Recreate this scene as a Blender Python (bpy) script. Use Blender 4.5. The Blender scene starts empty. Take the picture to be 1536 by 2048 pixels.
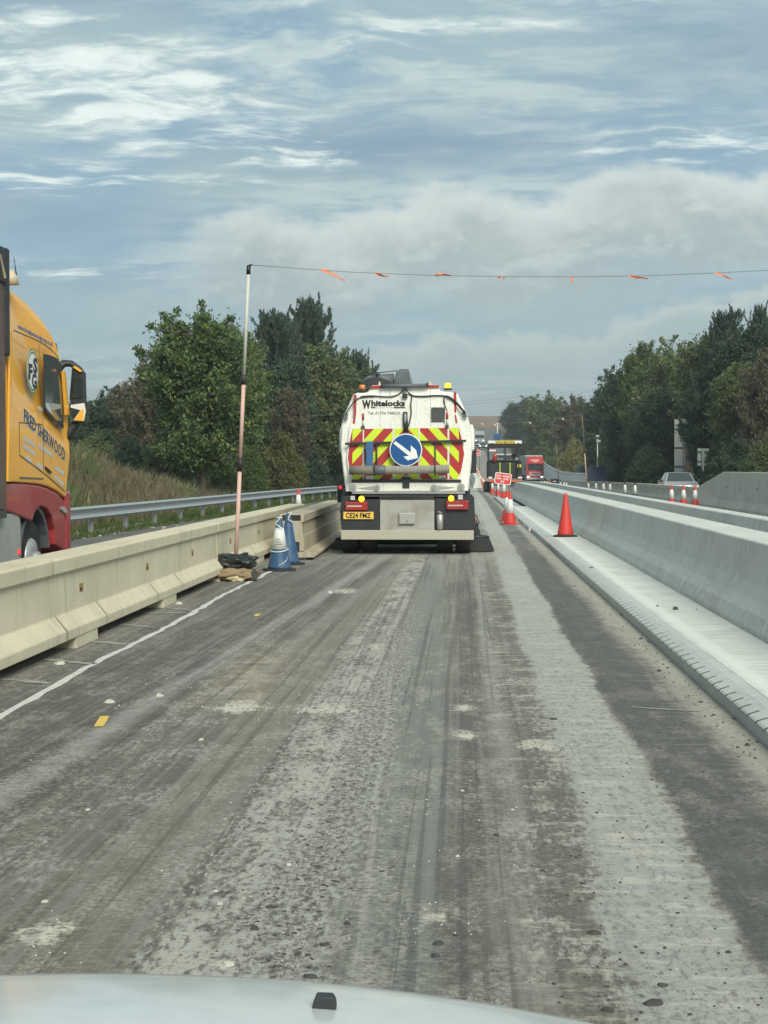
import bpy, bmesh, math, random
import numpy as np
from mathutils import Vector, Matrix, Euler

R = math.radians
scene = bpy.context.scene
col = scene.collection

# ------------------------------------------------------------------ camera
F_PX = 3076.0                     # focal length in pixels of the 1536 x 2048 photograph (2x phone lens)
CAM_H = 1.60
cam_d = bpy.data.cameras.new('camera')
cam = bpy.data.objects.new('camera', cam_d)
col.objects.link(cam)
cam_d.sensor_fit = 'VERTICAL'
cam_d.sensor_height = 24.0
cam_d.lens = F_PX / 2048.0 * 24.0
cam_d.clip_start = 0.05
cam_d.clip_end = 9000.0
cam.location = (0, 0, CAM_H)
CAM_ROT = Euler((R(90.0 - 1.62), 0, R(2.905)), 'XYZ')
cam.rotation_euler = CAM_ROT
scene.camera = cam
scene.render.resolution_x, scene.render.resolution_y = 768, 1024

# ------------------------------------------------------------------ sun, exposure
SUN_EL, SUN_AZ = 39.0, 157.0      # azimuth measured from the road direction (+Y) towards the right (+X)
sun_d = bpy.data.lights.new('sun', 'SUN')
sun_d.energy = 3.0
sun_d.angle = R(30)
sun_d.color = (1.0, 0.955, 0.80)
sun = bpy.data.objects.new('sun', sun_d)
col.objects.link(sun)
sd = Vector((math.sin(R(SUN_AZ)) * math.cos(R(SUN_EL)), math.cos(R(SUN_AZ)) * math.cos(R(SUN_EL)), math.sin(R(SUN_EL))))
sun.rotation_euler = (-sd).to_track_quat('-Z', 'Y').to_euler()
sun.location = sd * 50

vs = scene.view_settings
vs.view_transform = 'Standard'
vs.look = 'None'
vs.exposure = 0.42
vs.gamma = 1.0
vs.use_curve_mapping = False
scene.cycles.use_denoising = True
scene.cycles.max_bounces = 6
scene.cycles.transparent_max_bounces = 8


# ------------------------------------------------------------------ small node language
class NT:
    def __init__(self, tree):
        self.t = tree
        self.n = tree.nodes
        self.l = tree.links
        self.n.clear()

    def new(self, kind, **kw):
        nd = self.n.new(kind)
        for k, v in kw.items():
            setattr(nd, k, v)
        return nd

    def put(self, sock, v):
        if v is None:
            return
        if isinstance(v, bpy.types.NodeSocket):
            self.l.new(v, sock)
        elif sock.type == 'RGBA' and not isinstance(v, (int, float)):
            sock.default_value = (*v[:3], 1.0)
        elif sock.type == 'RGBA':
            sock.default_value = (v, v, v, 1)
        else:
            sock.default_value = v

    def m(self, op, a, b=None, c=None, clamp=False):
        nd = self.new('ShaderNodeMath', operation=op, use_clamp=clamp)
        for i, v in enumerate((a, b, c)):
            self.put(nd.inputs[i], v)
        return nd.outputs[0]

    def add(self, a, b): return self.m('ADD', a, b)
    def sub(self, a, b): return self.m('SUBTRACT', a, b)
    def mul(self, a, b): return self.m('MULTIPLY', a, b)

    def mix(self, fac, a, b, blend='MIX'):
        nd = self.new('ShaderNodeMix', data_type='RGBA', blend_type=blend)
        self.put(nd.inputs[0], fac)
        self.put(nd.inputs[6], a)
        self.put(nd.inputs[7], b)
        return nd.outputs[2]

    def noise(self, vec, scale=1.0, detail=3.0, rough=0.55, distortion=0.0, out=0):
        nd = self.new('ShaderNodeTexNoise')
        self.put(nd.inputs['Vector'], vec)
        nd.inputs['Scale'].default_value = scale
        nd.inputs['Detail'].default_value = detail
        nd.inputs['Roughness'].default_value = rough
        nd.inputs['Distortion'].default_value = distortion
        return nd.outputs[out]

    def voronoi(self, vec, scale=1.0, feature='F1', out=0):
        nd = self.new('ShaderNodeTexVoronoi', feature=feature)
        self.put(nd.inputs['Vector'], vec)
        nd.inputs['Scale'].default_value = scale
        return nd.outputs[out]

    def sstep(self, x, lo, hi, a=0.0, b=1.0):
        nd = self.new('ShaderNodeMapRange', interpolation_type='SMOOTHSTEP')
        self.put(nd.inputs[0], x)
        self.put(nd.inputs[1], lo)
        self.put(nd.inputs[2], hi)
        nd.inputs[3].default_value = a
        nd.inputs[4].default_value = b
        return nd.outputs[0]

    def xyz(self, vec):
        nd = self.new('ShaderNodeSeparateXYZ')
        self.l.new(vec, nd.inputs[0])
        return nd.outputs[0], nd.outputs[1], nd.outputs[2]

    def vec(self, x, y, z=0.0):
        nd = self.new('ShaderNodeCombineXYZ')
        self.put(nd.inputs[0], x)
        self.put(nd.inputs[1], y)
        self.put(nd.inputs[2], z)
        return nd.outputs[0]

    def scalev(self, vec, s):
        nd = self.new('ShaderNodeMapping')
        self.l.new(vec, nd.inputs[0])
        nd.inputs['Scale'].default_value = s
        return nd.outputs[0]

    def coord(self, which='Object'):
        return self.new('ShaderNodeTexCoord').outputs[which]

    def wpos(self):
        return self.new('ShaderNodeNewGeometry').outputs['Position']

    def bump(self, h, strength=0.3, dist=0.02):
        nd = self.new('ShaderNodeBump')
        nd.inputs['Strength'].default_value = strength
        nd.inputs['Distance'].default_value = dist
        self.l.new(h, nd.inputs['Height'])
        return nd.outputs[0]

    def principled(self, base, rough=0.6, metal=0.0, normal=None, spec=None, coat=0.0, **kw):
        b = self.new('ShaderNodeBsdfPrincipled')
        self.put(b.inputs['Base Color'], base)
        self.put(b.inputs['Roughness'], rough)
        self.put(b.inputs['Metallic'], metal)
        if normal is not None:
            self.l.new(normal, b.inputs['Normal'])
        if spec is not None:
            self.put(b.inputs['Specular IOR Level'], spec)
        b.inputs['Coat Weight'].default_value = coat
        b.inputs['Coat Roughness'].default_value = 0.08
        for k, v in kw.items():
            self.put(b.inputs[k.replace('_', ' ')], v)
        return b.outputs[0]

    def out(self, shader, kind='ShaderNodeOutputMaterial', sock='Surface'):
        o = self.new(kind)
        self.l.new(shader, o.inputs[sock])


# ------------------------------------------------------------------ world: Nishita sky with cloud layers
world = bpy.data.worlds.new('World')
scene.world = world
world.use_nodes = True
w = NT(world.node_tree)
sky = w.new('ShaderNodeTexSky', sky_type='NISHITA')
sky.sun_disc = False
sky.sun_elevation = R(SUN_EL)
sky.sun_rotation = R(SUN_AZ)
sky.altitude = 50
sky.air_density = 1.0
sky.dust_density = 1.4
sky.ozone_density = 1.0
D3 = w.coord('Generated')
dx, dy, dz = w.xyz(D3)
el = w.m('ARCSINE', dz)                              # elevation, radians
az = w.m('ARCTAN2', dx, dy)                          # azimuth from +Y, radians
pl = w.m('ADD', w.m('MAXIMUM', dz, 0.0), 0.10)
plane = w.vec(w.m('DIVIDE', dx, pl), w.m('DIVIDE', dy, pl), 0.0)      # flat cloud deck seen from below
def vadd(vec, off):
    nd = w.new('ShaderNodeVectorMath', operation='ADD')
    w.l.new(vec, nd.inputs[0]); nd.inputs[1].default_value = off
    return nd.outputs[0]
def vmad(a, k, b):
    nd = w.new('ShaderNodeVectorMath', operation='MULTIPLY_ADD')
    w.l.new(a, nd.inputs[0]); nd.inputs[1].default_value = k; w.l.new(b, nd.inputs[2])
    return nd.outputs[0]
ae = w.vec(az, el, 0.0)
warp = w.noise(w.scalev(plane, (0.9, 0.7, 1)), 1.0, 4, 0.6, out=1)
plw = vmad(warp, (0.5, 0.5, 0), plane)
big = w.noise(w.scalev(plw, (0.55, 0.42, 1)), 1.0, 3, 0.5)
fine = w.noise(w.scalev(plw, (2.4, 4.2, 1)), 1.0, 8, 0.66)
rip = w.noise(w.scalev(plw, (5.0, 9.0, 1)), 1.0, 7, 0.64)
rip2 = w.noise(w.scalev(vadd(plw, (0.02, 0.05, 0)), (5.0, 9.0, 1)), 1.0, 7, 0.64)
emb = w.sub(rip, rip2)                               # lit and shaded sides of the ripples
sheet = w.noise(w.scalev(ae, (3.0, 11.0, 1)), 1.0, 5, 0.55, 0.5)
soft = w.noise(w.scalev(ae, (8.0, 34.0, 1)), 1.0, 6, 0.6, 0.6)

def gcell(a0, e0, sa, se, tilt=0.0):
    da = w.m('DIVIDE', w.sub(az, a0), sa)
    de = w.m('DIVIDE', w.sub(w.sub(el, e0), w.mul(w.sub(az, a0), tilt)), se)
    return w.m('POWER', 2.718, w.mul(w.add(w.mul(da, da), w.mul(de, de)), -1.0))
def gmax(lst):
    r = lst[0]
    for q in lst[1:]: r = w.m('MAXIMUM', r, q)
    return r

SKY = w.mix(0.82, sky.outputs[0], (2.0, 3.25, 4.15))
c_sheet = (3.10, 4.12, 4.42)
c_pale = (4.6, 5.5, 5.45)
c_bright = (6.7, 7.55, 7.3)
c_dark = (1.95, 2.92, 3.80)
skyc = w.mix(w.sstep(sheet, 0.36, 0.64), SKY, c_sheet)
# mottled pale sheet
m_pale = w.mul(w.sstep(w.add(w.mul(fine, 0.5), w.mul(rip, 0.5)), 0.43, 0.58), w.sstep(w.add(big, w.mul(gcell(-0.03, 0.285, 0.2, 0.05), 0.25)), 0.40, 0.60))
skyc = w.mix(w.mul(m_pale, 0.85), skyc, c_pale)
# long dark bluish sheets
dk = gmax([gcell(-0.045, 0.205, 0.13, 0.020, 0.02), w.mul(gcell(0.17, 0.262, 0.11, 0.038, -0.1), 0.85), w.mul(gcell(-0.27, 0.290, 0.10, 0.014), 0.9), w.mul(gcell(-0.26, 0.158, 0.14, 0.016), 0.7),
           w.mul(gcell(-0.21, 0.118, 0.10, 0.010), 0.5), w.mul(w.sstep(sheet, 0.40, 0.28), 0.5)])
dk = w.mul(dk, w.sstep(w.add(w.mul(fine, 0.5), w.mul(soft, 0.5)), 0.30, 0.56))
skyc = w.mix(w.mul(dk, 0.9), skyc, c_dark)
# bright broken cells
br = gmax([gcell(-0.225, 0.238, 0.105, 0.034, -0.12), w.mul(gcell(-0.12, 0.203, 0.06, 0.010, -0.05), 0.85), w.mul(gcell(0.155, 0.203, 0.075, 0.010), 0.72), w.mul(gcell(-0.02, 0.275, 0.10, 0.012), 0.5),
           w.mul(gcell(-0.27, 0.182, 0.14, 0.010), 0.6), w.mul(gcell(-0.27, 0.125, 0.09, 0.006), 0.55), w.mul(gcell(0.05, 0.300, 0.16, 0.016), 0.55), w.sstep(big, 0.57, 0.8, 0, 0.8)])
cellv = w.add(w.add(w.mul(fine, 0.45), w.mul(rip, 0.55)), w.mul(emb, 0.45))
m_br = w.mul(w.sstep(w.add(cellv, w.mul(br, 0.28)), 0.57, 0.84), w.sstep(br, 0.02, 0.35))
brk = w.noise(w.scalev(plw, (11.0, 17.0, 1)), 1.0, 6, 0.7)
m_br = w.mul(m_br, w.sstep(w.add(w.mul(brk, 0.6), w.mul(rip, 0.4)), 0.38, 0.58, 0.30, 1.0))
skyc = w.mix(m_br, skyc, c_bright)
# cumulus bank: upper edge climbs to the right
fc = w.new('ShaderNodeFloatCurve')
w.l.new(w.sstep(az, -0.45, 0.45), fc.inputs['Value'])
fc.inputs['Value'].links[0].from_node.interpolation_type = 'LINEAR'
cv = fc.mapping.curves[0]
EDGE = [(-0.45, 0.10), (-0.26, 0.105), (-0.20, 0.136), (-0.138, 0.168), (-0.09, 0.163), (-0.05, 0.180), (-0.017, 0.186), (0.05, 0.184), (0.11, 0.190), (0.2, 0.200), (0.3, 0.21), (0.45, 0.18)]
pts_ = [((q + 0.45) / 0.9, e_ / 0.3) for q, e_ in EDGE]
cv.points[0].location = pts_[0]; cv.points[1].location = pts_[-1]
for q in pts_[1:-1]:
    cv.points.new(*q)
fc.mapping.update()
aw = vmad(w.noise(ae, 9.0, 4, 0.6, out=1), (0.05, 0.025, 0), w.scalev(ae, (1.0, 1.5, 1)))
bil = w.noise(aw, 11.0, 8, 0.62)
bil_o = w.noise(vadd(aw, (-0.006, 0.010, 0)), 11.0, 8, 0.62)
puff = w.sub(bil, bil_o)
edge = w.add(w.mul(fc.outputs[0], 0.3), w.mul(w.sub(bil, 0.5), 0.085))
below = w.sub(edge, el)
wob2 = w.mul(w.sub(soft, 0.5), 0.05)
m_cu = w.mul(w.sstep(below, 0.0, 0.017), w.sstep(w.add(below, wob2), 0.105, 0.035))
hgt = w.sstep(w.add(below, w.mul(w.sub(bil, 0.5), 0.06)), 0.0, 0.050)
c_cu = w.mix(hgt, (5.55, 6.2, 5.95), (3.35, 4.0, 4.05))
c_cu = w.mix(w.sstep(puff, -0.03, 0.09, 0.0, 0.5), c_cu, (5.8, 6.45, 6.2))
lim = w.sstep(w.add(az, w.mul(w.sub(bil, 0.5), 0.2)), -0.24, -0.10)
skyc = w.mix(w.mul(m_cu, w.mul(lim, 0.95)), skyc, c_cu)
# lower banks and streaks towards the horizon
edge2 = w.add(w.add(0.088, w.mul(az, 0.13)), w.mul(w.sub(bil, 0.5), 0.10))
below2 = w.sub(edge2, el)
m_cu2 = w.mul(w.mul(w.sstep(below2, 0.0, 0.009), w.sstep(w.add(below2, wob2), 0.060, 0.010)), w.sstep(az, -0.12, -0.02, 0.25, 1.0))
c_cu2 = w.mix(w.sstep(below2, 0.0, 0.028), (4.7, 5.35, 5.15), (3.4, 4.25, 4.3))
skyc = w.mix(w.mul(m_cu2, 0.85), skyc, c_cu2)
low = w.mul(w.sstep(soft, 0.46, 0.66), w.sstep(el, 0.13, 0.03))
skyc = w.mix(w.sstep(el, 0.12, 0.0, 0.0, 0.35), skyc, (2.7, 3.8, 4.0))
skyc = w.mix(w.mul(low, 0.40), skyc, (3.8, 4.75, 4.7))
bg = w.new('ShaderNodeBackground')
w.l.new(skyc, bg.inputs['Color'])
bg.inputs['Strength'].default_value = 0.1
w.out(bg.outputs[0], 'ShaderNodeOutputWorld')


# ------------------------------------------------------------------ measuring helpers
_cm = CAM_ROT.to_matrix()
def ray(px, py):
    return _cm @ Vector(((px - 768.0) / F_PX, -(py - 1024.0) / F_PX, -1.0))
def at(px, py, D):
    """point at forward distance D (metres along the road) seen at photo pixel px, py"""
    d = ray(px, py)
    return Vector((0, 0, CAM_H)) + d * (D / d.y)
def at_x(px, py, X):
    d = ray(px, py)
    return Vector((0, 0, CAM_H)) + d * (X / d.x)
def ground_at(px, py, z=0.0):
    d = ray(px, py)
    return Vector((0, 0, CAM_H)) + d * ((z - CAM_H) / d.z)


# ------------------------------------------------------------------ object helpers
def tag(o, label=None, cat=None, group=None, kind=None):
    if label: o['label'] = label
    if cat: o['category'] = cat
    if group: o['group'] = group
    if kind: o['kind'] = kind
    return o

def empty(name, loc=(0, 0, 0), rz=0.0, label=None, cat=None, group=None):
    o = bpy.data.objects.new(name, None)
    o.empty_display_size = 0.2
    o.location = loc
    o.rotation_euler = (0, 0, rz)
    col.objects.link(o)
    return tag(o, label, cat, group)

def copy_tree(o, parent=None):
    c = o.copy()
    col.objects.link(c)
    c.parent = parent
    for ch in list(o.children):
        copy_tree(ch, c)
    return c

class MB:
    """collects shapes and links them as ONE mesh object"""
    def __init__(self):
        self.v, self.f, self.mi, self.sm = [], [], [], []

    def poly(self, pts, faces, mi=0, smooth=False):
        b = len(self.v)
        self.v += [tuple(p) for p in pts]
        for fc in faces:
            self.f.append([b + i for i in fc])
            self.mi.append(mi)
            self.sm.append(smooth)
        return self

    def box(self, x0, x1, y0, y1, z0, z1, mi=0, M=None):
        p = [Vector(c) for c in ((x0, y0, z0), (x1, y0, z0), (x1, y1, z0), (x0, y1, z0),
                                 (x0, y0, z1), (x1, y0, z1), (x1, y1, z1), (x0, y1, z1))]
        if M is not None:
            p = [M @ q for q in p]
        return self.poly(p, [(0, 3, 2, 1), (4, 5, 6, 7), (0, 1, 5, 4), (1, 2, 6, 5), (2, 3, 7, 6), (3, 0, 4, 7)], mi)

    def prism(self, prof, a0, a1, axis='y', mi=0, smooth=False, caps=True):
        """prof: 2D points; axis 'y': (x,z) extruded in y; 'x': (y,z) in x; 'z': (x,y) in z"""
        n = len(prof)
        def mk(p, a):
            return {'y': (p[0], a, p[1]), 'x': (a, p[0], p[1]), 'z': (p[0], p[1], a)}[axis]
        pts = [mk(p, a0) for p in prof] + [mk(p, a1) for p in prof]
        b = len(self.v)
        self.v += pts
        for i in range(n):
            j = (i + 1) % n
            self.f.append([b + i, b + j, b + n + j, b + n + i]); self.mi.append(mi); self.sm.append(smooth)
        if caps:
            self.f.append([b + i for i in range(n)][::-1]); self.mi.append(mi); self.sm.append(False)
            self.f.append([b + n + i for i in range(n)]); self.mi.append(mi); self.sm.append(False)
        return self

    def cyl(self, p0, p1, r0, r1=None, n=12, mi=0, caps=True, smooth=True):
        r1 = r0 if r1 is None else r1
        return self.tube([p0, p1], [r0, r1], n, mi, caps, smooth)

    def tube(self, pts, rad, n=8, mi=0, caps=True, smooth=True):
        pts = [Vector(p) for p in pts]
        if isinstance(rad, (int, float)):
            rad = [rad] * len(pts)
        b = len(self.v)
        up = None
        for i, p in enumerate(pts):
            a = pts[max(0, i - 1)]
            c = pts[min(len(pts) - 1, i + 1)]
            t = (c - a)
            t = t.normalized() if t.length > 1e-9 else Vector((0, 0, 1))
            if up is None:
                up = Vector((0, 0, 1)) if abs(t.z) < 0.9 else Vector((1, 0, 0))
            s = t.cross(up)
            if s.length < 1e-6:
                s = t.cross(Vector((1, 0.3, 0)))
            s.normalize()
            u = s.cross(t).normalized()
            up = u
            for k in range(n):
                an = 2 * math.pi * k / n
                self.v.append(tuple(p + (s * math.cos(an) + u * math.sin(an)) * rad[i]))
        for i in range(len(pts) - 1):
            for k in range(n):
                k2 = (k + 1) % n
                self.f.append([b + i * n + k, b + i * n + k2, b + (i + 1) * n + k2, b + (i + 1) * n + k])
                self.mi.append(mi); self.sm.append(smooth)
        if caps:
            self.f.append([b + k for k in range(n)][::-1]); self.mi.append(mi); self.sm.append(False)
            e = b + (len(pts) - 1) * n
            self.f.append([e + k for k in range(n)]); self.mi.append(mi); self.sm.append(False)
        return self

    def lathe(self, prof, n=16, c=(0, 0, 0), axis='z', mi=0, smooth=True):
        """prof: (r, h) pairs; axis of turning z, x or y; closed by end caps when r > 0"""
        b = len(self.v)
        for r, h in prof:
            for k in range(n):
                a = 2 * math.pi * k / n
                q = {'z': (r * math.cos(a), r * math.sin(a), h), 'x': (h, r * math.cos(a), r * math.sin(a)),
                     'y': (r * math.sin(a), h, r * math.cos(a))}[axis]
                self.v.append((c[0] + q[0], c[1] + q[1], c[2] + q[2]))
        for i in range(len(prof) - 1):
            for k in range(n):
                k2 = (k + 1) % n
                self.f.append([b + i * n + k, b + i * n + k2, b + (i + 1) * n + k2, b + (i + 1) * n + k])
                self.mi.append(mi); self.sm.append(smooth)
        self.f.append([b + k for k in range(n)][::-1]); self.mi.append(mi); self.sm.append(False)
        e = b + (len(prof) - 1) * n
        self.f.append([e + k for k in range(n)]); self.mi.append(mi); self.sm.append(False)
        return self

    def grid(self, fn, us, vs_, mi=0, smooth=True):
        b = len(self.v)
        for u in us:
            for v in vs_:
                self.v.append(tuple(fn(u, v)))
        nv = len(vs_)
        for i in range(len(us) - 1):
            for j in range(nv - 1):
                self.f.append([b + i * nv + j, b + (i + 1) * nv + j, b + (i + 1) * nv + j + 1, b + i * nv + j + 1])
                self.mi.append(mi); self.sm.append(smooth)
        return self

    def build(self, name, mats, parent=None, bevel=0.0, seg=2, loc=None, flip=True):
        me = bpy.data.meshes.new(name)
        me.from_pydata(self.v, [], self.f)
        if not isinstance(mats, (list, tuple)):
            mats = [mats]
        for m_ in mats:
            me.materials.append(m_)
        me.polygons.foreach_set('material_index', self.mi)
        me.polygons.foreach_set('use_smooth', self.sm)
        if flip or bevel > 0:
            bm = bmesh.new()
            bm.from_mesh(me)
            if flip:
                bmesh.ops.recalc_face_normals(bm, faces=bm.faces)
            if bevel > 0:
                es = [e for e in bm.edges if len(e.link_faces) == 2 and e.calc_face_angle(0) > 0.5]
                r_ = bmesh.ops.bevel(bm, geom=es, offset=bevel, segments=seg, affect='EDGES', profile=0.6, clamp_overlap=True)
            bm.to_mesh(me)
            bm.free()
        me.update()
        o = bpy.data.objects.new(name, me)
        col.objects.link(o)
        if loc is not None:
            o.location = loc
        if parent is not None:
            o.parent = parent
        return o


def text_obj(name, body, mat, parent, M, size=0.1, bold=0.0, extrude=0.001, sx=1.0, align='LEFT', space=1.0, width=None):
    """flat lettering as a mesh; M places the text plane (x along the line, y up, z out of the surface).
    size = capital letter height, width = total length when given"""
    cu = bpy.data.curves.new('tmp_text', 'FONT')
    cu.body = body
    cu.size = size / 0.69
    cu.offset = bold
    cu.extrude = extrude
    cu.space_character = space
    cu.align_x = 'LEFT'
    cu.resolution_u = 2
    t = bpy.data.objects.new('tmp_text', cu)
    col.objects.link(t)
    dg = bpy.context.evaluated_depsgraph_get()
    me = bpy.data.meshes.new_from_object(t.evaluated_get(dg))
    bpy.data.objects.remove(t)
    bpy.data.curves.remove(cu)
    n = len(me.vertices)
    co = np.empty(n * 3)
    me.vertices.foreach_get('co', co)
    co = co.reshape(-1, 3)
    x0, x1 = co[:, 0].min(), co[:, 0].max()
    co[:, 0] -= x0
    if width:
        sx = width / (x1 - x0)
    co[:, 0] *= sx
    if align == 'CENTER':
        co[:, 0] -= (x1 - x0) * sx / 2
    A = np.array(M)
    co = co @ A[:3, :3].T + A[:3, 3]
    me.vertices.foreach_set('co', co.ravel())
    me.materials.clear()
    me.materials.append(mat)
    me.name = name
    o = bpy.data.objects.new(name, me)
    col.objects.link(o)
    o.parent = parent
    return o

def frame(o, xa, ya):
    xa, ya = Vector(xa), Vector(ya)
    za = xa.cross(ya)
    if za.length > 0: za.normalize()
    return Matrix(((xa.x, ya.x, za.x, o[0]), (xa.y, ya.y, za.y, o[1]), (xa.z, ya.z, za.z, o[2]), (0, 0, 0, 1)))

def interp(pts, x):
    return float(np.interp(x, [p[0] for p in pts], [p[1] for p in pts]))

def sm01(x, a, b):
    t = min(1.0, max(0.0, (x - a) / (b - a)))
    return t * t * (3 - 2 * t)

def clip_poly(poly, a, b, c):
    """keep the part of a 2D polygon where a*x + b*y + c >= 0"""
    out = []
    for i in range(len(poly)):
        p, q = poly[i], poly[(i + 1) % len(poly)]
        dp, dq = a * p[0] + b * p[1] + c, a * q[0] + b * q[1] + c
        if dp >= 0: out.append(p)
        if (dp >= 0) != (dq >= 0):
            t = dp / (dp - dq)
            out.append((p[0] + (q[0] - p[0]) * t, p[1] + (q[1] - p[1]) * t))
    return out

SPILLS = []
for (a_, b_, rx_, ry_) in ((478, 1414, 0.17, 0.35), (655, 1418, 0.20, 0.25), (745, 1293, 0.14, 0.3), (690, 1182, 0.2, 0.5),
                           (90, 1865, 0.13, 0.16), (930, 1470, 0.09, 0.2), (925, 1415, 0.09, 0.2), (1080, 1490, 0.16, 0.22),
                           (655, 1420, 0.26, 0.16), (480, 1416, 0.24, 0.16), (445, 1930, 0.06, 0.06), (880, 1835, 0.07, 0.06)):
    p_ = ground_at(a_, b_)
    SPILLS.append((p_.x, p_.y, rx_, ry_))

# ------------------------------------------------------------------ materials
MATS = {}
def newmat(name):
    m_ = bpy.data.materials.new(name)
    m_.use_nodes = True
    MATS[name] = m_
    return m_, NT(m_.node_tree)

def paint(name, c, rough=0.5, metal=0.0, dirt=0.25, dirt_c=(0.20, 0.19, 0.16), scale=3.0, bump=0.0, coat=0.0, streak=0.0, spec=None):
    """a painted, plastic or bare surface with uneven dirt, fine wear and slight colour drift"""
    m_, t = newmat(name)
    P = t.coord('Object')
    n1 = t.noise(P, scale, 6, 0.65)
    n2 = t.noise(P, scale * 9, 4, 0.6)
    base = t.mix(t.mul(t.sstep(n2, 0.3, 0.8), 0.35), c, tuple(x * 0.72 for x in c))
    fac = t.mul(t.sstep(t.add(t.mul(n1, 0.7), t.mul(n2, 0.3)), 0.42, 0.72), dirt)
    if streak:
        ns = t.noise(t.scalev(P, (9, 9, 0.7)), 1.5, 4, 0.6)
        fac = t.m('MAXIMUM', fac, t.mul(t.sstep(ns, 0.5, 0.78), streak))
    base = t.mix(fac, base, dirt_c)
    rr = t.add(rough, t.mul(t.sub(n1, 0.5), 0.25))
    nrm = t.bump(n2, bump, 0.01) if bump else None
    t.out(t.principled(base, rr, metal, nrm, spec, coat))
    return m_

def emit_lens(name, c, strength):
    m_, t = newmat(name)
    t.out(t.principled(c, 0.25, 0.0, None, None, 0.3, Emission_Color=c, Emission_Strength=strength))
    return m_

def glass(name, c=(0.02, 0.025, 0.03), rough=0.06):
    m_, t = newmat(name)
    P = t.coord('Object')
    n = t.noise(P, 2.0, 4, 0.6)
    t.out(t.principled(t.mix(t.mul(n, 0.3), c, (0.10, 0.11, 0.11)), t.add(rough, t.mul(n, 0.06)), 0.0, None, 0.6, 0.2))
    return m_

def concrete(name, c, stain=(0.20, 0.19, 0.16), stain_amt=0.5, streak_amt=0.4, light=None, light_amt=0.3, sc=1.0, algae=None, broom=0.0):
    m_, t = newmat(name)
    P = t.wpos()
    x, y, z = t.xyz(P)
    n1 = t.noise(P, 0.9 * sc, 6, 0.6, 0.3)
    n2 = t.noise(P, 7.0 * sc, 6, 0.65)
    n3 = t.noise(P, 60.0, 3, 0.6)
    base = t.mix(t.sstep(n1, 0.3, 0.7), c, tuple(k * 0.82 for k in c))
    if light:
        base = t.mix(t.mul(t.sstep(n2, 0.5, 0.72), light_amt), base, light)
    st = t.noise(t.vec(t.mul(x, 6.0), t.mul(y, 6.0), t.mul(z, 0.55)), 1.6, 5, 0.62)
    st2 = t.noise(t.vec(t.mul(x, 0.5), t.mul(y, 0.5), t.mul(z, 0.2)), 1.0, 2, 0.5)
    base = t.mix(t.mul(t.mul(t.sstep(st, 0.5, 0.74), t.sstep(st2, 0.35, 0.62)), streak_amt), base, stain)
    base = t.mix(t.mul(t.sstep(n2, 0.52, 0.8), stain_amt), base, stain)
    if algae:
        base = t.mix(t.mul(t.sstep(n1, 0.45, 0.7), 0.5), base, algae)
    if light:
        dr = t.noise(t.vec(t.mul(x, 9.0), t.mul(y, 9.0), t.mul(z, 1.1)), 1.3, 5, 0.65)
        base = t.mix(t.mul(t.mul(t.sstep(dr, 0.52, 0.64), t.sstep(n1, 0.42, 0.6)), 0.6), base, light)
    pit = t.voronoi(P, 45.0)
    if broom:
        bn = t.noise(t.vec(t.mul(x, 1.3), t.mul(y, 9.0), 0.0), 1.5, 6, 0.7)
        bn2 = t.noise(t.vec(t.mul(x, 0.8), t.mul(y, 0.6), 0.0), 1.5, 4, 0.6)
        base = t.mix(t.mul(t.sstep(bn, 0.42, 0.62), broom), base, stain)
        base = t.mix(t.mul(t.sstep(bn2, 0.5, 0.7), broom * 0.8), base, stain)
        base = t.mix(t.mul(t.sstep(t.m('ABSOLUTE', t.sub(x, 2.05)), 0.10, 0.02), 0.5), base, light)
    pits = t.sstep(pit, 0.10, 0.03, 0, 1)
    pits = t.mul(pits, t.sstep(n2, 0.5, 0.62))
    base = t.mix(t.mul(pits, 0.6), base, tuple(k * 0.35 for k in c))
    base = t.mix(t.mul(t.sub(n3, 0.5), 0.5), base, tuple(k * 1.3 for k in c))
    h = t.add(t.mul(n2, 0.7), t.mul(n3, 0.3))
    t.out(t.principled(base, 0.88, 0.0, t.bump(h, 0.35, 0.015), 0.25))
    return m_

concrete('brown_concrete', (0.43, 0.375, 0.285), (0.22, 0.18, 0.13), 0.4, 0.6, (0.52, 0.47, 0.37), 0.3)
concrete('old_concrete', (0.645, 0.585, 0.445), (0.27, 0.230, 0.155), 0.38, 0.6, (0.66, 0.61, 0.47), 0.4)
concrete('far_concrete', (0.60, 0.56, 0.475), (0.25, 0.22, 0.18), 0.35, 0.5, (0.56, 0.53, 0.46), 0.3)
concrete('new_concrete', (0.575, 0.585, 0.54), (0.37, 0.385, 0.36), 0.45, 0.65, (0.74, 0.75, 0.70), 0.5)
concrete('slab_concrete', (0.66, 0.675, 0.62), (0.44, 0.45, 0.42), 0.45, 0.1, (0.72, 0.735, 0.70), 0.5, broom=0.6)
concrete('kerb_concrete', (0.50, 0.51, 0.49), (0.30, 0.28, 0.23), 0.5, 0.35, (0.6, 0.61, 0.59), 0.3)
paint('white_body', (0.84, 0.84, 0.78), 0.42, 0, 0.4, (0.42, 0.40, 0.33), 2.2, 0.03, 0.25, 0.35)
paint('white_plastic', (0.74, 0.75, 0.71), 0.5, 0, 0.35, (0.45, 0.43, 0.36), 3)
paint('black_plastic', (0.018, 0.022, 0.026), 0.55, 0, 0.4, (0.06, 0.062, 0.06), 4)
paint('black_rubber', (0.018, 0.018, 0.019), 0.8, 0, 0.6, (0.07, 0.068, 0.06), 6, 0.2)
paint('dark_grey_plastic', (0.10, 0.12, 0.135), 0.55, 0, 0.4, (0.2, 0.2, 0.19), 5)
paint('dark_metal', (0.06, 0.065, 0.07), 0.5, 0.3, 0.5, (0.16, 0.15, 0.13), 4)
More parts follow.
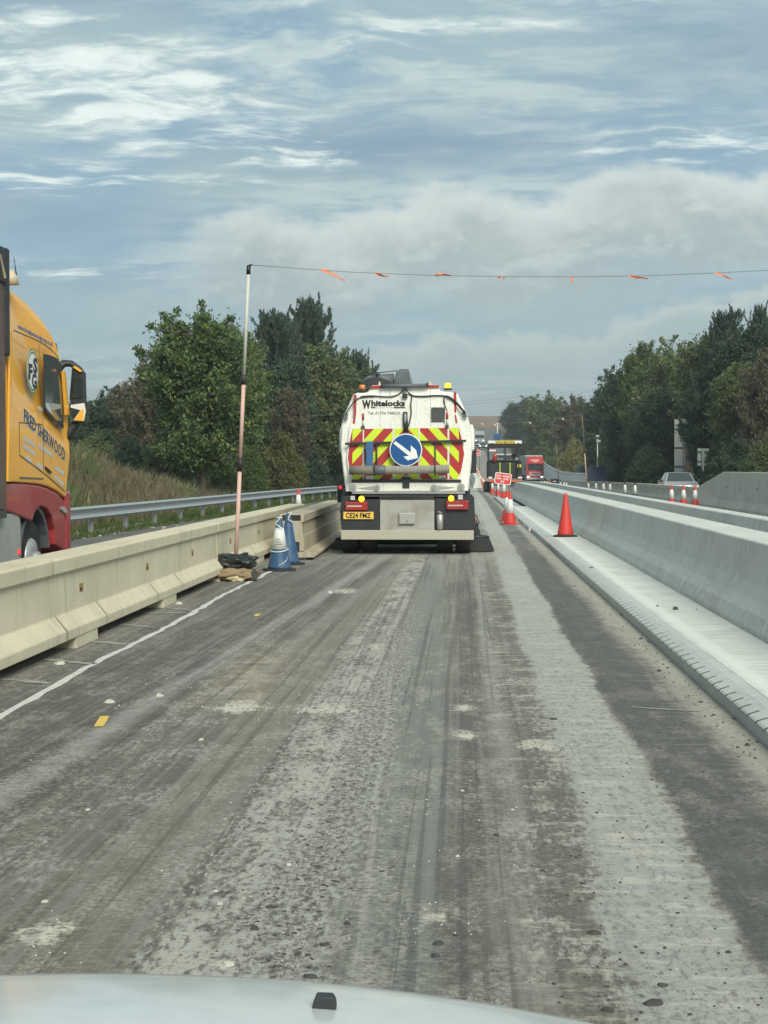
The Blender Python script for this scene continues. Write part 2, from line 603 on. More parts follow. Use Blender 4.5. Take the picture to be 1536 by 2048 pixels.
paint('galvanised', (0.50, 0.53, 0.54), 0.45, 0.55, 0.45, (0.33, 0.33, 0.31), 6, 0.05)
paint('steel_grey', (0.36, 0.38, 0.385), 0.5, 0.5, 0.5, (0.25, 0.24, 0.22), 5, 0.08)
paint('aluminium', (0.50, 0.50, 0.47), 0.45, 0.55, 0.55, (0.28, 0.26, 0.22), 5, 0.05, 0, 0.4)
paint('bumper_paint', (0.44, 0.425, 0.36), 0.55, 0.1, 0.6, (0.40, 0.36, 0.26), 3, 0.05, 0, 0.3)
paint('red_retro', (0.42, 0.030, 0.035), 0.4, 0, 0.35, (0.22, 0.12, 0.10), 4)
paint('yellow_retro', (0.62, 0.80, 0.030), 0.4, 0, 0.2, (0.45, 0.47, 0.15), 4)
paint('sign_blue', (0.010, 0.085, 0.27), 0.35, 0, 0.12, (0.08, 0.14, 0.25), 4)
paint('sign_white', (0.80, 0.81, 0.80), 0.4, 0, 0.2, (0.55, 0.55, 0.5), 4)
paint('strap_blue', (0.035, 0.12, 0.30), 0.7, 0, 0.3, (0.12, 0.15, 0.2), 8)
paint('plate_yellow', (0.80, 0.52, 0.08), 0.45, 0, 0.3, (0.5, 0.36, 0.15), 5)
paint('ink_black', (0.012, 0.012, 0.016), 0.5, 0, 0.1)
paint('ink_grey', (0.22, 0.23, 0.24), 0.5, 0, 0.1)
paint('lamp_red', (0.36, 0.022, 0.025), 0.25, 0, 0.35, (0.25, 0.12, 0.10), 6, 0, 0.4)
paint('lamp_orange', (0.70, 0.20, 0.03), 0.3, 0, 0.2, (0.4, 0.2, 0.1), 6, 0, 0.4)
paint('clear_lens', (0.55, 0.55, 0.53), 0.25, 0, 0.3, (0.3, 0.3, 0.28), 6, 0, 0.3)
paint('hose_brown', (0.20, 0.175, 0.145), 0.75, 0, 0.5, (0.10, 0.09, 0.08), 7, 0.2)
paint('hose_grey', (0.34, 0.33, 0.30), 0.75, 0, 0.5, (0.20, 0.18, 0.15), 7, 0.2)
paint('brush_bristle', (0.022, 0.024, 0.025), 0.9, 0, 0.5, (0.05, 0.05, 0.046), 12, 0.4)
paint('cab_yellow', (0.92, 0.45, 0.045), 0.40, 0, 0.12, (0.62, 0.36, 0.12), 2.0, 0.0, 0.45)
paint('cab_red', (0.36, 0.028, 0.040), 0.42, 0, 0.55, (0.33, 0.14, 0.13), 2.5, 0.0, 0.3, 0.25)
paint('ink_navy', (0.020, 0.035, 0.085), 0.5, 0, 0.1)
paint('ink_pale', (0.50, 0.56, 0.58), 0.5, 0, 0.1)
paint('logo_green', (0.10, 0.22, 0.10), 0.5, 0, 0.1)
paint('trailer_brown', (0.12, 0.082, 0.066), 0.7, 0, 0.5, (0.26, 0.21, 0.18), 1.2, 0.1)
paint('tank_grey', (0.46, 0.48, 0.46), 0.5, 0.2, 0.5, (0.22, 0.21, 0.19), 3)
paint('beige_trim', (0.60, 0.50, 0.36), 0.5, 0, 0.3)
paint('cone_red', (0.62, 0.040, 0.030), 0.5, 0, 0.35, (0.30, 0.12, 0.09), 5)
paint('cone_white', (0.74, 0.76, 0.74), 0.45, 0, 0.4, (0.48, 0.46, 0.41), 6)
paint('cone_blue', (0.022, 0.080, 0.185), 0.5, 0, 0.45, (0.17, 0.22, 0.27), 5)
paint('cone_navy', (0.015, 0.04, 0.10), 0.5, 0, 0.4, (0.12, 0.14, 0.17), 5)
paint('rope_white', (0.75, 0.76, 0.74), 0.8, 0, 0.3)
paint('pole_pink', (0.62, 0.40, 0.35), 0.6, 0, 0.4, (0.55, 0.38, 0.33), 5)
paint('pole_white', (0.54, 0.55, 0.50), 0.6, 0, 0.35, (0.5, 0.49, 0.44), 5)
paint('bunting_orange', (0.80, 0.22, 0.085), 0.6, 0, 0.25, (0.6, 0.3, 0.2), 8)
paint('wire_grey', (0.22, 0.23, 0.24), 0.6, 0, 0.2)
paint('bin_bag', (0.014, 0.018, 0.017), 0.28, 0, 0.25, (0.06, 0.06, 0.055), 5, 0.3)
paint('sack_brown', (0.26, 0.185, 0.105), 0.75, 0, 0.5, (0.15, 0.115, 0.075), 6, 0.4)
paint('sack_pale', (0.52, 0.48, 0.30), 0.75, 0, 0.5, (0.30, 0.26, 0.16), 8, 0.4)
paint('pocket_yellow', (0.36, 0.25, 0.06), 0.7, 0, 0.5, (0.16, 0.12, 0.05), 20)
paint('bonnet_paint', (0.60, 0.63, 0.62), 0.24, 0, 0.12, (0.5, 0.52, 0.52), 2.5, 0.0, 0.5)
paint('car_silver', (0.46, 0.47, 0.47), 0.35, 0.4, 0.25, (0.35, 0.34, 0.32), 3, 0, 0.4)
paint('car_dark', (0.06, 0.065, 0.075), 0.4, 0.2, 0.3, (0.2, 0.2, 0.19), 3, 0, 0.4)
paint('lorry_red', (0.52, 0.03, 0.035), 0.4, 0, 0.25, (0.35, 0.15, 0.14), 3, 0, 0.4)
paint('lorry_grey', (0.26, 0.28, 0.29), 0.6, 0, 0.4, (0.35, 0.34, 0.32), 1.5)
paint('canopy_yellow', (0.74, 0.60, 0.05), 0.5, 0, 0.3)
paint('machine_orange', (0.60, 0.14, 0.05), 0.5, 0, 0.5, (0.3, 0.16, 0.1), 3)
paint('container_blue', (0.012, 0.028, 0.085), 0.55, 0, 0.4, (0.08, 0.10, 0.14), 3)
paint('sign_back', (0.36, 0.39, 0.38), 0.5, 0.3, 0.45, (0.27, 0.29, 0.26), 3)
paint('sign_red', (0.68, 0.05, 0.05), 0.4, 0, 0.2, (0.6, 0.25, 0.22), 5)
paint('hoarding_white', (0.66, 0.67, 0.64), 0.55, 0, 0.4, (0.5, 0.48, 0.43), 2)
paint('brown_post', (0.16, 0.12, 0.085), 0.7, 0, 0.4)
paint('bark', (0.13, 0.105, 0.075), 0.9, 0, 0.5, (0.07, 0.06, 0.045), 4, 0.5)
paint('chalk_lump', (0.50, 0.495, 0.44), 0.9, 0, 0.3, (0.4, 0.38, 0.32), 20, 0.3)
paint('tar_lump', (0.05, 0.05, 0.048), 0.85, 0, 0.4, (0.12, 0.115, 0.10), 20, 0.3)
paint('line_white', (0.60, 0.60, 0.56), 0.8, 0, 0.55, (0.22, 0.21, 0.18), 9, 0.1)
paint('line_dusty', (0.31, 0.31, 0.28), 0.85, 0, 0.8, (0.18, 0.175, 0.15), 9, 0.1)
paint('line_yellow', (0.72, 0.50, 0.10), 0.7, 0, 0.25, (0.4, 0.33, 0.15), 30, 0.1)
paint('wood_grey', (0.24, 0.22, 0.18), 0.85, 0, 0.5)
emit_lens('beacon_lit', (1.0, 0.55, 0.02), 1.1)
emit_lens('amber_lit', (1.0, 0.72, 0.02), 1.3)
emit_lens('red_lit', (0.9, 0.06, 0.06), 0.5)
emit_lens('headlight_lit', (0.95, 1.0, 0.98), 1.2)
glass('window_glass')
glass('green_glass', (0.05, 0.075, 0.07), 0.08)
paint('mirror_face', (0.055, 0.075, 0.075), 0.12, 0.6, 0.2)

# chequer plate: raised bars in two directions
m_, t = newmat('chequer_plate')
P = t.coord('Object')
x, y, z = t.xyz(P)
n1 = t.noise(P, 3.0, 5, 0.6)
wv = t.m('SINE', t.mul(t.add(x, z), 190.0)); wv2 = t.m('SINE', t.mul(t.sub(x, z), 190.0))
h = t.m('MAXIMUM', t.mul(wv, t.m('SINE', t.mul(x, 70.0))), t.mul(wv2, t.m('COSINE', t.mul(x, 70.0))))
base = t.mix(t.sstep(n1, 0.35, 0.7), (0.40, 0.40, 0.375), (0.25, 0.235, 0.20))
base = t.mix(t.sstep(h, 0.3, 0.8, 0, 0.5), base, (0.50, 0.50, 0.47))
t.out(t.principled(base, 0.5, 0.35, t.bump(h, 0.6, 0.006)))

# ---- foliage: colour drifts from leaf to leaf and from bough to bough
def foliage(name, c1, c2, c3, amt3=0.15, sc=0.55):
    m_, t = newmat(name)
    g = t.new('ShaderNodeNewGeometry')
    rnd = g.outputs['Random Per Island']
    P = t.coord('Object')
    n = t.noise(P, sc, 3, 0.6)
    n2 = t.noise(P, sc * 3.3, 2, 0.5)
    oi = t.new('ShaderNodeObjectInfo').outputs['Random']
    k = t.add(t.mul(rnd, 0.45), t.mul(t.sstep(n, 0.3, 0.7), 0.55))
    base = t.mix(k, c1, c2)
    base = t.mix(t.mul(t.sstep(t.add(n2, t.mul(t.sub(rnd, 0.5), 0.25)), 0.66 - amt3, 0.76 - amt3 * 0.6), 0.9), base, c3)
    base = t.mix(t.mul(oi, 0.3), base, tuple(q * 0.6 for q in c1))
    p = t.principled(base, 0.62, 0.0, None, 0.3)
    tr = t.new('ShaderNodeBsdfTranslucent')
    t.l.new(t.mix(0.5, base, tuple(min(1, q * 1.5) for q in c2)), tr.inputs[0])
    mx = t.new('ShaderNodeMixShader')
    mx.inputs[0].default_value = 0.25
    t.l.new(p, mx.inputs[1]); t.l.new(tr.outputs[0], mx.inputs[2])
    t.out(mx.outputs[0])
    return m_
foliage('leaf_green', (0.073, 0.127, 0.045), (0.129, 0.199, 0.069), (0.312, 0.312, 0.078), 0.07)
foliage('leaf_dark', (0.039, 0.073, 0.046), (0.069, 0.116, 0.068), (0.094, 0.134, 0.062), 0.03)
foliage('leaf_pine', (0.047, 0.081, 0.064), (0.081, 0.128, 0.092), (0.101, 0.124, 0.089), 0.03)
foliage('leaf_brown', (0.113, 0.102, 0.069), (0.179, 0.149, 0.099), (0.122, 0.147, 0.068), 0.12)
foliage('leaf_gold', (0.144, 0.155, 0.050), (0.276, 0.249, 0.079), (0.354, 0.276, 0.094), 0.12)
foliage('leaf_olive', (0.084, 0.125, 0.054), (0.141, 0.190, 0.081), (0.260, 0.227, 0.098), 0.12)
foliage('leaf_yellowing', (0.075, 0.092, 0.036), (0.150, 0.150, 0.055), (0.26, 0.22, 0.07), 0.10)
foliage('grass_green', (0.050, 0.085, 0.022), (0.095, 0.14, 0.036), (0.16, 0.16, 0.06), 0.10, 0.8)
foliage('grass_dry', (0.085, 0.074, 0.045), (0.275, 0.22, 0.145), (0.065, 0.075, 0.035), 0.14, 0.7)

# ---- ground: grass, soil, far ploughed field
m_, t = newmat('terrain_ground')
P = t.wpos()
x, y, z = t.xyz(P)
n1 = t.noise(P, 0.35, 6, 0.6)
n2 = t.noise(P, 5.0, 5, 0.65)
g1 = t.mix(n1, (0.045, 0.065, 0.022), (0.11, 0.105, 0.045))
g1 = t.mix(t.mul(n2, 0.5), g1, (0.055, 0.075, 0.03))
furrow = t.noise(t.vec(t.mul(x, 0.01), t.mul(y, 0.05), 0.0), 1.0, 4, 0.6)
fld = t.mix(furrow, (0.20, 0.132, 0.090), (0.245, 0.168, 0.115))
scrub = t.noise(t.vec(t.mul(x, 0.05), t.mul(y, 0.02), 0.0), 1.0, 4, 0.6)
mid = t.mix(t.sstep(scrub, 0.42, 0.55), (0.16, 0.125, 0.08), (0.06, 0.07, 0.035))
base = t.mix(t.sstep(y, 330.0, 380.0), g1, mid)
base = t.mix(t.sstep(y, 480.0, 540.0), base, fld)
t.out(t.principled(base, 0.95, 0, t.bump(n2, 0.5, 0.05), 0.1))

# ---- ordinary asphalt for the live lanes
m_, t = newmat('asphalt')
P = t.wpos()
n1 = t.noise(P, 0.5, 5, 0.6)
n3 = t.noise(P, 90.0, 3, 0.7)
base = t.mix(t.sstep(n1, 0.3, 0.7), (0.10, 0.10, 0.098), (0.145, 0.142, 0.132))
base = t.mix(t.mul(t.sstep(n3, 0.5, 0.8), 0.5), base, (0.2, 0.2, 0.19))
t.out(t.principled(base, 0.85, 0, t.bump(n3, 0.4, 0.01), 0.3))

# ---- the planed, dusty surface of the works lane
m_, t = newmat('works_asphalt')
P = t.wpos()
x, y, z = t.xyz(P)
wob = t.mul(t.sub(t.noise(t.vec(0.0, t.mul(y, 0.30), 3.1), 1.0, 3, 0.5), 0.5), 0.22)
rag = t.sub(t.noise(t.vec(t.mul(x, 3.0), t.mul(y, 2.2), 0.0), 1.6, 6, 0.68), 0.5)      # ragged edges
xs = t.add(x, wob)
n_big = t.noise(t.vec(t.mul(x, 1.1), t.mul(y, 0.28), 0.0), 1.0, 5, 0.6)
n_mid = t.noise(t.vec(t.mul(x, 3.5), t.mul(y, 1.3), 0.0), 1.3, 6, 0.66)
n_str = t.noise(t.vec(t.mul(x, 15.0), t.mul(y, 0.22), 0.0), 1.0, 5, 0.6)               # streaks along the lane
n_str2 = t.noise(t.vec(t.mul(x, 34.0), t.mul(y, 0.5), 0.0), 1.0, 4, 0.6)
n_crs = t.noise(t.vec(t.mul(x, 1.6), t.mul(y, 7.5), 0.0), 1.3, 5, 0.66)                # scraped across
n_fin = t.noise(P, 34.0, 6, 0.78)
n_spk = t.noise(t.vec(t.mul(x, 13.0), t.mul(y, 9.0), 0.0), 1.0, 6, 0.75)
n_grit = t.noise(P, 150.0, 2, 0.7)
n_lump = t.voronoi(P, 26.0)

def band(x0, x1, soft=0.05, slope=0.0, y0=8.0, ragamp=0.12, src=None):
    c = t.add(src if src is not None else xs, t.mul(rag, ragamp))
    if slope:
        c = t.sub(c, t.mul(t.sub(y, y0), slope))
    return t.mul(t.sstep(c, x0 - soft, x0 + soft), t.sstep(c, x1 + soft, x1 - soft))

base = t.mix(t.sstep(n_big, 0.3, 0.72), (0.108, 0.102, 0.086), (0.190, 0.178, 0.146))
base = t.mix(t.mul(t.sstep(n_str, 0.45, 0.62), 0.6), base, (0.265, 0.256, 0.225))
base = t.mix(t.mul(t.sstep(n_str, 0.46, 0.34), 0.55), base, (0.100, 0.094, 0.080))
base = t.mix(t.mul(t.sstep(n_str2, 0.5, 0.66), 0.5), base, (0.095, 0.092, 0.082))
# darker left third
base = t.mix(t.mul(band(-3.4, -2.10, 0.22, 0.02, ragamp=0.2), 0.85), base, (0.085, 0.084, 0.079))
base = t.mix(t.mul(band(-2.05, -1.5, 0.14, 0.03, ragamp=0.25), 0.6), base, (0.105, 0.101, 0.089))
# cleaned bluish wheel streaks that drift to the right with distance
base = t.mix(t.mul(band(-2.35, -2.18, 0.05, 0.043, 7.5, 0.12), t.sstep(n_spk, 0.3, 0.6, 0.5, 0.9)), base, (0.265, 0.268, 0.272))
base = t.mix(t.mul(band(-1.86, -1.70, 0.06, 0.040, 7.5, 0.12), t.sstep(y, 7.0, 12.0, 0, 0.6)), base, (0.25, 0.248, 0.232))
base = t.mix(t.mul(band(-2.52, -2.40, 0.04, 0.043, 7.5, 0.10), 0.6), base, (0.075, 0.075, 0.072))
base = t.mix(t.mul(band(-2.14, -2.05, 0.03, 0.043, 7.5, 0.08), 0.8), base, (0.085, 0.084, 0.078))
base = t.mix(t.mul(band(-1.13, -1.07, 0.025, 0.0216, 8.0, 0.06), 0.75), base, (0.095, 0.090, 0.078))
# smooth brown-grey strip, then the chalky wheel track
base = t.mix(t.mul(band(-1.42, -0.92, 0.10, 0.004, 7.5, 0.12), t.sstep(y, 26.0, 12.0, 0.2, 0.75)), base, t.mix(n_big, (0.165, 0.160, 0.130), (0.205, 0.200, 0.165)))
base = t.mix(t.mul(t.mul(band(-1.02, -0.66, 0.09, 0.004, 7.5, 0.35), t.sstep(t.add(t.mul(n_mid, 0.6), t.mul(n_spk, 0.4)), 0.42, 0.56)), 0.95), base, (0.42, 0.42, 0.385))
# dark tread band beside it with tread-block marks
vd = t.new('ShaderNodeTexVoronoi', feature='DISTANCE_TO_EDGE')
t.l.new(t.vec(t.add(t.mul(x, 20.0), t.mul(n_fin, 1.4)), t.add(t.mul(y, 13.0), t.mul(n_spk, 1.4)), 0.0), vd.inputs['Vector'])
lace = t.mul(t.sstep(vd.outputs[0], 0.16, 0.04), t.sstep(n_fin, 0.36, 0.58))
tread = t.add(t.mul(lace, 1.1), t.mul(n_spk, 0.3))
base = t.mix(t.mul(band(-0.68, -0.45, 0.05, 0.002, 7.5, 0.18), 0.8), base, (0.095, 0.097, 0.092))
base = t.mix(t.mul(t.mul(band(-0.76, -0.42, 0.04, 0.0, 7.5, 0.25), t.sstep(t.add(tread, t.mul(n_fin, 0.5)), 0.60, 0.95)), t.sstep(y, 26.0, 10.0, 0, 0.9)), base, (0.42, 0.415, 0.385))
# grey-blue centre
base = t.mix(t.mul(band(-0.43, -0.06, 0.07, -0.010, 7.5, 0.15), 0.65), base, (0.185, 0.200, 0.197))
base = t.mix(t.mul(band(-0.05, 0.15, 0.05, 0.0, 7.5, 0.14), 0.75), base, (0.098, 0.099, 0.093))
base = t.mix(t.mul(band(0.14, 0.28, 0.06, 0.004, 7.5, 0.12), t.sstep(y, 5.0, 12.0, 0.25, 0.65)), base, (0.27, 0.278, 0.275))
# brown dust with scraped chalk patches
base = t.mix(t.mul(band(0.30, 0.55, 0.07, 0.0, 7.5, 0.25), 0.75), base, (0.122, 0.117, 0.101))
patchm = t.mul(band(0.22, 0.78, 0.12, 0.0, 7.5, 0.5), t.sstep(t.add(t.mul(n_crs, 0.6), t.mul(n_mid, 0.4)), 0.50, 0.62))
base = t.mix(t.mul(patchm, 0.9), base, (0.45, 0.44, 0.37))
# pale dusty band, sharp right edge
base = t.mix(t.mul(band(0.53, 0.97, 0.03, 0.003, 7.5, 0.30), 0.9), base, (0.365, 0.375, 0.365))
base = t.mix(t.mul(t.mul(band(0.60, 0.99, 0.04, 0.003, 7.5, 0.25), t.sstep(n_crs, 0.52, 0.60)), 0.75), base, (0.50, 0.495, 0.44))
base = t.mix(t.mul(t.mul(band(0.50, 0.99, 0.04, 0.003, 7.5, 0.25), t.sstep(n_spk, 0.47, 0.38)), 0.5), base, (0.24, 0.245, 0.235))
# dark strip
base = t.mix(t.mul(band(0.985, 1.52, 0.025, 0.003, 7.5, 0.09), 0.92), base, t.mix(n_mid, (0.078, 0.080, 0.078), (0.130, 0.129, 0.120)))
base = t.mix(t.mul(t.mul(band(1.2, 1.6, 0.12, 0.0, 7.5, 0.3), t.sstep(n_crs, 0.52, 0.68)), 0.75), base, (0.30, 0.28, 0.225))
# dust against the kerb
base = t.mix(t.mul(band(1.50, 1.9, 0.09, 0.0, 7.5, 0.42), 0.85), base, t.mix(n_mid, (0.27, 0.262, 0.218), (0.40, 0.392, 0.345)))
# dust blown about behind the sweeper
far_d = t.mul(t.sstep(y, 20.0, 30.0), t.sstep(t.add(n_big, t.mul(n_str, 0.3)), 0.45, 0.8))
base = t.mix(t.mul(far_d, 0.6), base, (0.34, 0.34, 0.315))
base = t.mix(t.mul(t.mul(t.sstep(y, 36.0, 60.0), t.sstep(n_mid, 0.35, 0.6)), t.mul(band(-1.0, 0.9, 0.1, 0, ragamp=0.6), 0.8)), base, (0.42, 0.425, 0.40))
# cream dust fanned out ahead of the spilt chalk
fan = t.mul(t.mul(t.sstep(t.m('ABSOLUTE', t.add(t.sub(x, -1.62), t.mul(t.sub(y, 11.0), 0.02))), 0.42, 0.05), t.mul(t.sstep(y, 9.9, 10.4), t.sstep(y, 15.5, 12.0))), t.sstep(t.add(t.mul(n_crs, 0.6), t.mul(n_mid, 0.4)), 0.38, 0.58))
base = t.mix(t.mul(fan, 0.75), base, (0.36, 0.325, 0.235))
# spilt chalk
def spill(cx, cy, rx, ry):
    a = t.m('DIVIDE', t.sub(x, cx), rx); b = t.m('DIVIDE', t.sub(y, cy), ry)
    r2 = t.add(t.mul(a, a), t.mul(b, b))
    return t.mul(t.sstep(r2, 1.6, 0.2), t.sstep(t.sub(t.add(t.mul(n_spk, 0.7), t.mul(n_fin, 0.5)), t.mul(r2, 0.10)), 0.50, 0.62))
for (qx, qy, rx, ry) in SPILLS:
    base = t.mix(t.mul(spill(qx, qy, rx, ry), 0.92), base, (0.62, 0.60, 0.51))
# straight scored line
base = t.mix(t.mul(t.mul(band(-0.425, -0.395, 0.008, -0.031, 7.4, 0.02, src=x), t.sstep(n_str2, 0.3, 0.6)), t.sstep(y, 19.0, 15.0, 0, 0.7)), base, (0.36, 0.355, 0.33))
# grit
zn = t.m('MAXIMUM', t.sstep(t.noise(t.vec(t.mul(x, 2.3), t.mul(y, 0.45), 7.0), 1.0, 4, 0.6), 0.40, 0.66), t.mul(band(-1.05, -0.42, 0.15, 0, ragamp=0.3), 0.9))
g1_ = t.add(0.10, t.mul(zn, 0.42)); g2_ = t.add(0.16, t.mul(zn, 0.50))
base = t.mix(t.mul(t.sstep(n_spk, 0.51, 0.62), g1_), base, (0.36, 0.35, 0.305))
base = t.mix(t.mul(t.sstep(n_spk, 0.48, 0.37), g1_), base, (0.085, 0.082, 0.073))
base = t.mix(t.mul(t.sstep(n_fin, 0.51, 0.60), t.mul(g2_, 0.85)), base, (0.38, 0.37, 0.33))
base = t.mix(t.mul(t.sstep(n_fin, 0.48, 0.38), g2_), base, (0.055, 0.053, 0.047))
base = t.mix(t.mul(t.sstep(n_grit, 0.58, 0.8), 0.5), base, (0.45, 0.44, 0.40))
base = t.mix(t.mul(t.mul(t.sstep(n_lump, 0.10, 0.05), t.sstep(n_mid, 0.55, 0.65)), 0.8), base, (0.05, 0.05, 0.047))
base = t.mix(t.mul(t.mul(lace, t.sstep(n_mid, 0.48, 0.6)), t.sstep(y, 24.0, 8.0, 0, 0.7)), base, (0.46, 0.45, 0.41))
base = t.mix(1.0, base, (1.20, 1.16, 1.12), 'MULTIPLY')
n_tr = t.noise(t.vec(t.sub(t.mul(x, 17.0), t.mul(t.sub(y, 8.0), t.mul(t.sstep(x, -0.6, -2.4), 0.55))), t.mul(y, 0.10), 2.0), 1.0, 3, 0.55)
base = t.mix(t.mul(t.sstep(n_tr, 0.54, 0.62), t.sstep(x, 0.25, 0.6, 0.34, 0.12)), base, (0.30, 0.298, 0.285))
base = t.mix(t.mul(t.sstep(n_tr, 0.45, 0.38), t.sstep(x, 0.25, 0.6, 0.42, 0.10)), base, (0.080, 0.079, 0.075))
n_fl = t.noise(t.vec(t.mul(x, 36.0), t.mul(y, 12.0), 0.0), 1.0, 4, 0.62)
z2 = t.m('MAXIMUM', t.m('MAXIMUM', t.mul(band(-1.08, -0.40, 0.06, 0.0, ragamp=0.3), 0.95), t.mul(band(0.22, 0.62, 0.08, 0.0, ragamp=0.35), t.sstep(n_mid, 0.42, 0.56, 0.1, 0.85))),
         t.m('MAXIMUM', t.mul(band(-2.05, -1.45, 0.1, 0.02, ragamp=0.3), t.sstep(n_mid, 0.44, 0.58, 0.0, 0.7)), t.mul(band(0.5, 1.0, 0.05, 0.0), 0.5)))
z2 = t.mul(z2, t.sstep(y, 22.0, 9.0, 0.25, 1.0))
base = t.mix(t.mul(t.sstep(n_fl, 0.54, 0.59), t.mul(z2, 0.8)), base, (0.47, 0.465, 0.43))
base = t.mix(t.mul(t.sstep(n_fl, 0.44, 0.39), t.mul(z2, 0.7)), base, (0.085, 0.083, 0.078))
base = t.mix(t.mul(band(1.0, 1.40, 0.03, 0.003, 7.5, 0.09), 0.42), base, (0.085, 0.086, 0.082))
hh = t.add(t.mul(n_fin, 0.5), t.add(t.mul(n_grit, 0.2), t.mul(n_mid, 0.5)))
t.out(t.principled(base, t.add(0.62, t.mul(n_mid, 0.35)), 0, t.bump(hh, 0.9, 0.03), 0.3))

# ---- gravel strip
m_, t = newmat('gravel')
P = t.wpos()
n = t.noise(P, 14.0, 5, 0.7)
v = t.voronoi(P, 18.0, out=1)
base = t.mix(n, (0.20, 0.19, 0.165), (0.42, 0.41, 0.37))
base = t.mix(0.4, base, v, 'MULTIPLY')
t.out(t.principled(base, 0.9, 0, t.bump(n, 0.8, 0.04), 0.2))

# ------------------------------------------------------------------ levels of the place
ROADZ = [(-60, 0), (80, 0), (100, -0.12), (125, -0.28), (150, -0.28), (180, 0.10), (215, 0.9), (250, 2.1), (291, 3.8), (350, 7.2), (500, 14.5), (700, 24.0), (860, 31.0), (930, 33.2), (1000, 33.6), (1200, 31.0), (4000, 20)]
RIGHTZ = [(-60, 0), (80, 0), (120, -0.2), (170, -0.45), (235, -0.55), (265, 0.3), (300, 2.3), (350, 6.2), (500, 14.5), (700, 24.0), (860, 31.0), (930, 33.2), (1000, 33.6), (1200, 31.0), (4000, 20)]
def smooth_tab(tab):
    xs = np.arange(-60, 4000, 4.0)
    ys = np.interp(xs, [p[0] for p in tab], [p[1] for p in tab])
    k = np.ones(9) / 9
    yp = np.convolve(np.pad(ys, 4, mode='edge'), k, 'valid')
    return xs, yp
_rx, _ry = smooth_tab(ROADZ)
_qx, _qy = smooth_tab(RIGHTZ)
def road_z(D): return float(np.interp(D, _rx, _ry))
def right_z(D): return float(np.interp(D, _qx, _qy))
def base_z(X, D):
    k = min(1.0, max(0.0, (X - 4.62) / (6.4 - 4.62)))
    return road_z(D) * (1 - k) + right_z(D) * k
def bank_h(D):
    return interp([(-60, 1.2), (20, 2.0), (46, 2.05), (56, 1.15), (66, 0.55), (80, 0.45), (140, 0.8), (300, 0.6), (420, 0)], D)
def rbank_h(D):
    return interp([(-60, 2.0), (60, 2.4), (120, 2.6), (200, 2.2), (300, 1.0), (420, 0)], D)
def ground_z(X, D):
    z = base_z(X, D)
    lump = 0.12 * math.sin(X * 0.9 + D * 0.31) * math.sin(D * 0.23 - X * 0.4)
    if X < -10.2:
        z += bank_h(D) * sm01(-X, 10.2, 12.6) + lump * sm01(-X, 10.2, 13)
        z += 1.2 * sm01(-X, 14, 40) * (1 - sm01(D, 250, 420))
    if X > 13.0:
        z += rbank_h(D) * sm01(X, 13.0, 24.0) + lump * sm01(X, 13, 16)
    return z

xs_g = [-2500, -1200, -600, -300, -160, -90, -60, -45, -34, -26, -20, -17, -15, -14, -13.2, -12.6, -12, -11.4, -10.8, -10.2, -9.4, -8.4, -6, -4.15, -1, 1.8, 3, 4.62, 6.4, 8, 10.6, 12, 13, 14, 15, 16.5, 18, 20, 22, 24, 27, 32, 40, 55, 80, 140, 300, 600, 1200, 2500]
ys_g = list(range(-40, 120, 4)) + list(range(120, 420, 10)) + [430, 460, 500, 550, 600, 660, 720, 780, 820, 850, 880, 900, 920, 940, 970, 1000, 1100, 1300, 1700, 2400, 3600]
g = MB()
g.grid(lambda X, D: (X, D, ground_z(X, D) - 0.06), xs_g, ys_g)
tag(g.build('ground', MATS['terrain_ground']), kind='structure')

def strip(name, mat, prof, ys, kind='structure', parent=None, zf=None):
    """prof: list of (X, dz) across; follows the level of the road"""
    mb = MB()
    mb.grid(lambda q, D: (prof[q][0], D, (zf or base_z)(prof[q][0], D) + prof[q][1]), list(range(len(prof))), ys)
    o = mb.build(name, MATS[mat], parent)
    if kind: tag(o, kind=kind)
    return o
ys_r = [y_ for y_ in ys_g if -24 <= y_ <= 500]
strip('works_road', 'works_asphalt', [(-4.15, 0), (-2.5, 0), (-1, 0), (0.5, 0), (1.2, 0), (1.80, 0)], ys_r)
strip('live_lane_road', 'asphalt', [(-9.0, -0.012), (-6.5, -0.006), (-4.15, -0.006)], ys_r)
strip('opposite_road', 'asphalt', [(4.62, -0.01), (6.4, -0.009), (8.0, -0.008), (10.6, -0.012)], ys_r)
strip('central_reserve', 'gravel', [(1.80, -0.02), (3.0, -0.02), (4.62, -0.02)], ys_r)
strip('gravel_strip', 'gravel', [(-9.55, 0.0), (-9.25, 0.03), (-9.0, 0.0)], [10, 20, 28, 32, 36, 40, 44, 47])
strip('access_road', 'asphalt', [(10.6, 0.0), (13.0, 0.0)], [40, 60, 80, 100, 120, 140])

# painted and dusty lines on the works road (each a thin sheet above the surface)
def ribbon(name, mat, pts, widths, z=0.004):
    mb = MB()
    vs_ = []
    for i, p in enumerate(pts):
        a = Vector(pts[max(0, i - 1)]); c = Vector(pts[min(len(pts) - 1, i + 1)])
        tdir = (c - a).normalized(); nrm = Vector((-tdir.y, tdir.x))
        q = Vector(p); wd = widths[i] if isinstance(widths, list) else widths
        vs_ += [(q.x + nrm.x * wd / 2, q.y + nrm.y * wd / 2, road_z(q.y) + z), (q.x - nrm.x * wd / 2, q.y - nrm.y * wd / 2, road_z(q.y) + z)]
    fs = [(2 * i, 2 * i + 2, 2 * i + 3, 2 * i + 1) for i in range(len(pts) - 1)]
    mb.poly(vs_, fs)
    return tag(mb.build(name, MATS[mat], flip=False), kind='structure')
rng = random.Random(4)
pts = []
wds = []
D = 6.0
while D < 24.5:
    pts.append((-2.985 + rng.uniform(-0.016, 0.016) + 0.02 * math.sin(D * 0.9), D)); wds.append(rng.uniform(0.05, 0.085)); D += 0.28
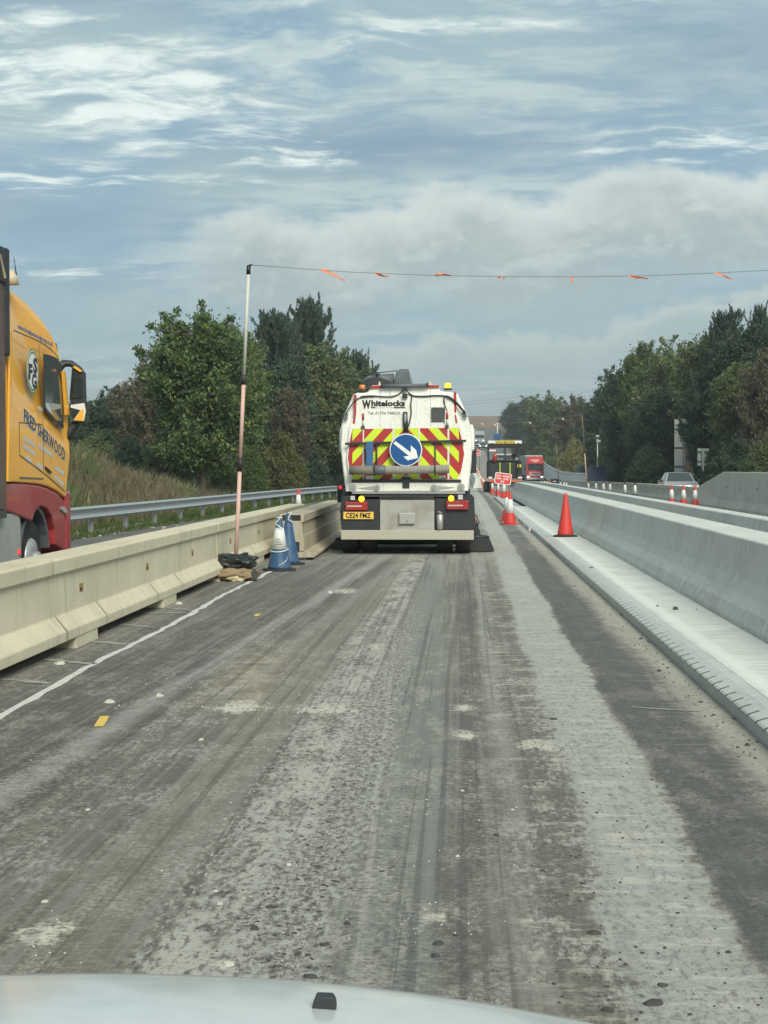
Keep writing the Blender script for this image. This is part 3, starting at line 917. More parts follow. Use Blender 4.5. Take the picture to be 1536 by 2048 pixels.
ribbon('road_marking', 'line_white', pts, wds)
for (px0, py0, px1, py1) in ((0, 1358, 102, 1368), (88, 1319, 188, 1329), (170, 1282, 252, 1289), (240, 1249, 310, 1255), (278, 1226, 372, 1226), (330, 1216, 385, 1221)):
    a, b = ground_at(px0, py0), ground_at(px1, py1)
    n = 8
    pp = [(a.x + (b.x - a.x) * i / n, a.y + (b.y - a.y) * i / n + rng.uniform(-0.02, 0.02)) for i in range(n + 1)]
    ribbon('road_marking', 'line_dusty', pp, [rng.uniform(0.05, 0.12) for _ in pp])
a, b = ground_at(1262, 1415), ground_at(1405, 1424)
ribbon('road_marking', 'line_dusty', [(a.x + (b.x - a.x) * i / 6, a.y + (b.y - a.y) * i / 6) for i in range(7)], [0.02, 0.035, 0.05, 0.045, 0.03, 0.03, 0.01])
p0, p1 = ground_at(197, 1454), ground_at(210, 1433)
ribbon('road_marking', 'line_yellow', [(p0.x, p0.y), (p1.x, p1.y)], 0.06)
p0, p1 = ground_at(511, 1233), ground_at(518, 1228)
ribbon('road_marking', 'line_yellow', [(p0.x, p0.y), (p1.x, p1.y)], 0.05)

# ------------------------------------------------------------------ right: kerb and slab
def kerb_and_slab():
    root = empty('concrete_kerb')
    tag(root, kind='structure')
    prof = [(1.755, -0.05), (1.755, 0.085), (1.768, 0.095), (1.875, 0.128), (1.95, 0.132), (1.95, -0.05)]
    cut = [(1.755, -0.05), (1.755, 0.076), (1.785, 0.0), (1.845, 0.0), (1.848, 0.119), (1.875, 0.128), (1.95, 0.132), (1.95, -0.05)]
    pitch, slot = 0.266, 0.038
    cuts = [2.5, 8.2, 14.2, 20.2, 27.0, 33.5, 39.4]
    for i in range(len(cuts) - 1):
        mb = MB()
        D = cuts[i] + 0.004
        end = cuts[i + 1] - 0.004
        while D < end - 1e-6:
            a = min(D + pitch - slot, end)
            mb.prism(prof, D, a)
            b = min(a + slot, end)
            if b - a > 0.005:
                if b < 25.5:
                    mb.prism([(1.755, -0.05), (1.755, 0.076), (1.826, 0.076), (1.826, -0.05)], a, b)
                    mb.prism([(1.7552, 0.076), (1.7552, 0.0845), (1.768, 0.0942), (1.826, 0.1119), (1.826, 0.076)], a, b, mi=1)  # dark strip laid flush in each notch, in place of its inner shade
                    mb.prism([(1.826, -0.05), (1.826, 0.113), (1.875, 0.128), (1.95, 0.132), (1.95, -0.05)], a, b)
                else:
                    mb.prism(prof, a, b)
            D = b
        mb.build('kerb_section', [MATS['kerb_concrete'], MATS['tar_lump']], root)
    for (a, b) in ((39.62, 42.3), (42.5, 47.6), (47.9, 60), (60.02, 83.2)):
        MB().prism([(1.70, -0.05), (1.72, 0.085), (1.735, 0.095), (1.84, 0.12), (1.95, 0.125), (1.95, -0.05)], a, b).build('kerb_section', MATS['kerb_concrete'], root)
    # slab bays with broom-finished joints
    slab = empty('concrete_slab')
    tag(slab, kind='structure')
    cuts2 = [2.5, 7.1, 12.3, 17.0, 22.4, 27.0, 33.5, 39.4]
    rr = random.Random(2)
    for i in range(len(cuts2) - 1):
        dz = rr.uniform(-0.003, 0.003)
        MB().prism([(1.952, -0.05), (1.952, 0.131 + dz), (2.25, 0.138 + dz), (2.62, 0.142 + dz), (2.62, -0.05)], cuts2[i] + 0.004, cuts2[i + 1] - 0.004).build('slab_bay', MATS['slab_concrete'], slab)
    for (a, b) in ((39.62, 42.3), (42.5, 47.6), (47.9, 54), (54.04, 60)):
        MB().prism([(1.952, -0.05), (1.952, 0.126), (2.62, 0.135), (2.62, -0.05)], a, b).build('slab_bay', MATS['slab_concrete'], slab)
    # lower bay beyond
    MB().prism([(1.952, -0.05), (1.952, 0.02), (2.5, 0.02), (2.5, -0.05)], 60.02, 83.2).build('slab_bay', MATS['kerb_concrete'], slab)
kerb_and_slab()

# ------------------------------------------------------------------ right: new concrete safety barriers
def barrier_line(name, prof, cuts, label, mat):
    root = empty(name, (0, 0, 0), 0, label, 'barrier')
    for i in range(len(cuts) - 1):
        mb = MB()
        a, b = cuts[i] + 0.013, cuts[i + 1] - 0.013
        n = max(1, int((b - a) / 3))
        stations = [a + (b - a) * k / n for k in range(n + 1)]
        m_ = len(prof)
        rr = random.Random(i * 7 + m_)
        vs_ = []
        for s in stations:
            for (X, Z) in prof:
                vs_.append((X + rr.uniform(-0.003, 0.003), s, Z + base_z(X, s)))
        fs = []
        for k in range(n):
            for j in range(m_):
                j2 = (j + 1) % m_
                fs.append((k * m_ + j, k * m_ + j2, (k + 1) * m_ + j2, (k + 1) * m_ + j))
        fs.append(tuple(range(m_))[::-1]); fs.append(tuple(n * m_ + j for j in range(m_)))
        mb.poly(vs_, fs)
        mb.build('barrier_section', MATS[mat], root, bevel=0.012, seg=1)
    return root
barrier_line('concrete_barrier', [(2.555, 0.10), (2.555, 0.185), (2.60, 0.30), (2.685, 0.40), (2.755, 0.52), (2.80, 0.70), (2.835, 0.895), (3.37, 0.895), (3.42, 0.6), (3.45, 0.10)],
             [2.5, 7.7, 19.65, 31.6, 43.6, 55.5, 67.5, 82.8], 'long new pale grey concrete barrier with wide flat top beside the slab', 'new_concrete')
barrier_line('concrete_barrier', [(3.98, -0.02), (3.98, 0.10), (4.06, 0.30), (4.13, 0.70), (4.15, 0.90), (4.46, 0.90), (4.48, 0.7), (4.56, 0.3), (4.60, -0.02)],
             [2.5, 13.0, 25.1, 37.0, 49.0, 61.0, 73.0, 86.0, 99.0, 112.0], 'second new grey concrete barrier running just behind the wide-topped one', 'new_concrete')

# rising new barrier beyond the paving machine
def far_wall():
    root = empty('concrete_barrier', (0, 0, 0), 0, 'new white concrete barrier climbing the hill beyond the paver', 'barrier')
    ys = list(range(146, 300, 12))
    for i in range(len(ys) - 1):
        mb = MB()
        a, b = ys[i] + 0.02, ys[i + 1] - 0.02
        pr = [(1.05, -0.05), (1.05, 0.1), (1.20, 0.5), (1.25, 0.9), (1.75, 0.9), (1.80, 0.5), (1.95, -0.05)]
        vs_ = [(x_, s, z_ + road_z(s)) for s in (a, b) for (x_, z_) in pr]
        n = len(pr)
        fs = [(j, (j + 1) % n, n + (j + 1) % n, n + j) for j in range(n)] + [tuple(range(n))[::-1], tuple(range(n, 2 * n))]
        mb.poly(vs_, fs).build('barrier_section', MATS['slab_concrete'], root)
far_wall()

# ------------------------------------------------------------------ left: temporary concrete barriers
def temp_barrier(L, label, feet=(0, 4.1, 8.1, 12.2), pockets=(4.3, 7.3, 10.2), mat='old_concrete'):
    root = empty('concrete_barrier', (0, 0, 0), 0, label, 'barrier', 'temporary barriers along the works lane')
    mb = MB()
    half = [(0.27, 0.10), (0.27, 0.185), (0.262, 0.195), (0.165, 0.315), (0.150, 0.66), (0.158, 0.672), (0.185, 0.682), (0.185, 0.80), (0.172, 0.812)]
    prof = half + [(-x_, z_) for (x_, z_) in half[::-1]]
    mb.prism(prof, 0.02, L - 0.02)
    mb.build('barrier_body', MATS[mat], root, bevel=0.006, seg=1)
    for f_ in feet:
        a, b = max(0.012, f_ - 0.40), min(L - 0.012, f_ + 0.40)
        MB().prism([(-0.264, -0.01), (0.264, -0.01), (0.262, 0.0998), (-0.262, 0.0998)], a, b).build('foot', MATS[mat], root)
    for p_ in pockets:
        mb = MB()
        mb.box(0.153, 0.1605, p_ - 0.07, p_ + 0.07, 0.455, 0.535)
        o = mb.build('lifting_pocket', [MATS['pocket_yellow']], root)
        MB().box(0.1606, 0.163, p_ - 0.045, p_ + 0.01, 0.468, 0.50).build('pocket_hole', MATS['ink_black'], o)
    for f_ in feet[1:-1]:
        for d_ in (-0.75, 0.75):
            MB().poly([(0.2705, f_ + d_ - 0.008, 0.105), (0.2705, f_ + d_ + 0.008, 0.105), (0.2705, f_ + d_ + 0.008, 0.190), (0.166, f_ + d_ + 0.008, 0.318), (0.166, f_ + d_ - 0.008, 0.318), (0.2705, f_ + d_ - 0.008, 0.190)],
                      [(0, 1, 2, 5), (5, 2, 3, 4)]).build('crack_joint', MATS['dark_metal'], root, flip=False)
    return root
def left_temp():
    labs = ['beige concrete barrier section nearest the camera, left edge of the lane', 'beige concrete barrier section behind the tall pole and blue cones']
    r = temp_barrier(12.2, labs[0]); r.location = (-3.69, 9.8, 0)
    r = temp_barrier(12.2, labs[1], pockets=(1.3, 4.6, 7.6, 10.4)); r.location = (-3.69, 22.0, 0)
    r = temp_barrier(12.2, 'beige concrete barrier section running off past the left of the bonnet', pockets=()); r.location = (-3.69, -2.4, 0)
left_temp()

def angled_barrier():
    root = empty('concrete_barrier', (-2.97, 26.7, 0), R(0.9), 'open-ended grey-brown barrier with ribbed feet beside the road sweeper', 'barrier', 'temporary barriers along the works lane')
    half = [(0.225, 0.16), (0.205, 0.42), (0.195, 0.43), (0.175, 0.66), (0.215, 0.668), (0.215, 0.80)]
    prof = half + [(-x_, z_) for (x_, z_) in half[::-1]]
    MB().prism(prof, 0.0, 12.0).build('barrier_body', MATS['brown_concrete'], root, bevel=0.006, seg=1)
    MB().box(-0.16, 0.16, -0.004, 0.03, 0.69, 0.79).build('end_recess', MATS['ink_black'], root)
    MB().box(-0.10, 0.08, -0.03, -0.001, 0.33, 0.66).build('end_bracket', MATS['galvanised'], root)
    MB().box(-0.19, 0.14, -0.012, -0.0005, 0.16, 0.32).build('end_plate', MATS['ink_black'], root)
    MB().box(-0.24, 0.26, -0.03, 12.0, 0.0, 0.045).build('base_rail', MATS['black_rubber'], root)
    for k in range(26):
        y0 = 0.02 + k * 0.46
        MB().prism([(0.10, 0.045), (0.40, 0.05), (0.40, 0.085), (0.30, 0.14), (0.10, 0.20)], y0, y0 + 0.33).build('foot_rib', MATS['brown_concrete'], root)
        MB().box(0.12, 0.37, y0 + 0.34, y0 + 0.45, 0.045, 0.075).build('foot_gap', MATS['black_rubber'], root)
    MB().box(0.206, 0.214, 4.9, 4.98, 0.50, 0.62).build('slot', MATS['ink_black'], root)
angled_barrier()

# ------------------------------------------------------------------ left: steel guardrail
def rail_pt(D):
    return Vector((-9.2 + 0.0433 * (D - 30), D, 0))
def guardrail():
    root = empty('guardrail', (0, 0, 0), 0, 'galvanised steel guardrail along the grass verge on the left', 'guardrail')
    prof = [(0.00, 0.0), (0.045, 0.02), (0.075, 0.055), (0.03, 0.10), (0.0, 0.135), (0.0, 0.185), (0.03, 0.22), (0.075, 0.265), (0.045, 0.30), (0.0, 0.315)]
    sec = [24 + 3.2 * i for i in range(23)]
    for i in range(0, len(sec) - 1, 2):
        e = min(i + 2, len(sec) - 1)
        mb = MB()
        st = [sec[i] - 0.03, sec[e] + 0.03]
        vs_ = []
        for k, s in enumerate(st):
            p = rail_pt(s)
            off = 0.004 if (i // 2) % 2 else 0.0
            for (ox, oz) in prof:
                vs_.append((p.x + ox + off, s, ground_z(p.x, s) + 0.38 + oz))
            for (ox, oz) in prof[::-1]:
                vs_.append((p.x + ox + off - 0.006, s, ground_z(p.x, s) + 0.38 + oz))
        n = len(prof) * 2
        mb.poly(vs_, [(j, (j + 1) % n, n + (j + 1) % n, n + j) for j in range(n)] + [tuple(range(n))[::-1], tuple(range(n, 2 * n))])
        mb.build('rail_beam', MATS['galvanised'], root)
    for s in sec:
        p = rail_pt(s)
        z = ground_z(p.x, s)
        mb = MB()
        mb.box(p.x - 0.13, p.x - 0.01, s - 0.035, s - 0.025, z - 0.1, z + 0.64)
        mb.box(p.x - 0.13, p.x - 0.12, s - 0.025, s + 0.03, z - 0.1, z + 0.64)
        mb.box(p.x - 0.02, p.x - 0.01, s - 0.025, s + 0.03, z - 0.1, z + 0.64)
        mb.build('post', MATS['steel_grey'], root)
guardrail()

# ------------------------------------------------------------------ far right: old barrier with a tall transition, site fence
def right_old():
    X = 10.15
    root = empty('concrete_barrier', (0, 0, 0), 0, 'tall weathered concrete barrier with sloping end at the right edge', 'barrier')
    def sec(a, b, ha, hb, name, wd=0.0):
        mb = MB()
        vs_ = []
        for s, h in ((a, ha), (b, hb)):
            z = right_z(s)
            pr = [(X - 0.36, -0.02), (X - 0.36, 0.16), (X - 0.24, 0.42), (X - 0.15, h), (X + 0.15, h), (X + 0.36, 0.16), (X + 0.36, -0.02)]
            vs_ += [(x_, s, z + z_) for (x_, z_) in pr]
        n = 7
        mb.poly(vs_, [(j, (j + 1) % n, n + (j + 1) % n, n + j) for j in range(n)] + [tuple(range(n))[::-1], tuple(range(n, 2 * n))])
        return mb.build(name, MATS['far_concrete'], root, bevel=0.015, seg=1)
    cuts = [36.0, 42.0, 48.0, 54.0, 59.6]
    for i in range(4):
        o = sec(cuts[i] + 0.01, cuts[i + 1] - 0.01, 1.47, 1.47, 'barrier_section')
        for q in (1.5, 4.5):
            MB().box(X - 0.215, X - 0.195, cuts[i] + q - 0.05, cuts[i] + q + 0.05, 0.86, 0.93).build('bolt_hole', MATS['dark_metal'], o)
        for q in (0.9, 2.7, 4.5):
            MB().box(X - 0.365, X - 0.355, cuts[i] + q - 0.35, cuts[i] + q + 0.35, -0.015, 0.07).build('drain_slot', MATS['ink_black'], o)
    sec(59.62, 66.2, 1.47, 0.80, 'end_ramp')
    low = empty('concrete_barrier', (0, 0, 0), 0, 'low weathered concrete barrier in front of the parked car', 'barrier')
    cs_ = [66.3 + 6.0 * i for i in range(16)]
    for i in range(len(cs_) - 1):
        mb = MB()
        vs_ = []
        for s in (cs_[i] + 0.02, cs_[i + 1] - 0.02):
            z = right_z(s)
            half = [(0.28, -0.02), (0.27, 0.18), (0.17, 0.32), (0.15, 0.62), (0.19, 0.63), (0.19, 0.80)]
            pr = [(X + a_, z_) for (a_, z_) in half] + [(X - a_, z_) for (a_, z_) in half[::-1]]
            vs_ += [(x_, s, z + z_) for (x_, z_) in pr]
        n = 12
        mb.poly(vs_, [(j, (j + 1) % n, n + (j + 1) % n, n + j) for j in range(n)] + [tuple(range(n))[::-1], tuple(range(n, 2 * n))])
        o = mb.build('barrier_section', MATS['far_concrete'], low)
        for q in (1.6, 3.0, 4.4):
            MB().box(X - 0.166, X - 0.157, cs_[i] + q - 0.05, cs_[i] + q + 0.05, right_z(cs_[i] + q) + 0.44, right_z(cs_[i] + q) + 0.53).build('lifting_pocket', MATS['pocket_yellow'], o)
right_old()

def site_fence():
    root = empty('site_fence', (0, 0, 0), 0, 'curving white hoarding fence behind the red lorry', 'fence')
    path = []
    for (px, D, top, bot) in ((1178, 140, 945.5, 960), (1160, 148, 945.5, 959), (1142, 158, 945, 958), (1125, 170, 943, 957), (1110, 185, 938.5, 954), (1098, 205, 932, 951), (1088, 230, 924, 946), (1080, 262, 916, 939)):
        a, b = at(px, top, D), at(px, bot, D)
        path.append((a.x, D, a.z, b.z))
    for i in range(len(path) - 1):
        (x0, d0, t0, b0), (x1, d1, t1, b1) = path[i], path[i + 1]
        mb = MB()
        vs_ = [(x0, d0, b0 - 0.7), (x1, d1 - 0.05, b1 - 0.7), (x1, d1 - 0.05, t1), (x0, d0, t0)]
        vs_ += [(x_ + 0.08, y_, z_) for (x_, y_, z_) in vs_]
        mb.poly(vs_, [(0, 1, 2, 3), (4, 7, 6, 5), (0, 4, 5, 1), (1, 5, 6, 2), (2, 6, 7, 3), (3, 7, 4, 0)])
        o = mb.build('panel', MATS['hoarding_white'], root)
        MB().poly([(x0 - 0.04, d0, t0 - 0.24), (x1 - 0.04, d1 - 0.05, t1 - 0.24), (x1 - 0.04, d1 - 0.05, t1 - 0.17), (x0 - 0.04, d0, t0 - 0.17),
                   (x0 - 0.005, d0, t0 - 0.24), (x1 - 0.005, d1 - 0.05, t1 - 0.24), (x1 - 0.005, d1 - 0.05, t1 - 0.17), (x0 - 0.005, d0, t0 - 0.17)],
                  [(0, 1, 2, 3), (4, 7, 6, 5), (0, 4, 5, 1), (1, 5, 6, 2), (2, 6, 7, 3), (3, 7, 4, 0)]).build('rail', MATS['steel_grey'], o)
site_fence()

# ------------------------------------------------------------------ the road sweeper
SW = Vector((-1.045, 28.5, 0.0))
def c1(cx, cy, y=0.0):
    """photo measure (enlarged crop of the sweeper) to the sweeper's own metres, y = distance forward of its tail"""
    p = at(640 + cx / 4.042, 720 + cy / 4.042, SW.y + y) - SW
    return p.x, p.z
def cp(pts, y=0.0):
    return [c1(a, b, y) for (a, b) in pts]

def sweeper():
    S = empty('road_sweeper', SW, 0, 'white road sweeper lorry with red and yellow chevrons and blue arrow sign', 'sweeper')
    W = MATS['white_body']
    # hopper body: rear outline drawn forward
    outl = cp([(408, 228), (412, 205), (500, 198), (870, 196), (962, 200), (968, 248), (1072, 258), (1112, 268), (1190, 440), (1216, 530), (1232, 700), (1222, 860), (1200, 1062),
               (205, 1066), (178, 860), (162, 700), (168, 530), (190, 450), (266, 275), (302, 262), (380, 260)])
    mb = MB()
    n = len(outl)
    def ring(y, k, dz=0.0):
        cx = 0.0; cz = 1.9
        return [((x_ - cx) * k + cx, y, (z_ - cz) * k + cz + dz) for (x_, z_) in outl]
    rings = [ring(0.05, 0.985), ring(0.10, 1.0), ring(3.3, 1.0), ring(3.4, 0.98)]
    vs_ = sum(rings, [])
    fs = []
    for k in range(3):
        for j in range(n):
            j2 = (j + 1) % n
            fs.append((k * n + j, k * n + j2, (k + 1) * n + j2, (k + 1) * n + j))
    fs.append(tuple(range(n))[::-1]); fs.append(tuple(3 * n + j for j in range(n)))
    mb.poly(vs_, fs)
    body = mb.build('hopper_body', W, S, bevel=0.02)
    # rear door, slightly proud
    dr = cp([(300, 275), (1075, 268), (1110, 420), (1150, 550), (1172, 760), (1150, 985), (240, 990), (215, 800), (235, 550), (285, 420)])
    door = MB().prism(dr, -0.01, 0.06).build('rear_door', W, S, bevel=0.02)
    for cx in (487, 893):
        x_, _ = c1(cx, 400)
        MB().box(x_ - 0.003, x_ + 0.003, -0.0125, -0.0105, c1(0, 545)[1], c1(0, 235)[1]).build('panel_seam', MATS['ink_grey'], door)
    # side lockers
    for (a, b, c_, d_) in ((140, 167, 535, 738), (1212, 1250, 515, 725)):
        x0, z0 = c1(a, d_); x1, z1 = c1(b, c_)
        MB().prism([(x0, z0), (x1, z0 + 0.0), (x1, z1), (x0 + 0.02, z1), (x0, z1 - 0.1)] if a < 600 else [(x0, z0), (x1, z0), (x1, z1 - 0.12), (x1 - 0.03, z1), (x0, z1)], 0.5, 2.4).build('side_locker', MATS['white_plastic'], S, bevel=0.015)
    # chevron panels, each with its stripes
    outline = [(262, 558), (1122, 548), (1148, 650), (1166, 760), (1140, 900), (1112, 962), (268, 966), (240, 880), (226, 790), (240, 660)]
    for (xa, xb, name) in ((226, 345, 0), (357, 586, 0), (603, 795, 0), (808, 1030, 0), (1046, 1168, 0)):
        pg = clip_poly(clip_poly(outline, 1, 0, -xa), -1, 0, xb)
        pnl = MB().prism(cp(pg), -0.014, -0.0102).build('chevron_panel', MATS['red_retro'], S)
        # stripes: an upside down V about x = 697
        inner = [(x_ * 1.0, y_) for (x_, y_) in pg]
        lo_x, hi_x = min(p[0] for p in pg), max(p[0] for p in pg)
        margin = 5
        inner = clip_poly(inner, 0, 1, -(min(p[1] for p in pg) + 2))
        if xa == 226:
            inner = clip_poly(inner, 1, 0.0, -262)
        if xb == 1168:
            inner = clip_poly(inner, -1, 0.0, 1122) if True else inner
        for s in (-1, 1):
            half = clip_poly(inner, s, 0, -s * 697)
            if len(half) < 3: continue
            for k in range(-4, 9):
                # stripe: value q = y - 1.15*|x-697| between two limits
                q0 = 350 + k * 185 - 640
                q1 = q0 + 88
                st = clip_poly(half, -s * 1.12, 1, s * 1.12 * 697 - q0)
                st = clip_poly(st, s * 1.12, -1, -s * 1.12 * 697 + q1) if len(st) >= 3 else st
                if len(st) >= 3:
                    MB().prism(cp(st), -0.0165, -0.0142).build('stripe', MATS['yellow_retro'], pnl)
    for cx in (351, 594, 801, 1038):
        x_, z_ = c1(cx, 760)
        MB().box(x_ - 0.011, x_ + 0.011, -0.017, -0.0105, c1(0, 962)[1], c1(0, 550)[1]).build('white_divider', MATS['white_plastic'], S)
    # lettering
    def lett(name, body, mat, cx0, cx1, cyb, h, bold=0.0, slant=0.0):
        x0, zb = c1(cx0, cyb); x1, _ = c1(cx1, cyb)
        return text_obj(name, body, MATS[mat], S, frame((x0, -0.0128, zb), (1, 0, 0), (slant, 0, 1)), size=h / 4.042 / 108, bold=bold, width=x1 - x0)
    lett('lettering', 'W', 'ink_black', 340, 412, 390, 62, 0.012)
    lett('lettering', 'hitelocks', 'ink_black', 415, 688, 372, 44, 0.007)
    lett('lettering', 'Tel: 01756 748624', 'ink_grey', 386, 646, 440, 21, 0.002)
    for (a, b) in ((412, 447), (596, 688)):
        x0, z0 = c1(a, 391); x1, z1 = c1(b, 380)
        MB().box(x0, x1, -0.0125, -0.0103, z0, z1).build('underline', MATS['ink_black'], S)
    x0, z0 = c1(450, 389); x1, z1 = c1(592, 383)
    for k in range(24):
        xx = x0 + (x1 - x0) * k / 24
        MB().box(xx, xx + 0.008, -0.0122, -0.0103, z0, z1 - (k % 3) * 0.003).build('small_lettering', MATS['ink_grey'], S)
    # dark square vent, red tape, reflectors
    def plate(name, mat, a, b, c_, d_, y0, y1, parent=S, bevel=0.0):
        x0, z0 = c1(a, d_); x1, z1 = c1(b, c_)
        return MB().box(x0, x1, y0, y1, z0, z1).build(name, MATS[mat], parent, bevel=bevel)
    v_ = plate('vent_panel', 'dark_metal', 899, 1007, 383, 502, -0.025, -0.0103, S, 0.004)
    for (a, b) in ((903, 390), (998, 390), (903, 490), (998, 490)):
        x_, z_ = c1(a, b)
        MB().cyl((x_, -0.03, z_), (x_, -0.024, z_), 0.008, n=8).build('bolt', MATS['galvanised'], v_)
    for pts in ([(272, 278), (292, 278), (294, 420), (288, 470), (282, 515), (264, 515), (270, 470), (275, 400)],
                [(1080, 258), (1102, 258), (1104, 400), (1100, 430), (1086, 420)], [(1088, 440), (1100, 445), (1112, 510), (1096, 512)]):
        MB().prism(cp(pts), -0.0145, -0.0103).build('red_tape', MATS['red_retro'], S)
    for pts in ([(412, 210), (490, 203), (490, 228), (408, 230)], [(868, 200), (960, 203), (966, 222), (866, 224)]):
        MB().prism(cp(pts), 0.02, 0.048).build('red_tape', MATS['red_retro'], S)
    for (a, b) in ((349, 460), (1028, 452)):
        x_, z_ = c1(a, b)
        MB().lathe([(0.006, -0.05), (0.020, -0.06), (0.022, 0.0), (0.020, 0.06), (0.008, 0.07)], 10, (x_, -0.02, z_)).build('reflector', MATS['lamp_red'], S)
        MB().cyl((x_, -0.02, z_ - 0.06), (x_, -0.02, z_ - 0.17), 0.016, 0.022, 8).build('latch', MATS['clear_lens'], S)
        MB().box(x_ - 0.035, x_ + 0.03, -0.04, -0.0103, z_ - 0.22, z_ - 0.17).build('latch_base', MATS['dark_metal'], S)
    # roller tube across the top, hook, camera
    a = c1(500, 213, -0.02); b = c1(868, 206, -0.02)
    tb = MB().cyl((a[0], -0.02, a[1]), (b[0], -0.02, b[1]), 0.037, n=14).build('roller_tube', MATS['dark_grey_plastic'], S)
    for q in (a, b):
        MB().lathe([(0.02, -0.02), (0.045, -0.015), (0.045, 0.015), (0.02, 0.02)], 12, (q[0], -0.02, q[1] + 0.01), 'x').build('tube_end', MATS['black_plastic'], tb)
    for cx in (480, 890):
        x_, z_ = c1(cx, 200, 0.2)
        MB().lathe([(0.03, 0), (0.022, 0.04), (0.004, 0.09)], 8, (x_, 0.25, z_ - 0.02)).build('lifting_eye', MATS['beige_trim'], S)
    plate('rear_camera', 'black_plastic', 668, 708, 272, 308, -0.08, -0.0103, S, 0.006)
    plate('camera_bracket', 'black_plastic', 665, 705, 228, 246, -0.06, 0.0, S, 0.004)
    hk = MB()
    pts = [c1(690, 420), c1(690, 470), c1(693, 520), c1(700, 590)]
    hk.tube([(p[0], -0.05, p[1]) for p in pts], [0.042, 0.045, 0.05, 0.035], 10)
    hk.build('hose_boom', MATS['black_plastic'], S)
    x_, z_ = c1(690, 470)
    MB().lathe([(0.02, -0.10), (0.026, -0.05), (0.026, 0.05), (0.01, 0.09)], 8, (x_, -0.085, z_)).build('boom_glint', MATS['steel_grey'], S)
    # cables
    def cable(pts, r, mat='black_rubber', y=-0.03):
        P_ = [Vector((c1(a, b)[0], y, c1(a, b)[1])) for (a, b) in pts]
        out = []
        for i in range(len(P_) - 1):
            p0, p1, p2, p3 = P_[max(0, i - 1)], P_[i], P_[i + 1], P_[min(len(P_) - 1, i + 2)]
            for k in range(4):
                u = k / 4
                out.append(0.5 * ((2 * p1) + (-p0 + p2) * u + (2 * p0 - 5 * p1 + 4 * p2 - p3) * u * u + (-p0 + 3 * p1 - 3 * p2 + p3) * u ** 3))
        out.append(P_[-1])
        MB().tube(out, r, 6).build('cable', MATS[mat], S)
    cable([(208, 440), (240, 385), (290, 325), (350, 298), (440, 292), (560, 298), (630, 280), (680, 240)], 0.011)
    cable([(330, 300), (380, 294), (440, 292)], 0.018)
    cable([(700, 245), (740, 285), (820, 295), (930, 288), (1010, 292), (1070, 312), (1130, 375), (1170, 420)], 0.013)
    cable([(1020, 292), (1080, 325), (1140, 390), (1172, 430)], 0.024, y=-0.035)
    cable([(745, 290), (735, 360), (738, 430), (725, 500), (708, 560)], 0.012)
    cable([(690, 243), (715, 262), (745, 282)], 0.008)
    cable([(1008, 298), (998, 330), (1012, 370), (1030, 410)], 0.006)
    cable([(1000, 300), (1010, 345), (1008, 420), (1005, 520)], 0.006)
    cable([(560, 235), (572, 262), (560, 290)], 0.003)
    for pts in ([(192, 430), (225, 430), (222, 480), (190, 482)], [(1150, 410), (1172, 405), (1192, 462), (1158, 462)]):
        MB().prism(cp(pts), -0.03, 0.02).build('side_lamp', MATS['dark_grey_plastic'], S, bevel=0.004)
    # beacons on shoulders
    for (a, c_, mat) in ((338, 0, 'lamp_orange'), (1033, 1, 'beacon_lit')):
        x_, zb = c1(a, 252 if c_ == 0 else 238)
        MB().lathe([(0.085, -0.005), (0.085, 0.012), (0.055, 0.03)], 12, (x_, 0.13, zb)).build('beacon_base', MATS['black_plastic'], S)
        MB().lathe([(0.058, 0.031), (0.060, 0.07), (0.056, 0.115), (0.042, 0.125)], 14, (x_, 0.13, zb)).build('beacon', MATS[mat], S)
    # engine intake and silencer on the roof
    y0 = 1.3
    pts = cp([(600, 190), (605, 130), (622, 85), (715, 80), (728, 130), (745, 196)], y0)
    mb = MB().prism(pts, y0, y0 + 0.7)
    eng = mb.build('intake_housing', MATS['dark_grey_plastic'], S, bevel=0.02)
    for k in range(7):
        xa, za = c1(612 + k * 19, 186, y0); xb, zb = c1(624 + k * 15, 100, y0)
        MB().tube([(xa, y0 - 0.005, za), (xb, y0 - 0.005, zb)], 0.008, 5).build('rib', MATS['dark_grey_plastic'], eng)
    a_ = c1(640, 80, y0); b_ = c1(715, 74, y0)
    MB().box(a_[0], b_[0], y0 + 0.02, y0 + 0.5, a_[1] - 0.02, b_[1]).build('intake_cap', MATS['black_plastic'], S, bevel=0.01)
    a_ = c1(360, 175, 1.5); b_ = c1(600, 162, 1.5)
    MB().tube([(a_[0], 1.5, a_[1] - 0.05), (a_[0] + 0.1, 1.5, a_[1]), (b_[0], 1.5, b_[1])], [0.10, 0.12, 0.13], 14).build('air_duct', MATS['dark_grey_plastic'], S)
    x0, z0 = c1(330, 205, 1.35); x1, z1 = c1(470, 140, 1.35)
    MB().prism([(x0, z0), (x1 + 0.25, z0), (x1 + 0.25, z0 + 0.08), (x1, z1 + 0.02), (x0 + 0.12, z1 - 0.02), (x0, z0 + 0.06)], 1.35, 2.6).build('engine_cowl', MATS['black_plastic'], S, bevel=0.015)
    a_ = c1(430, 110, 1.4); b_ = c1(625, 85, 1.4)
    MB().tube([(a_[0], 1.4, a_[1] - 0.1), (a_[0], 1.4, a_[1]), (b_[0], 1.4, b_[1]), (b_[0] + 0.04, 1.4, b_[1] - 0.05)], 0.012, 6).build('guard_rail', MATS['dark_metal'], S)
    a_ = c1(465, 112, 1.4)
    MB().lathe([(0.03, -0.06), (0.035, 0), (0.02, 0.035)], 8, (a_[0], 1.4, a_[1])).build('work_lamp', MATS['black_plastic'], S)
    # horizontal bar, blue strap, frame for wander hose
    a_ = c1(205, 676); b_ = c1(1182, 653)
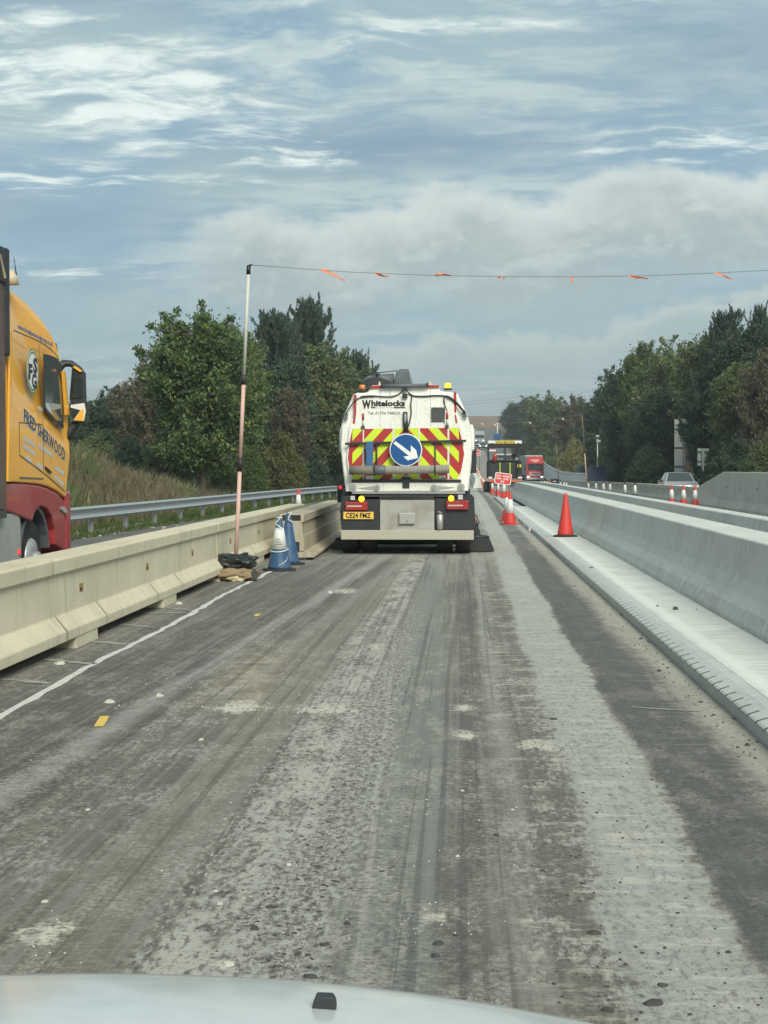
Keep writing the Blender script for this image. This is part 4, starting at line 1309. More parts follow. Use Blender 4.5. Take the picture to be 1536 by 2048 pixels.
    MB().box(0, (b_[0] - a_[0]), -0.085, -0.05, -0.045, 0.0, M=Matrix.Translation((a_[0], 0, a_[1] + 0.02)) @ Matrix.Rotation(-math.atan2(b_[1] - a_[1], b_[0] - a_[0]), 4, 'Y')).build('carrier_bar', MATS['black_plastic'], S, bevel=0.004)
    for cx in (460, 932):
        x_, _ = c1(cx, 760)
        MB().box(x_ - 0.012, x_ + 0.012, -0.05, -0.0175, c1(0, 860)[1], c1(0, 660)[1]).build('bracket', MATS['dark_metal'], S)
    plate('blue_strap', 'strap_blue', 376, 432, 658, 862, -0.11, -0.088, S, 0.006)
    x0, z0 = c1(362, 860); x1, z1 = c1(446, 700)
    MB().tube([(x0, -0.07, z1), (x0 + 0.01, -0.07, z0 + 0.06), (x0 + 0.06, -0.07, z0), (x1 + 0.03, -0.07, z0), (x1 + 0.03, -0.07, z1 + 0.08)], 0.012, 6).build('strap_frame', MATS['black_plastic'], S)
    # blue keep-right sign
    cx, cz = c1(696, 728)
    r = 132 / 4.042 / 108
    sg = MB().lathe([(r * 0.98, -0.145), (r, -0.14), (r, -0.125), (r * 0.97, -0.12)], 48, (cx, 0, cz), 'y').build('sign_disc', MATS['sign_white'], S)
    MB().lathe([(r * 0.935, -0.1485), (r * 0.935, -0.1455)], 48, (cx, 0, cz), 'y').build('sign_face', MATS['sign_blue'], sg)
    arrow = [(596, 676), (612, 656), (737, 748), (736, 690), (780, 730), (793, 792), (712, 812), (676, 782), (722, 775), (703, 762)]
    MB().prism(cp(arrow), -0.152, -0.149).build('arrow', MATS['sign_white'], sg)
    x_, z_ = c1(693, 733)
    MB().lathe([(0.010, -0.156), (0.010, -0.1525)], 8, (x_, 0, z_), 'y').build('bolt', MATS['galvanised'], sg)
    MB().box(cx - 0.03, cx + 0.03, -0.12, -0.018, cz - 0.2, cz + 0.33).build('sign_post', MATS['dark_metal'], S)
    # wander hose
    a_ = c1(235, 890, -0.2); b_ = c1(440, 892, -0.2); c_ = c1(530, 890, -0.2); d_ = c1(1045, 880, -0.2)
    hy = -0.2
    MB().tube([(a_[0], hy, a_[1]), (b_[0], hy, b_[1])], 0.084, 16).build('hose_cuff', MATS['hose_brown'], S)
    MB().tube([(b_[0], hy, b_[1]), (b_[0] + 0.01, hy, b_[1]), (c_[0] - 0.01, hy, c_[1]), (c_[0], hy, c_[1])], [0.08, 0.093, 0.093, 0.08], 16).build('hose_collar', MATS['dark_grey_plastic'], S)
    n = 46
    pts = []; rad = []
    for k in range(n * 2 + 1):
        u = k / (n * 2)
        pts.append((c_[0] + (d_[0] - c_[0]) * u, hy, c_[1] + (d_[1] - c_[1]) * u - 0.008 * math.sin(u * math.pi)))
        rad.append(0.083 if k % 2 else 0.072)
    MB().tube(pts, rad, 16, smooth=False).build('hose', MATS['hose_grey'], S)
    for cx in (440, 930):
        x_, z_ = c1(cx, 890, hy)
        MB().tube([(x_, hy - 0.09, z_ + 0.10), (x_, hy - 0.098, z_), (x_ + 0.01, hy - 0.05, z_ - 0.085), (x_, -0.02, z_ - 0.09)], 0.012, 6).build('hose_strap', MATS['black_rubber'], S)
    for (a, b, c2, d2, mt) in ((370, 432, 935, 968, 'sign_white'), (668, 726, 935, 962, 'sign_white'), (958, 1015, 932, 955, 'sign_white')):
        plate('sticker', mt, a, b, c2, d2, -0.021, -0.0168)
    plate('lower_bar', 'black_plastic', 255, 1140, 966, 990, -0.05, -0.02, S, 0.004)
    plate('hose_bracket', 'black_plastic', 668, 724, 945, 1035, -0.06, -0.012, S, 0.01)
    # sill under the door
    MB().prism(cp([(250, 992), (1150, 985), (1195, 1058), (210, 1062)]), -0.035, 0.05).build('sill', MATS['white_body'], S, bevel=0.01)
    for (a, b, rr) in ((265, 1032, 33), (462, 1034, 26), (922, 1030, 26), (1140, 1024, 30)):
        x_, z_ = c1(a, b)
        r_ = rr / 4.042 / 108
        o = MB().lathe([(r_, -0.06), (r_, -0.036)], 18, (x_, 0, z_), 'y').build('pivot_plate', MATS['aluminium'], S)
        MB().lathe([(r_ * 0.5, -0.075), (r_ * 0.55, -0.061)], 12, (x_, 0, z_), 'y').build('pivot_pin', MATS['steel_grey'], o)
    for pts in ([(310, 1035), (440, 1018), (470, 1040), (440, 1050)], [(1085, 1028), (950, 1015), (915, 1035), (950, 1048)]):
        MB().prism(cp(pts), -0.05, -0.0365).build('hinge_arm', MATS['aluminium'], S)
    plate('tail_frame', 'steel_grey', 258, 1175, 1062, 1082, -0.04, 0.10, S, 0.006)
    plate('tail_frame', 'dark_metal', 330, 1170, 1084, 1106, 0.0, 0.14, S, 0.006)
    # amber lamps, reversing lamps
    for (a, b) in ((337, 1123), (1060, 1119)):
        x_, z_ = c1(a, b)
        MB().lathe([(0.030, -0.10), (0.048, -0.09), (0.056, -0.075), (0.056, -0.04)], 16, (x_, 0, z_), 'y').build('amber_lamp', MATS['amber_lit'], S)
        MB().lathe([(0.060, -0.039), (0.062, 0.0)], 14, (x_, 0, z_), 'y').build('lamp_housing', MATS['black_plastic'], S)
    for (a, b, c_, d_) in ((248, 284, 1098, 1132), (1115, 1155, 1090, 1128)):
        plate('work_light', 'clear_lens', a, b, c_, d_, -0.08, -0.03, S, 0.006)
    # mudguards
    for pts in ([(175, 1120), (190, 1100), (230, 1098), (300, 1130), (480, 1125), (482, 1378), (172, 1378)],
                [(930, 1118), (1080, 1125), (1150, 1095), (1225, 1085), (1245, 1110), (1260, 1372), (930, 1372)]):
        MB().prism(cp(pts), -0.0, 0.03).build('mud_flap', MATS['black_plastic'], S, bevel=0.004)
    for (a, b) in ((-1.22, -0.55), (0.52, 1.20)):
        pr = [(0.15 + 0.62 * math.cos(t_), 0.62 + 0.60 * math.sin(t_)) for t_ in [math.pi * k / 10 for k in range(11)]]
        pr2 = [(0.15 + 0.58 * math.cos(t_), 0.62 + 0.56 * math.sin(t_)) for t_ in [math.pi * k / 10 for k in range(11)]]
        MB().prism([(y_ + 0.55, z_) for (y_, z_) in pr + pr2[::-1]], a, b, 'x').build('mudguard', MATS['black_plastic'], S)
    # tail lamps, plate
    for (a, b, c_, d_) in ((207, 385, 1146, 1214), (1022, 1200, 1136, 1208)):
        o = plate('tail_lamp', 'lamp_red', a, b, c_, d_, -0.07, -0.005, S, 0.012)
        xx0, zz0 = c1(a + 14, d_ - 28); xx1, zz1 = c1(b - 45, d_ - 38)
        MB().box(xx0, xx1, -0.0725, -0.070, zz0, zz1).build('lens_strip', MATS['clear_lens'], o)
    pl_ = plate('number_plate', 'plate_yellow', 190, 434, 1227, 1286, -0.035, -0.02, S, 0.004)
    x0, zb = c1(208, 1275); x1, _ = c1(412, 1275)
    text_obj('plate_lettering', 'CE24 FMZ', MATS['ink_black'], pl_, frame((x0, -0.0362, zb), (1, 0, 0), (0, 0, 1)), size=0.088, bold=0.004, width=x1 - x0)
    plate('chequer_plate', 'chequer_plate', 486, 925, 1132, 1377, -0.03, -0.01, S, 0.003)
    o = plate('control_box', 'aluminium', 642, 768, 1238, 1323, -0.09, -0.031, S, 0.006)
    x_, z_ = c1(704, 1302)
    MB().cyl((x_, -0.10, z_), (x_, -0.09, z_), 0.012, n=8).build('lock', MATS['ink_black'], o)
    x_, z_ = c1(970, 1305)
    MB().lathe([(0.02, -0.16), (0.058, -0.14), (0.060, 0.12), (0.03, 0.14)], 12, (x_, -0.06, z_)).build('air_canister', MATS['aluminium'], S)
    x_, z_ = c1(945, 1235)
    MB().tube([(x_, -0.03, z_), (x_ + 0.04, -0.06, z_ + 0.02), (x_ + 0.10, -0.04, z_ - 0.01)], 0.014, 6).build('air_pipe', MATS['steel_grey'], S)
    plate('rear_bumper', 'bumper_paint', 172, 1243, 1376, 1450, -0.08, -0.032, S, 0.008)
    # chassis and wheels
    MB().box(-0.42, 0.42, 0.1, 5.0, 0.50, 0.80).build('chassis', MATS['dark_metal'], S)
    MB().box(-1.0, 1.0, 2.2, 2.9, 0.08, 0.55).build('suction_head', MATS['black_plastic'], S, bevel=0.03)
    MB().box(-0.95, 0.95, 1.3, 2.15, 0.16, 0.7).build('shade_box', MATS['black_plastic'], S, bevel=0.03)  # dark box added only to deepen the shade beneath the chassis
    def wheel(x_, y_, wd, r=0.40):
        t_ = MB()
        t_.lathe([(r * 0.55, -wd / 2), (r * 0.92, -wd / 2), (r, -wd * 0.40), (r, -wd * 0.14), (r - 0.012, -wd * 0.12), (r - 0.012, -wd * 0.08), (r, -wd * 0.06), (r, wd * 0.06), (r - 0.012, wd * 0.08),
                  (r - 0.012, wd * 0.12), (r, wd * 0.14), (r, wd * 0.40), (r * 0.92, wd / 2), (r * 0.55, wd / 2)], 28, (x_, y_, r), 'x', smooth=False)
        o_ = t_.build('wheel', MATS['black_rubber'], S)
        s = 1 if x_ > 0 else -1
        MB().lathe([(r * 0.54, -0.06), (r * 0.5, 0.0), (r * 0.25, 0.03)] if s > 0 else [(r * 0.25, -0.03), (r * 0.5, 0.0), (r * 0.54, 0.06)], 16, (x_ + s * wd * 0.42, y_, r), 'x').build('rim', MATS['steel_grey'], o_)
    for x_ in (-1.07, -0.72, 0.72, 1.07):
        wheel(x_, 0.7, 0.30)
    for x_ in (-1.0, 1.0):
        wheel(x_, 4.3, 0.28)
    # cab
    cabp = [(3.55, 0.55), (5.3, 0.55), (5.45, 1.0), (5.35, 1.55), (5.0, 2.45), (3.65, 2.5), (3.55, 2.4)]
    cab = MB().prism(cabp, -1.12, 1.12, 'x').build('cab', W, S, bevel=0.04)
    MB().poly([(-1.0, 5.362, 1.6), (1.0, 5.362, 1.6), (0.95, 5.04, 2.38), (-0.95, 5.04, 2.38)], [(0, 1, 2, 3)]).build('windscreen', MATS['window_glass'], S, loc=(0, 0.012, 0))
    for s in (-1, 1):
        MB().prism([(4.1, 1.5), (5.2, 1.5), (4.92, 2.32), (4.1, 2.32)], s * 1.121, s * 1.128, 'x').build('side_window', MATS['window_glass'], S)
        MB().box(s * 1.28 - 0.08, s * 1.28 + 0.08, 5.2, 5.3, 1.5, 2.05).build('mirror', MATS['black_plastic'], S, bevel=0.02)
        MB().tube([(s * 1.1, 5.1, 2.2), (s * 1.28, 5.25, 2.1), (s * 1.28, 5.25, 2.04)], 0.015, 6).build('mirror_arm', MATS['black_plastic'], S)
    # side brushes with arms
    for s, (a, b, top, bot) in ((1, (1255, 1410, 1432, 1530)), (-1, (85, 240, 1472, 1550))):
        y_ = 1.9 if s < 0 else 1.2
        xa, z0 = c1(a, bot, y_); xb, _ = c1(b, bot, y_)
        zt = c1(0, top, y_)[1]
        cxm = (xa + xb) / 2 - s * 0.16
        z0 = 0.015
        hgt = max(0.18, zt - z0)
        rb = abs(xb - cxm) if s > 0 else abs(xa - cxm)
        br = MB().lathe([(rb, 0.0), (rb * 0.86, hgt * 0.5), (rb * 0.74, hgt * 0.9), (rb * 0.70, hgt)], 26, (cxm, y_, z0), smooth=False).build('side_brush', MATS['brush_bristle'], S)
        MB().lathe([(rb * 0.72, hgt), (rb * 0.72, hgt + 0.03), (0.08, hgt + 0.06), (0.06, hgt + 0.16)], 16, (cxm, y_, z0)).build('brush_hub', MATS['black_plastic'], br)
        xe = s * 1.26
        MB().tube([(cxm, y_, z0 + hgt + 0.12), (xe + s * 0.06, y_ - 0.05, 0.52), (xe + s * 0.02, y_ + 0.1, 0.66), (s * 0.9, y_ + 0.3, 0.62)], [0.045, 0.04, 0.035, 0.04], 8).build('brush_arm', MATS['black_plastic'], S)
        MB().box(xe - 0.03, xe + 0.09, y_ - 0.1, y_ + 0.12, 0.33, 0.48).build('brush_motor', MATS['black_plastic'], S, bevel=0.015)
        if s > 0:
            MB().tube([(xe + 0.02, y_ - 0.08, 0.45), (xe + 0.12, y_ - 0.1, 0.56), (xe + 0.06, y_ - 0.08, 0.70), (xe - 0.04, y_, 0.72)], 0.011, 6).build('hydraulic_hose', MATS['black_rubber'], S)
            MB().box(xe + 0.0, xe + 0.05, y_ - 0.12, y_ - 0.05, 0.56, 0.66).build('valve', MATS['machine_orange'], S, bevel=0.008)
        else:
            MB().prism([(xe - 0.12, 0.78), (xe - 0.06, 0.76), (xe + 0.02, 0.56), (xe - 0.04, 0.53)], y_ - 0.05, y_).build('brush_guard', MATS['black_plastic'], S)
    # marker lamp standing out on the left
    x_, z_ = c1(160, 1060, 1.0)
    MB().box(x_ - 0.05, x_ + 0.14, 1.0, 1.1, z_ - 0.22, z_ + 0.13).build('marker_box', MATS['black_plastic'], S, bevel=0.01)
    x_, z_ = c1(160, 1030, 0.97)
    MB().lathe([(0.02, 0.955), (0.035, 0.97), (0.04, 0.998)], 10, (x_ + 0.01, 0, z_), 'y').build('marker_lamp', MATS['red_lit'], S)
sweeper()

# ------------------------------------------------------------------ yellow articulated lorry on the left
TX = -5.12
TY = 17.3
def c2(cx, cy, X=TX):
    """photo measure (crop of the cab side) to (forward, height) on the lorry's right flank"""
    p = at_x(cx / 3.103, 480 + cy / 3.103, X)
    return (p.y - TY, p.z)
def cq(pts, X=TX):
    return [c2(a, b, X) for (a, b) in pts]

def lorry():
    L = empty('articulated_lorry', (TX, TY, 0), 0, 'yellow and red articulated lorry cab with curtain trailer beyond the left barrier', 'lorry')
    Yl = MATS['cab_yellow']
    # upper cab shell: side outline, drawn across with narrowed roof
    side = cq([(34, 1500), (45, 1000), (52, 560), (80, 548), (82, 250), (118, 262), (160, 285), (205, 322), (262, 395), (312, 482), (346, 572), (366, 645), (380, 735)]) + \
        [(2.52, 2.2), (2.60, 1.78)] + cq([(410, 1600)]) + cq([(360, 1560), (300, 1530), (240, 1515), (150, 1508)])
    n = len(side)
    zr = 3.02
    def inset(z_):
        return 0.0 if z_ < 2.9 else 0.28 * ((z_ - 2.9) / 0.9) ** 1.8
    mb = MB()
    vs_ = []
    for k, x_ in enumerate((0.0, -2.46)):
        for (y_, z_) in side:
            vs_.append((x_ + (-1 if k == 0 else 1) * inset(z_), y_, z_))
    fs = [(j, (j + 1) % n, n + (j + 1) % n, n + j) for j in range(n)]
    # triangulated flank so that the narrowing roof stays clean
    mb.poly(vs_, fs)
    cx_ = [(0.9, 1.9), (1.0, 2.9)]
    b = len(mb.v)
    mb.f.append(list(range(n))[::-1]); mb.mi.append(0); mb.sm.append(False)
    mb.f.append([n + j for j in range(n)]); mb.mi.append(0); mb.sm.append(False)
    shell = mb.build('cab_shell', Yl, L, bevel=0.035, seg=3)
    # lower red bodywork with wheel arch
    low = cq([(30, 1510), (150, 1512), (240, 1522), (300, 1540), (360, 1572), (408, 1625), (412, 1900)]) + [(2.66, 0.55), (2.3, 0.55)] + \
        cq([(352, 1890), (348, 1800), (330, 1715), (300, 1665), (262, 1650), (235, 1668), (222, 1700), (208, 1745), (120, 1708), (48, 1678), (28, 1680)])
    redp = MB().prism(low, -0.012, -0.30, 'x').build('lower_bodywork', MATS['cab_red'], L, bevel=0.02)
    MB().prism([(y_, z_) for (y_, z_) in low], -2.16, -2.45, 'x').build('lower_bodywork', MATS['cab_red'], L, bevel=0.02)
    MB().box(-2.45, -0.012, 2.45, 2.68, 0.32, 1.30).build('front_bumper', MATS['cab_red'], L, bevel=0.03)
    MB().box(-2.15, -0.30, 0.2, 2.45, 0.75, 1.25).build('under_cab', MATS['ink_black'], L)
    def flank(name, mat, pts, x0=0.002, x1=0.010, parent=L, bevel=0.0):
        return MB().prism(cq(pts), x0, x1, 'x').build(name, MATS[mat], parent, bevel=bevel)
    def seam(pts, wd=0.010, mat='brown_post', parent=shell):
        q = cq(pts)
        mb = MB()
        for i in range(len(q) - 1):
            a, b = Vector(q[i]), Vector(q[i + 1])
            d = (b - a).normalized(); nn = Vector((-d.y, d.x)) * wd / 2
            a = a - d * 0.002; b = b + d * 0.002
            mb.prism([tuple(a + nn), tuple(b + nn), tuple(b - nn), tuple(a - nn)], 0.0015, 0.004 + 0.0004 * (i % 3), 'x')
        return mb.build('panel_seam', MATS[mat], parent)
    seam([(82, 560), (140, 585), (200, 610), (260, 640), (310, 675), (345, 710), (362, 740)], 0.018)
    seam([(240, 645), (248, 760), (258, 900), (265, 1060), (268, 1200), (270, 1420)], 0.014)
    seam([(118, 1132), (190, 1138), (265, 1146)], 0.012)
    seam([(118, 1135), (120, 1250), (122, 1335), (190, 1385), (270, 1445), (340, 1505), (402, 1560)], 0.014)
    seam([(120, 1475), (268, 1482)], 0.022)
    flank('deflector_edge', 'cab_yellow', [(34, 1500), (48, 560), (62, 566), (58, 1500)], 0.005, 0.03, L, 0.006)
    # door window: dark glass with black surround
    flank('window_surround', 'black_plastic', [(266, 706), (300, 712), (340, 728), (362, 745), (385, 800), (392, 1170), (380, 1170), (340, 1130), (285, 1068), (270, 1040)], 0.003, 0.007)
    flank('side_window', 'green_glass', [(272, 735), (310, 762), (340, 800), (362, 850), (375, 900), (380, 1000), (382, 1148), (345, 1118), (288, 1055), (276, 1020)], 0.0075, 0.011)
    flank('seat', 'ink_pale', [(278, 1010), (300, 1015), (312, 1050), (318, 1085), (296, 1062), (280, 1040)], 0.0112, 0.0125)
    flank('window_pillar', 'cab_yellow', [(374, 815), (384, 815), (408, 1085), (394, 1085)], 0.012, 0.05)
    # badge: pale oval with ring and letters
    cy_, cz_ = c2(200, 815)
    def oval(ry, rz, x0, x1, name, mat, parent):
        pts = [(cy_ + ry * math.cos(2 * math.pi * k / 32), cz_ + rz * math.sin(2 * math.pi * k / 32)) for k in range(32)]
        return MB().prism(pts, x0, x1, 'x').build(name, MATS[mat], parent)
    ry = (c2(238, 815)[0] - c2(163, 815)[0]) / 2; rz = (c2(200, 680)[1] - c2(200, 955)[1]) / 2
    bd = oval(ry, rz, 0.002, 0.005, 'badge', 'logo_green', L)
    oval(ry * 0.93, rz * 0.94, 0.0055, 0.007, 'badge_ring', 'sign_white', bd)
    oval(ry * 0.88, rz * 0.90, 0.0075, 0.009, 'badge_ring', 'logo_green', bd)
    oval(ry * 0.78, rz * 0.80, 0.0095, 0.011, 'badge_field', 'sign_white', bd)
    def fl_text(body, a, b, h, mat, bold=0.006, parent=L, x_=0.0125, slope=True):
        p0, p1 = c2(*a), c2(*b)
        dy, dz_ = p1[0] - p0[0], p1[1] - p0[1]
        return text_obj('lettering', body, MATS[mat], parent, frame((x_, p0[0], p0[1]), (0, 1, (dz_ / dy) if slope else 0), (0, 0, 1)), size=h, bold=bold, width=dy)
    fl_text('S', (200, 820), (226, 822), 0.165, 'ink_black', 0.012, bd, 0.0117, False)
    fl_text('F', (172, 858), (196, 858), 0.165, 'ink_black', 0.012, bd, 0.0117, False)
    fl_text('G', (192, 915), (222, 915), 0.165, 'ink_black', 0.012, bd, 0.0117, False)
    fl_text('FRED SHERWOOD', (145, 1130), (403, 1378), 0.160, 'ink_pale', 0.007, L, 0.002)
    fl_text('FRED SHERWOOD', (147, 1124), (401, 1371), 0.150, 'ink_navy', 0.002, L, 0.0055)
    fl_text('www.fredsherwoodgroup.co.uk', (128, 548), (346, 662), 0.058, 'strap_blue', 0.002, L, -0.035)
    # weathered small print: rows of short strokes
    rr = random.Random(9)
    for (a, b, rows) in (((145, 1215), (215, 1262), 1), ((140, 1262), (215, 1318), 1), ((155, 1335), (195, 1362), 1), ((240, 1262), (330, 1330), 1), ((345, 1400), (395, 1440), 1), ((335, 1455), (395, 1510), 1), ((228, 1378), (262, 1402), 1)):
        p0, p1 = c2(*a), c2(*b)
        mb = MB()
        m_ = 12
        for k in range(m_):
            u = k / m_
            y_ = p0[0] + (p1[0] - p0[0]) * u; z_ = p0[1] + (p1[1] - p0[1]) * u
            wd = (p1[0] - p0[0]) / m_ * rr.uniform(0.5, 0.85)
            mb.box(0.002, 0.0042, y_, y_ + wd, z_ - rr.uniform(0.045, 0.065), z_)
        mb.build('small_lettering', MATS['ink_pale'], L)
    fl_h = flank('door_handle', 'ink_black', [(276, 1405), (312, 1438), (314, 1448), (300, 1442), (278, 1420)], 0.005, 0.02, L)
    flank('locker_lamp', 'beige_trim', [(228, 1040), (240, 1032), (252, 1042), (256, 1062), (240, 1066), (230, 1056)], 0.004, 0.02, L, 0.004)
    flank('indicator_lamp', 'tank_grey', [(375, 1655), (395, 1655), (415, 1680), (412, 1700), (390, 1690), (378, 1675)], -0.02, 0.012, L, 0.01)
    # windscreen, visor
    MB().poly([(-0.10, 2.54, 1.95), (-2.36, 2.54, 1.95), (-2.30, 2.42, 2.92), (-0.16, 2.42, 2.92)], [(0, 1, 2, 3)]).build('windscreen', MATS['window_glass'], L, loc=(0, 0.05, 0))
    MB().prism([(2.30, 3.02), (2.44, 2.96), (2.44, 3.0), (2.34, 3.22)], -0.10, -2.36, 'x').build('sun_visor', MATS['black_plastic'], L, bevel=0.01)
    # mirrors
    a0 = at(124, 728, TY + 2.4); 
    def lw(px, py, D):
        p = at(px, py, D); return (p.x - TX, p.y - TY, p.z)
    Dm = TY + 2.55
    arm = MB()
    arm.tube([lw(116, 735, Dm - 0.1), lw(128, 727, Dm), lw(142, 727, Dm), (lw(158, 738, Dm)), lw(165, 745, Dm)], [0.07, 0.05, 0.045, 0.04, 0.03], 8)
    arm.build('mirror_arm', MATS['black_plastic'], L)
    arm = MB()
    arm.tube([lw(128, 872, Dm), lw(136, 866, Dm), lw(150, 850, Dm), lw(163, 838, Dm)], [0.10, 0.085, 0.06, 0.035], 8)
    arm.build('mirror_arm', MATS['black_plastic'], L)
    def lens(name, mat, pts, y0, y1, parent=L, bevel=0.0):
        q = [lw(a, b, TY + y0) for (a, b) in pts]
        vs_ = q + [(x_, y1, z_) for (x_, _, z_) in q]
        n = len(q)
        return MB().poly(vs_, [tuple(range(n)), tuple(range(n, 2 * n))[::-1]] + [(j, n + j, n + (j + 1) % n, (j + 1) % n) for j in range(n)]).build(name, MATS[mat], parent, bevel=bevel)
    mh = lens('mirror_housing', 'black_plastic', [(143.5, 736), (160, 740), (166, 744), (168, 812), (165, 830), (150, 828), (138.5, 797)], 2.46, 2.62, L, 0.01)
    lens('mirror_glass', 'mirror_face', [(143, 754), (164, 756), (164.5, 795), (140, 796)], 2.445, 2.455, mh)
    m2 = lens('lower_mirror', 'white_plastic', [(141, 810), (168, 806), (171, 823), (167, 842), (148, 842), (140, 828)], 2.42, 2.455, L, 0.006)
    lens('mirror_glass', 'mirror_face', [(141, 815), (160, 820), (147, 839), (140.5, 828)], 2.405, 2.415, m2)
    lens('mirror_shell', 'cab_yellow', [(148, 840), (161, 821), (167, 818), (166, 842)], 2.405, 2.416, m2)
    lens('mirror_cap', 'cab_yellow', [(145, 734), (150, 732), (165, 742), (160, 744)], 2.43, 2.452, mh)
    # aerial and roof marker
    p = lw(33, 552, TY + 0.5)
    MB().tube([p, (p[0] - 0.03, p[1], p[2] + 0.22)], [0.008, 0.004], 5).build('aerial', MATS['ink_black'], L)
    MB().lathe([(0.09, 0), (0.07, 0.1), (0.02, 0.17)], 10, (p[0] - 0.06, p[1], p[2] - 0.1)).build('roof_marker', MATS['beige_trim'], L)
    # wheel, mudguard, tank
    yc, zc = c2(245, 1915)
    yc = c2(250, 1915)[0]
    wheel = MB()
    r = 0.50
    wheel.lathe([(r * 0.58, -0.16), (r * 0.92, -0.16), (r, -0.13), (r, 0.13), (r * 0.92, 0.16), (r * 0.58, 0.16)], 30, (-0.28, yc, r), 'x')
    wo = wheel.build('wheel', MATS['black_rubber'], L)
    MB().lathe([(0.28, -0.02), (0.24, 0.05), (0.12, 0.06)], 20, (-0.14, yc, r), 'x').build('rim', MATS['galvanised'], wo)
    MB().lathe([(0.10, 0.04), (0.09, 0.13), (0.05, 0.14)], 12, (-0.14, yc, r), 'x').build('hub', MATS['steel_grey'], wo)
    for k in range(10):
        a = 2 * math.pi * k / 10
        MB().cyl((-0.15, yc + 0.19 * math.cos(a), r + 0.19 * math.sin(a)), (-0.10, yc + 0.19 * math.cos(a), r + 0.19 * math.sin(a)), 0.016, n=6).build('wheel_nut', MATS['clear_lens'], wo)
    pr = [(yc + 0.66 * math.cos(a), r + 0.66 * math.sin(a)) for a in [R(10) + (R(200) - R(10)) * k / 12 for k in range(13)]]
    pr2 = [(yc + 0.61 * math.cos(a), r + 0.61 * math.sin(a)) for a in [R(10) + (R(200) - R(10)) * k / 12 for k in range(13)]]
    MB().prism(pr + pr2[::-1], -0.42, -0.06, 'x').build('mudguard', MATS['dark_grey_plastic'], L)
    q0, q1 = c2(0, 2010), c2(148, 1790)
    MB().prism([(-1.3, 0.42), (q1[0], 0.42), (q1[0], 1.0), (q1[0] - 0.12, 1.10), (-1.3, 1.10)], -0.60, -0.03, 'x').build('fuel_tank', MATS['tank_grey'], L, bevel=0.04, seg=3)
    MB().box(-0.032, -0.016, q1[0] - 0.14, q1[0] - 0.07, 0.60, 0.66).build('side_marker', MATS['red_lit'], L)
    MB().box(-1.7, -0.7, -13.0, 2.3, 0.65, 0.95).build('chassis', MATS['ink_black'], L)
    # curtain trailer
    tx0 = 0.055
    MB().box(-2.50, tx0 - 0.03, -13.4, -0.32, 1.15, 3.98).build('curtain', MATS['trailer_brown'], L)
    tf = MB()
    zt = 4.06
    tf.box(-2.52, tx0, -0.36, -0.22, 2.86, zt)
    tf.build('headboard', MATS['black_plastic'], L, bevel=0.03, seg=3)
    MB().box(-2.52, tx0, -13.4, -0.37, 3.66, zt - 0.01).build('top_rail', MATS['black_plastic'], L, bevel=0.02)
    MB().prism([(-0.62, 3.95), (-0.585, 3.90), (-0.43, 3.72), (-0.46, 3.70)], tx0 + 0.001, tx0 + 0.02, 'x').build('rail_strap', MATS['beige_trim'], L)
    MB().box(-2.52, tx0 - 0.01, -13.4, -0.37, 1.05, 1.14).build('floor_rail', MATS['dark_metal'], L)
    for yy in (-9.6, -10.9, -12.2):
        MB().lathe([(0.3, -0.17), (0.47, -0.17), (0.5, -0.13), (0.5, 0.13), (0.47, 0.17), (0.3, 0.17)], 20, (-0.25, yy, 0.5), 'x').build('wheel', MATS['black_rubber'], L)
        MB().lathe([(0.3, -0.17), (0.47, -0.17), (0.5, -0.13), (0.5, 0.13), (0.47, 0.17), (0.3, 0.17)], 20, (-2.15, yy, 0.5), 'x').build('wheel', MATS['black_rubber'], L)
lorry()

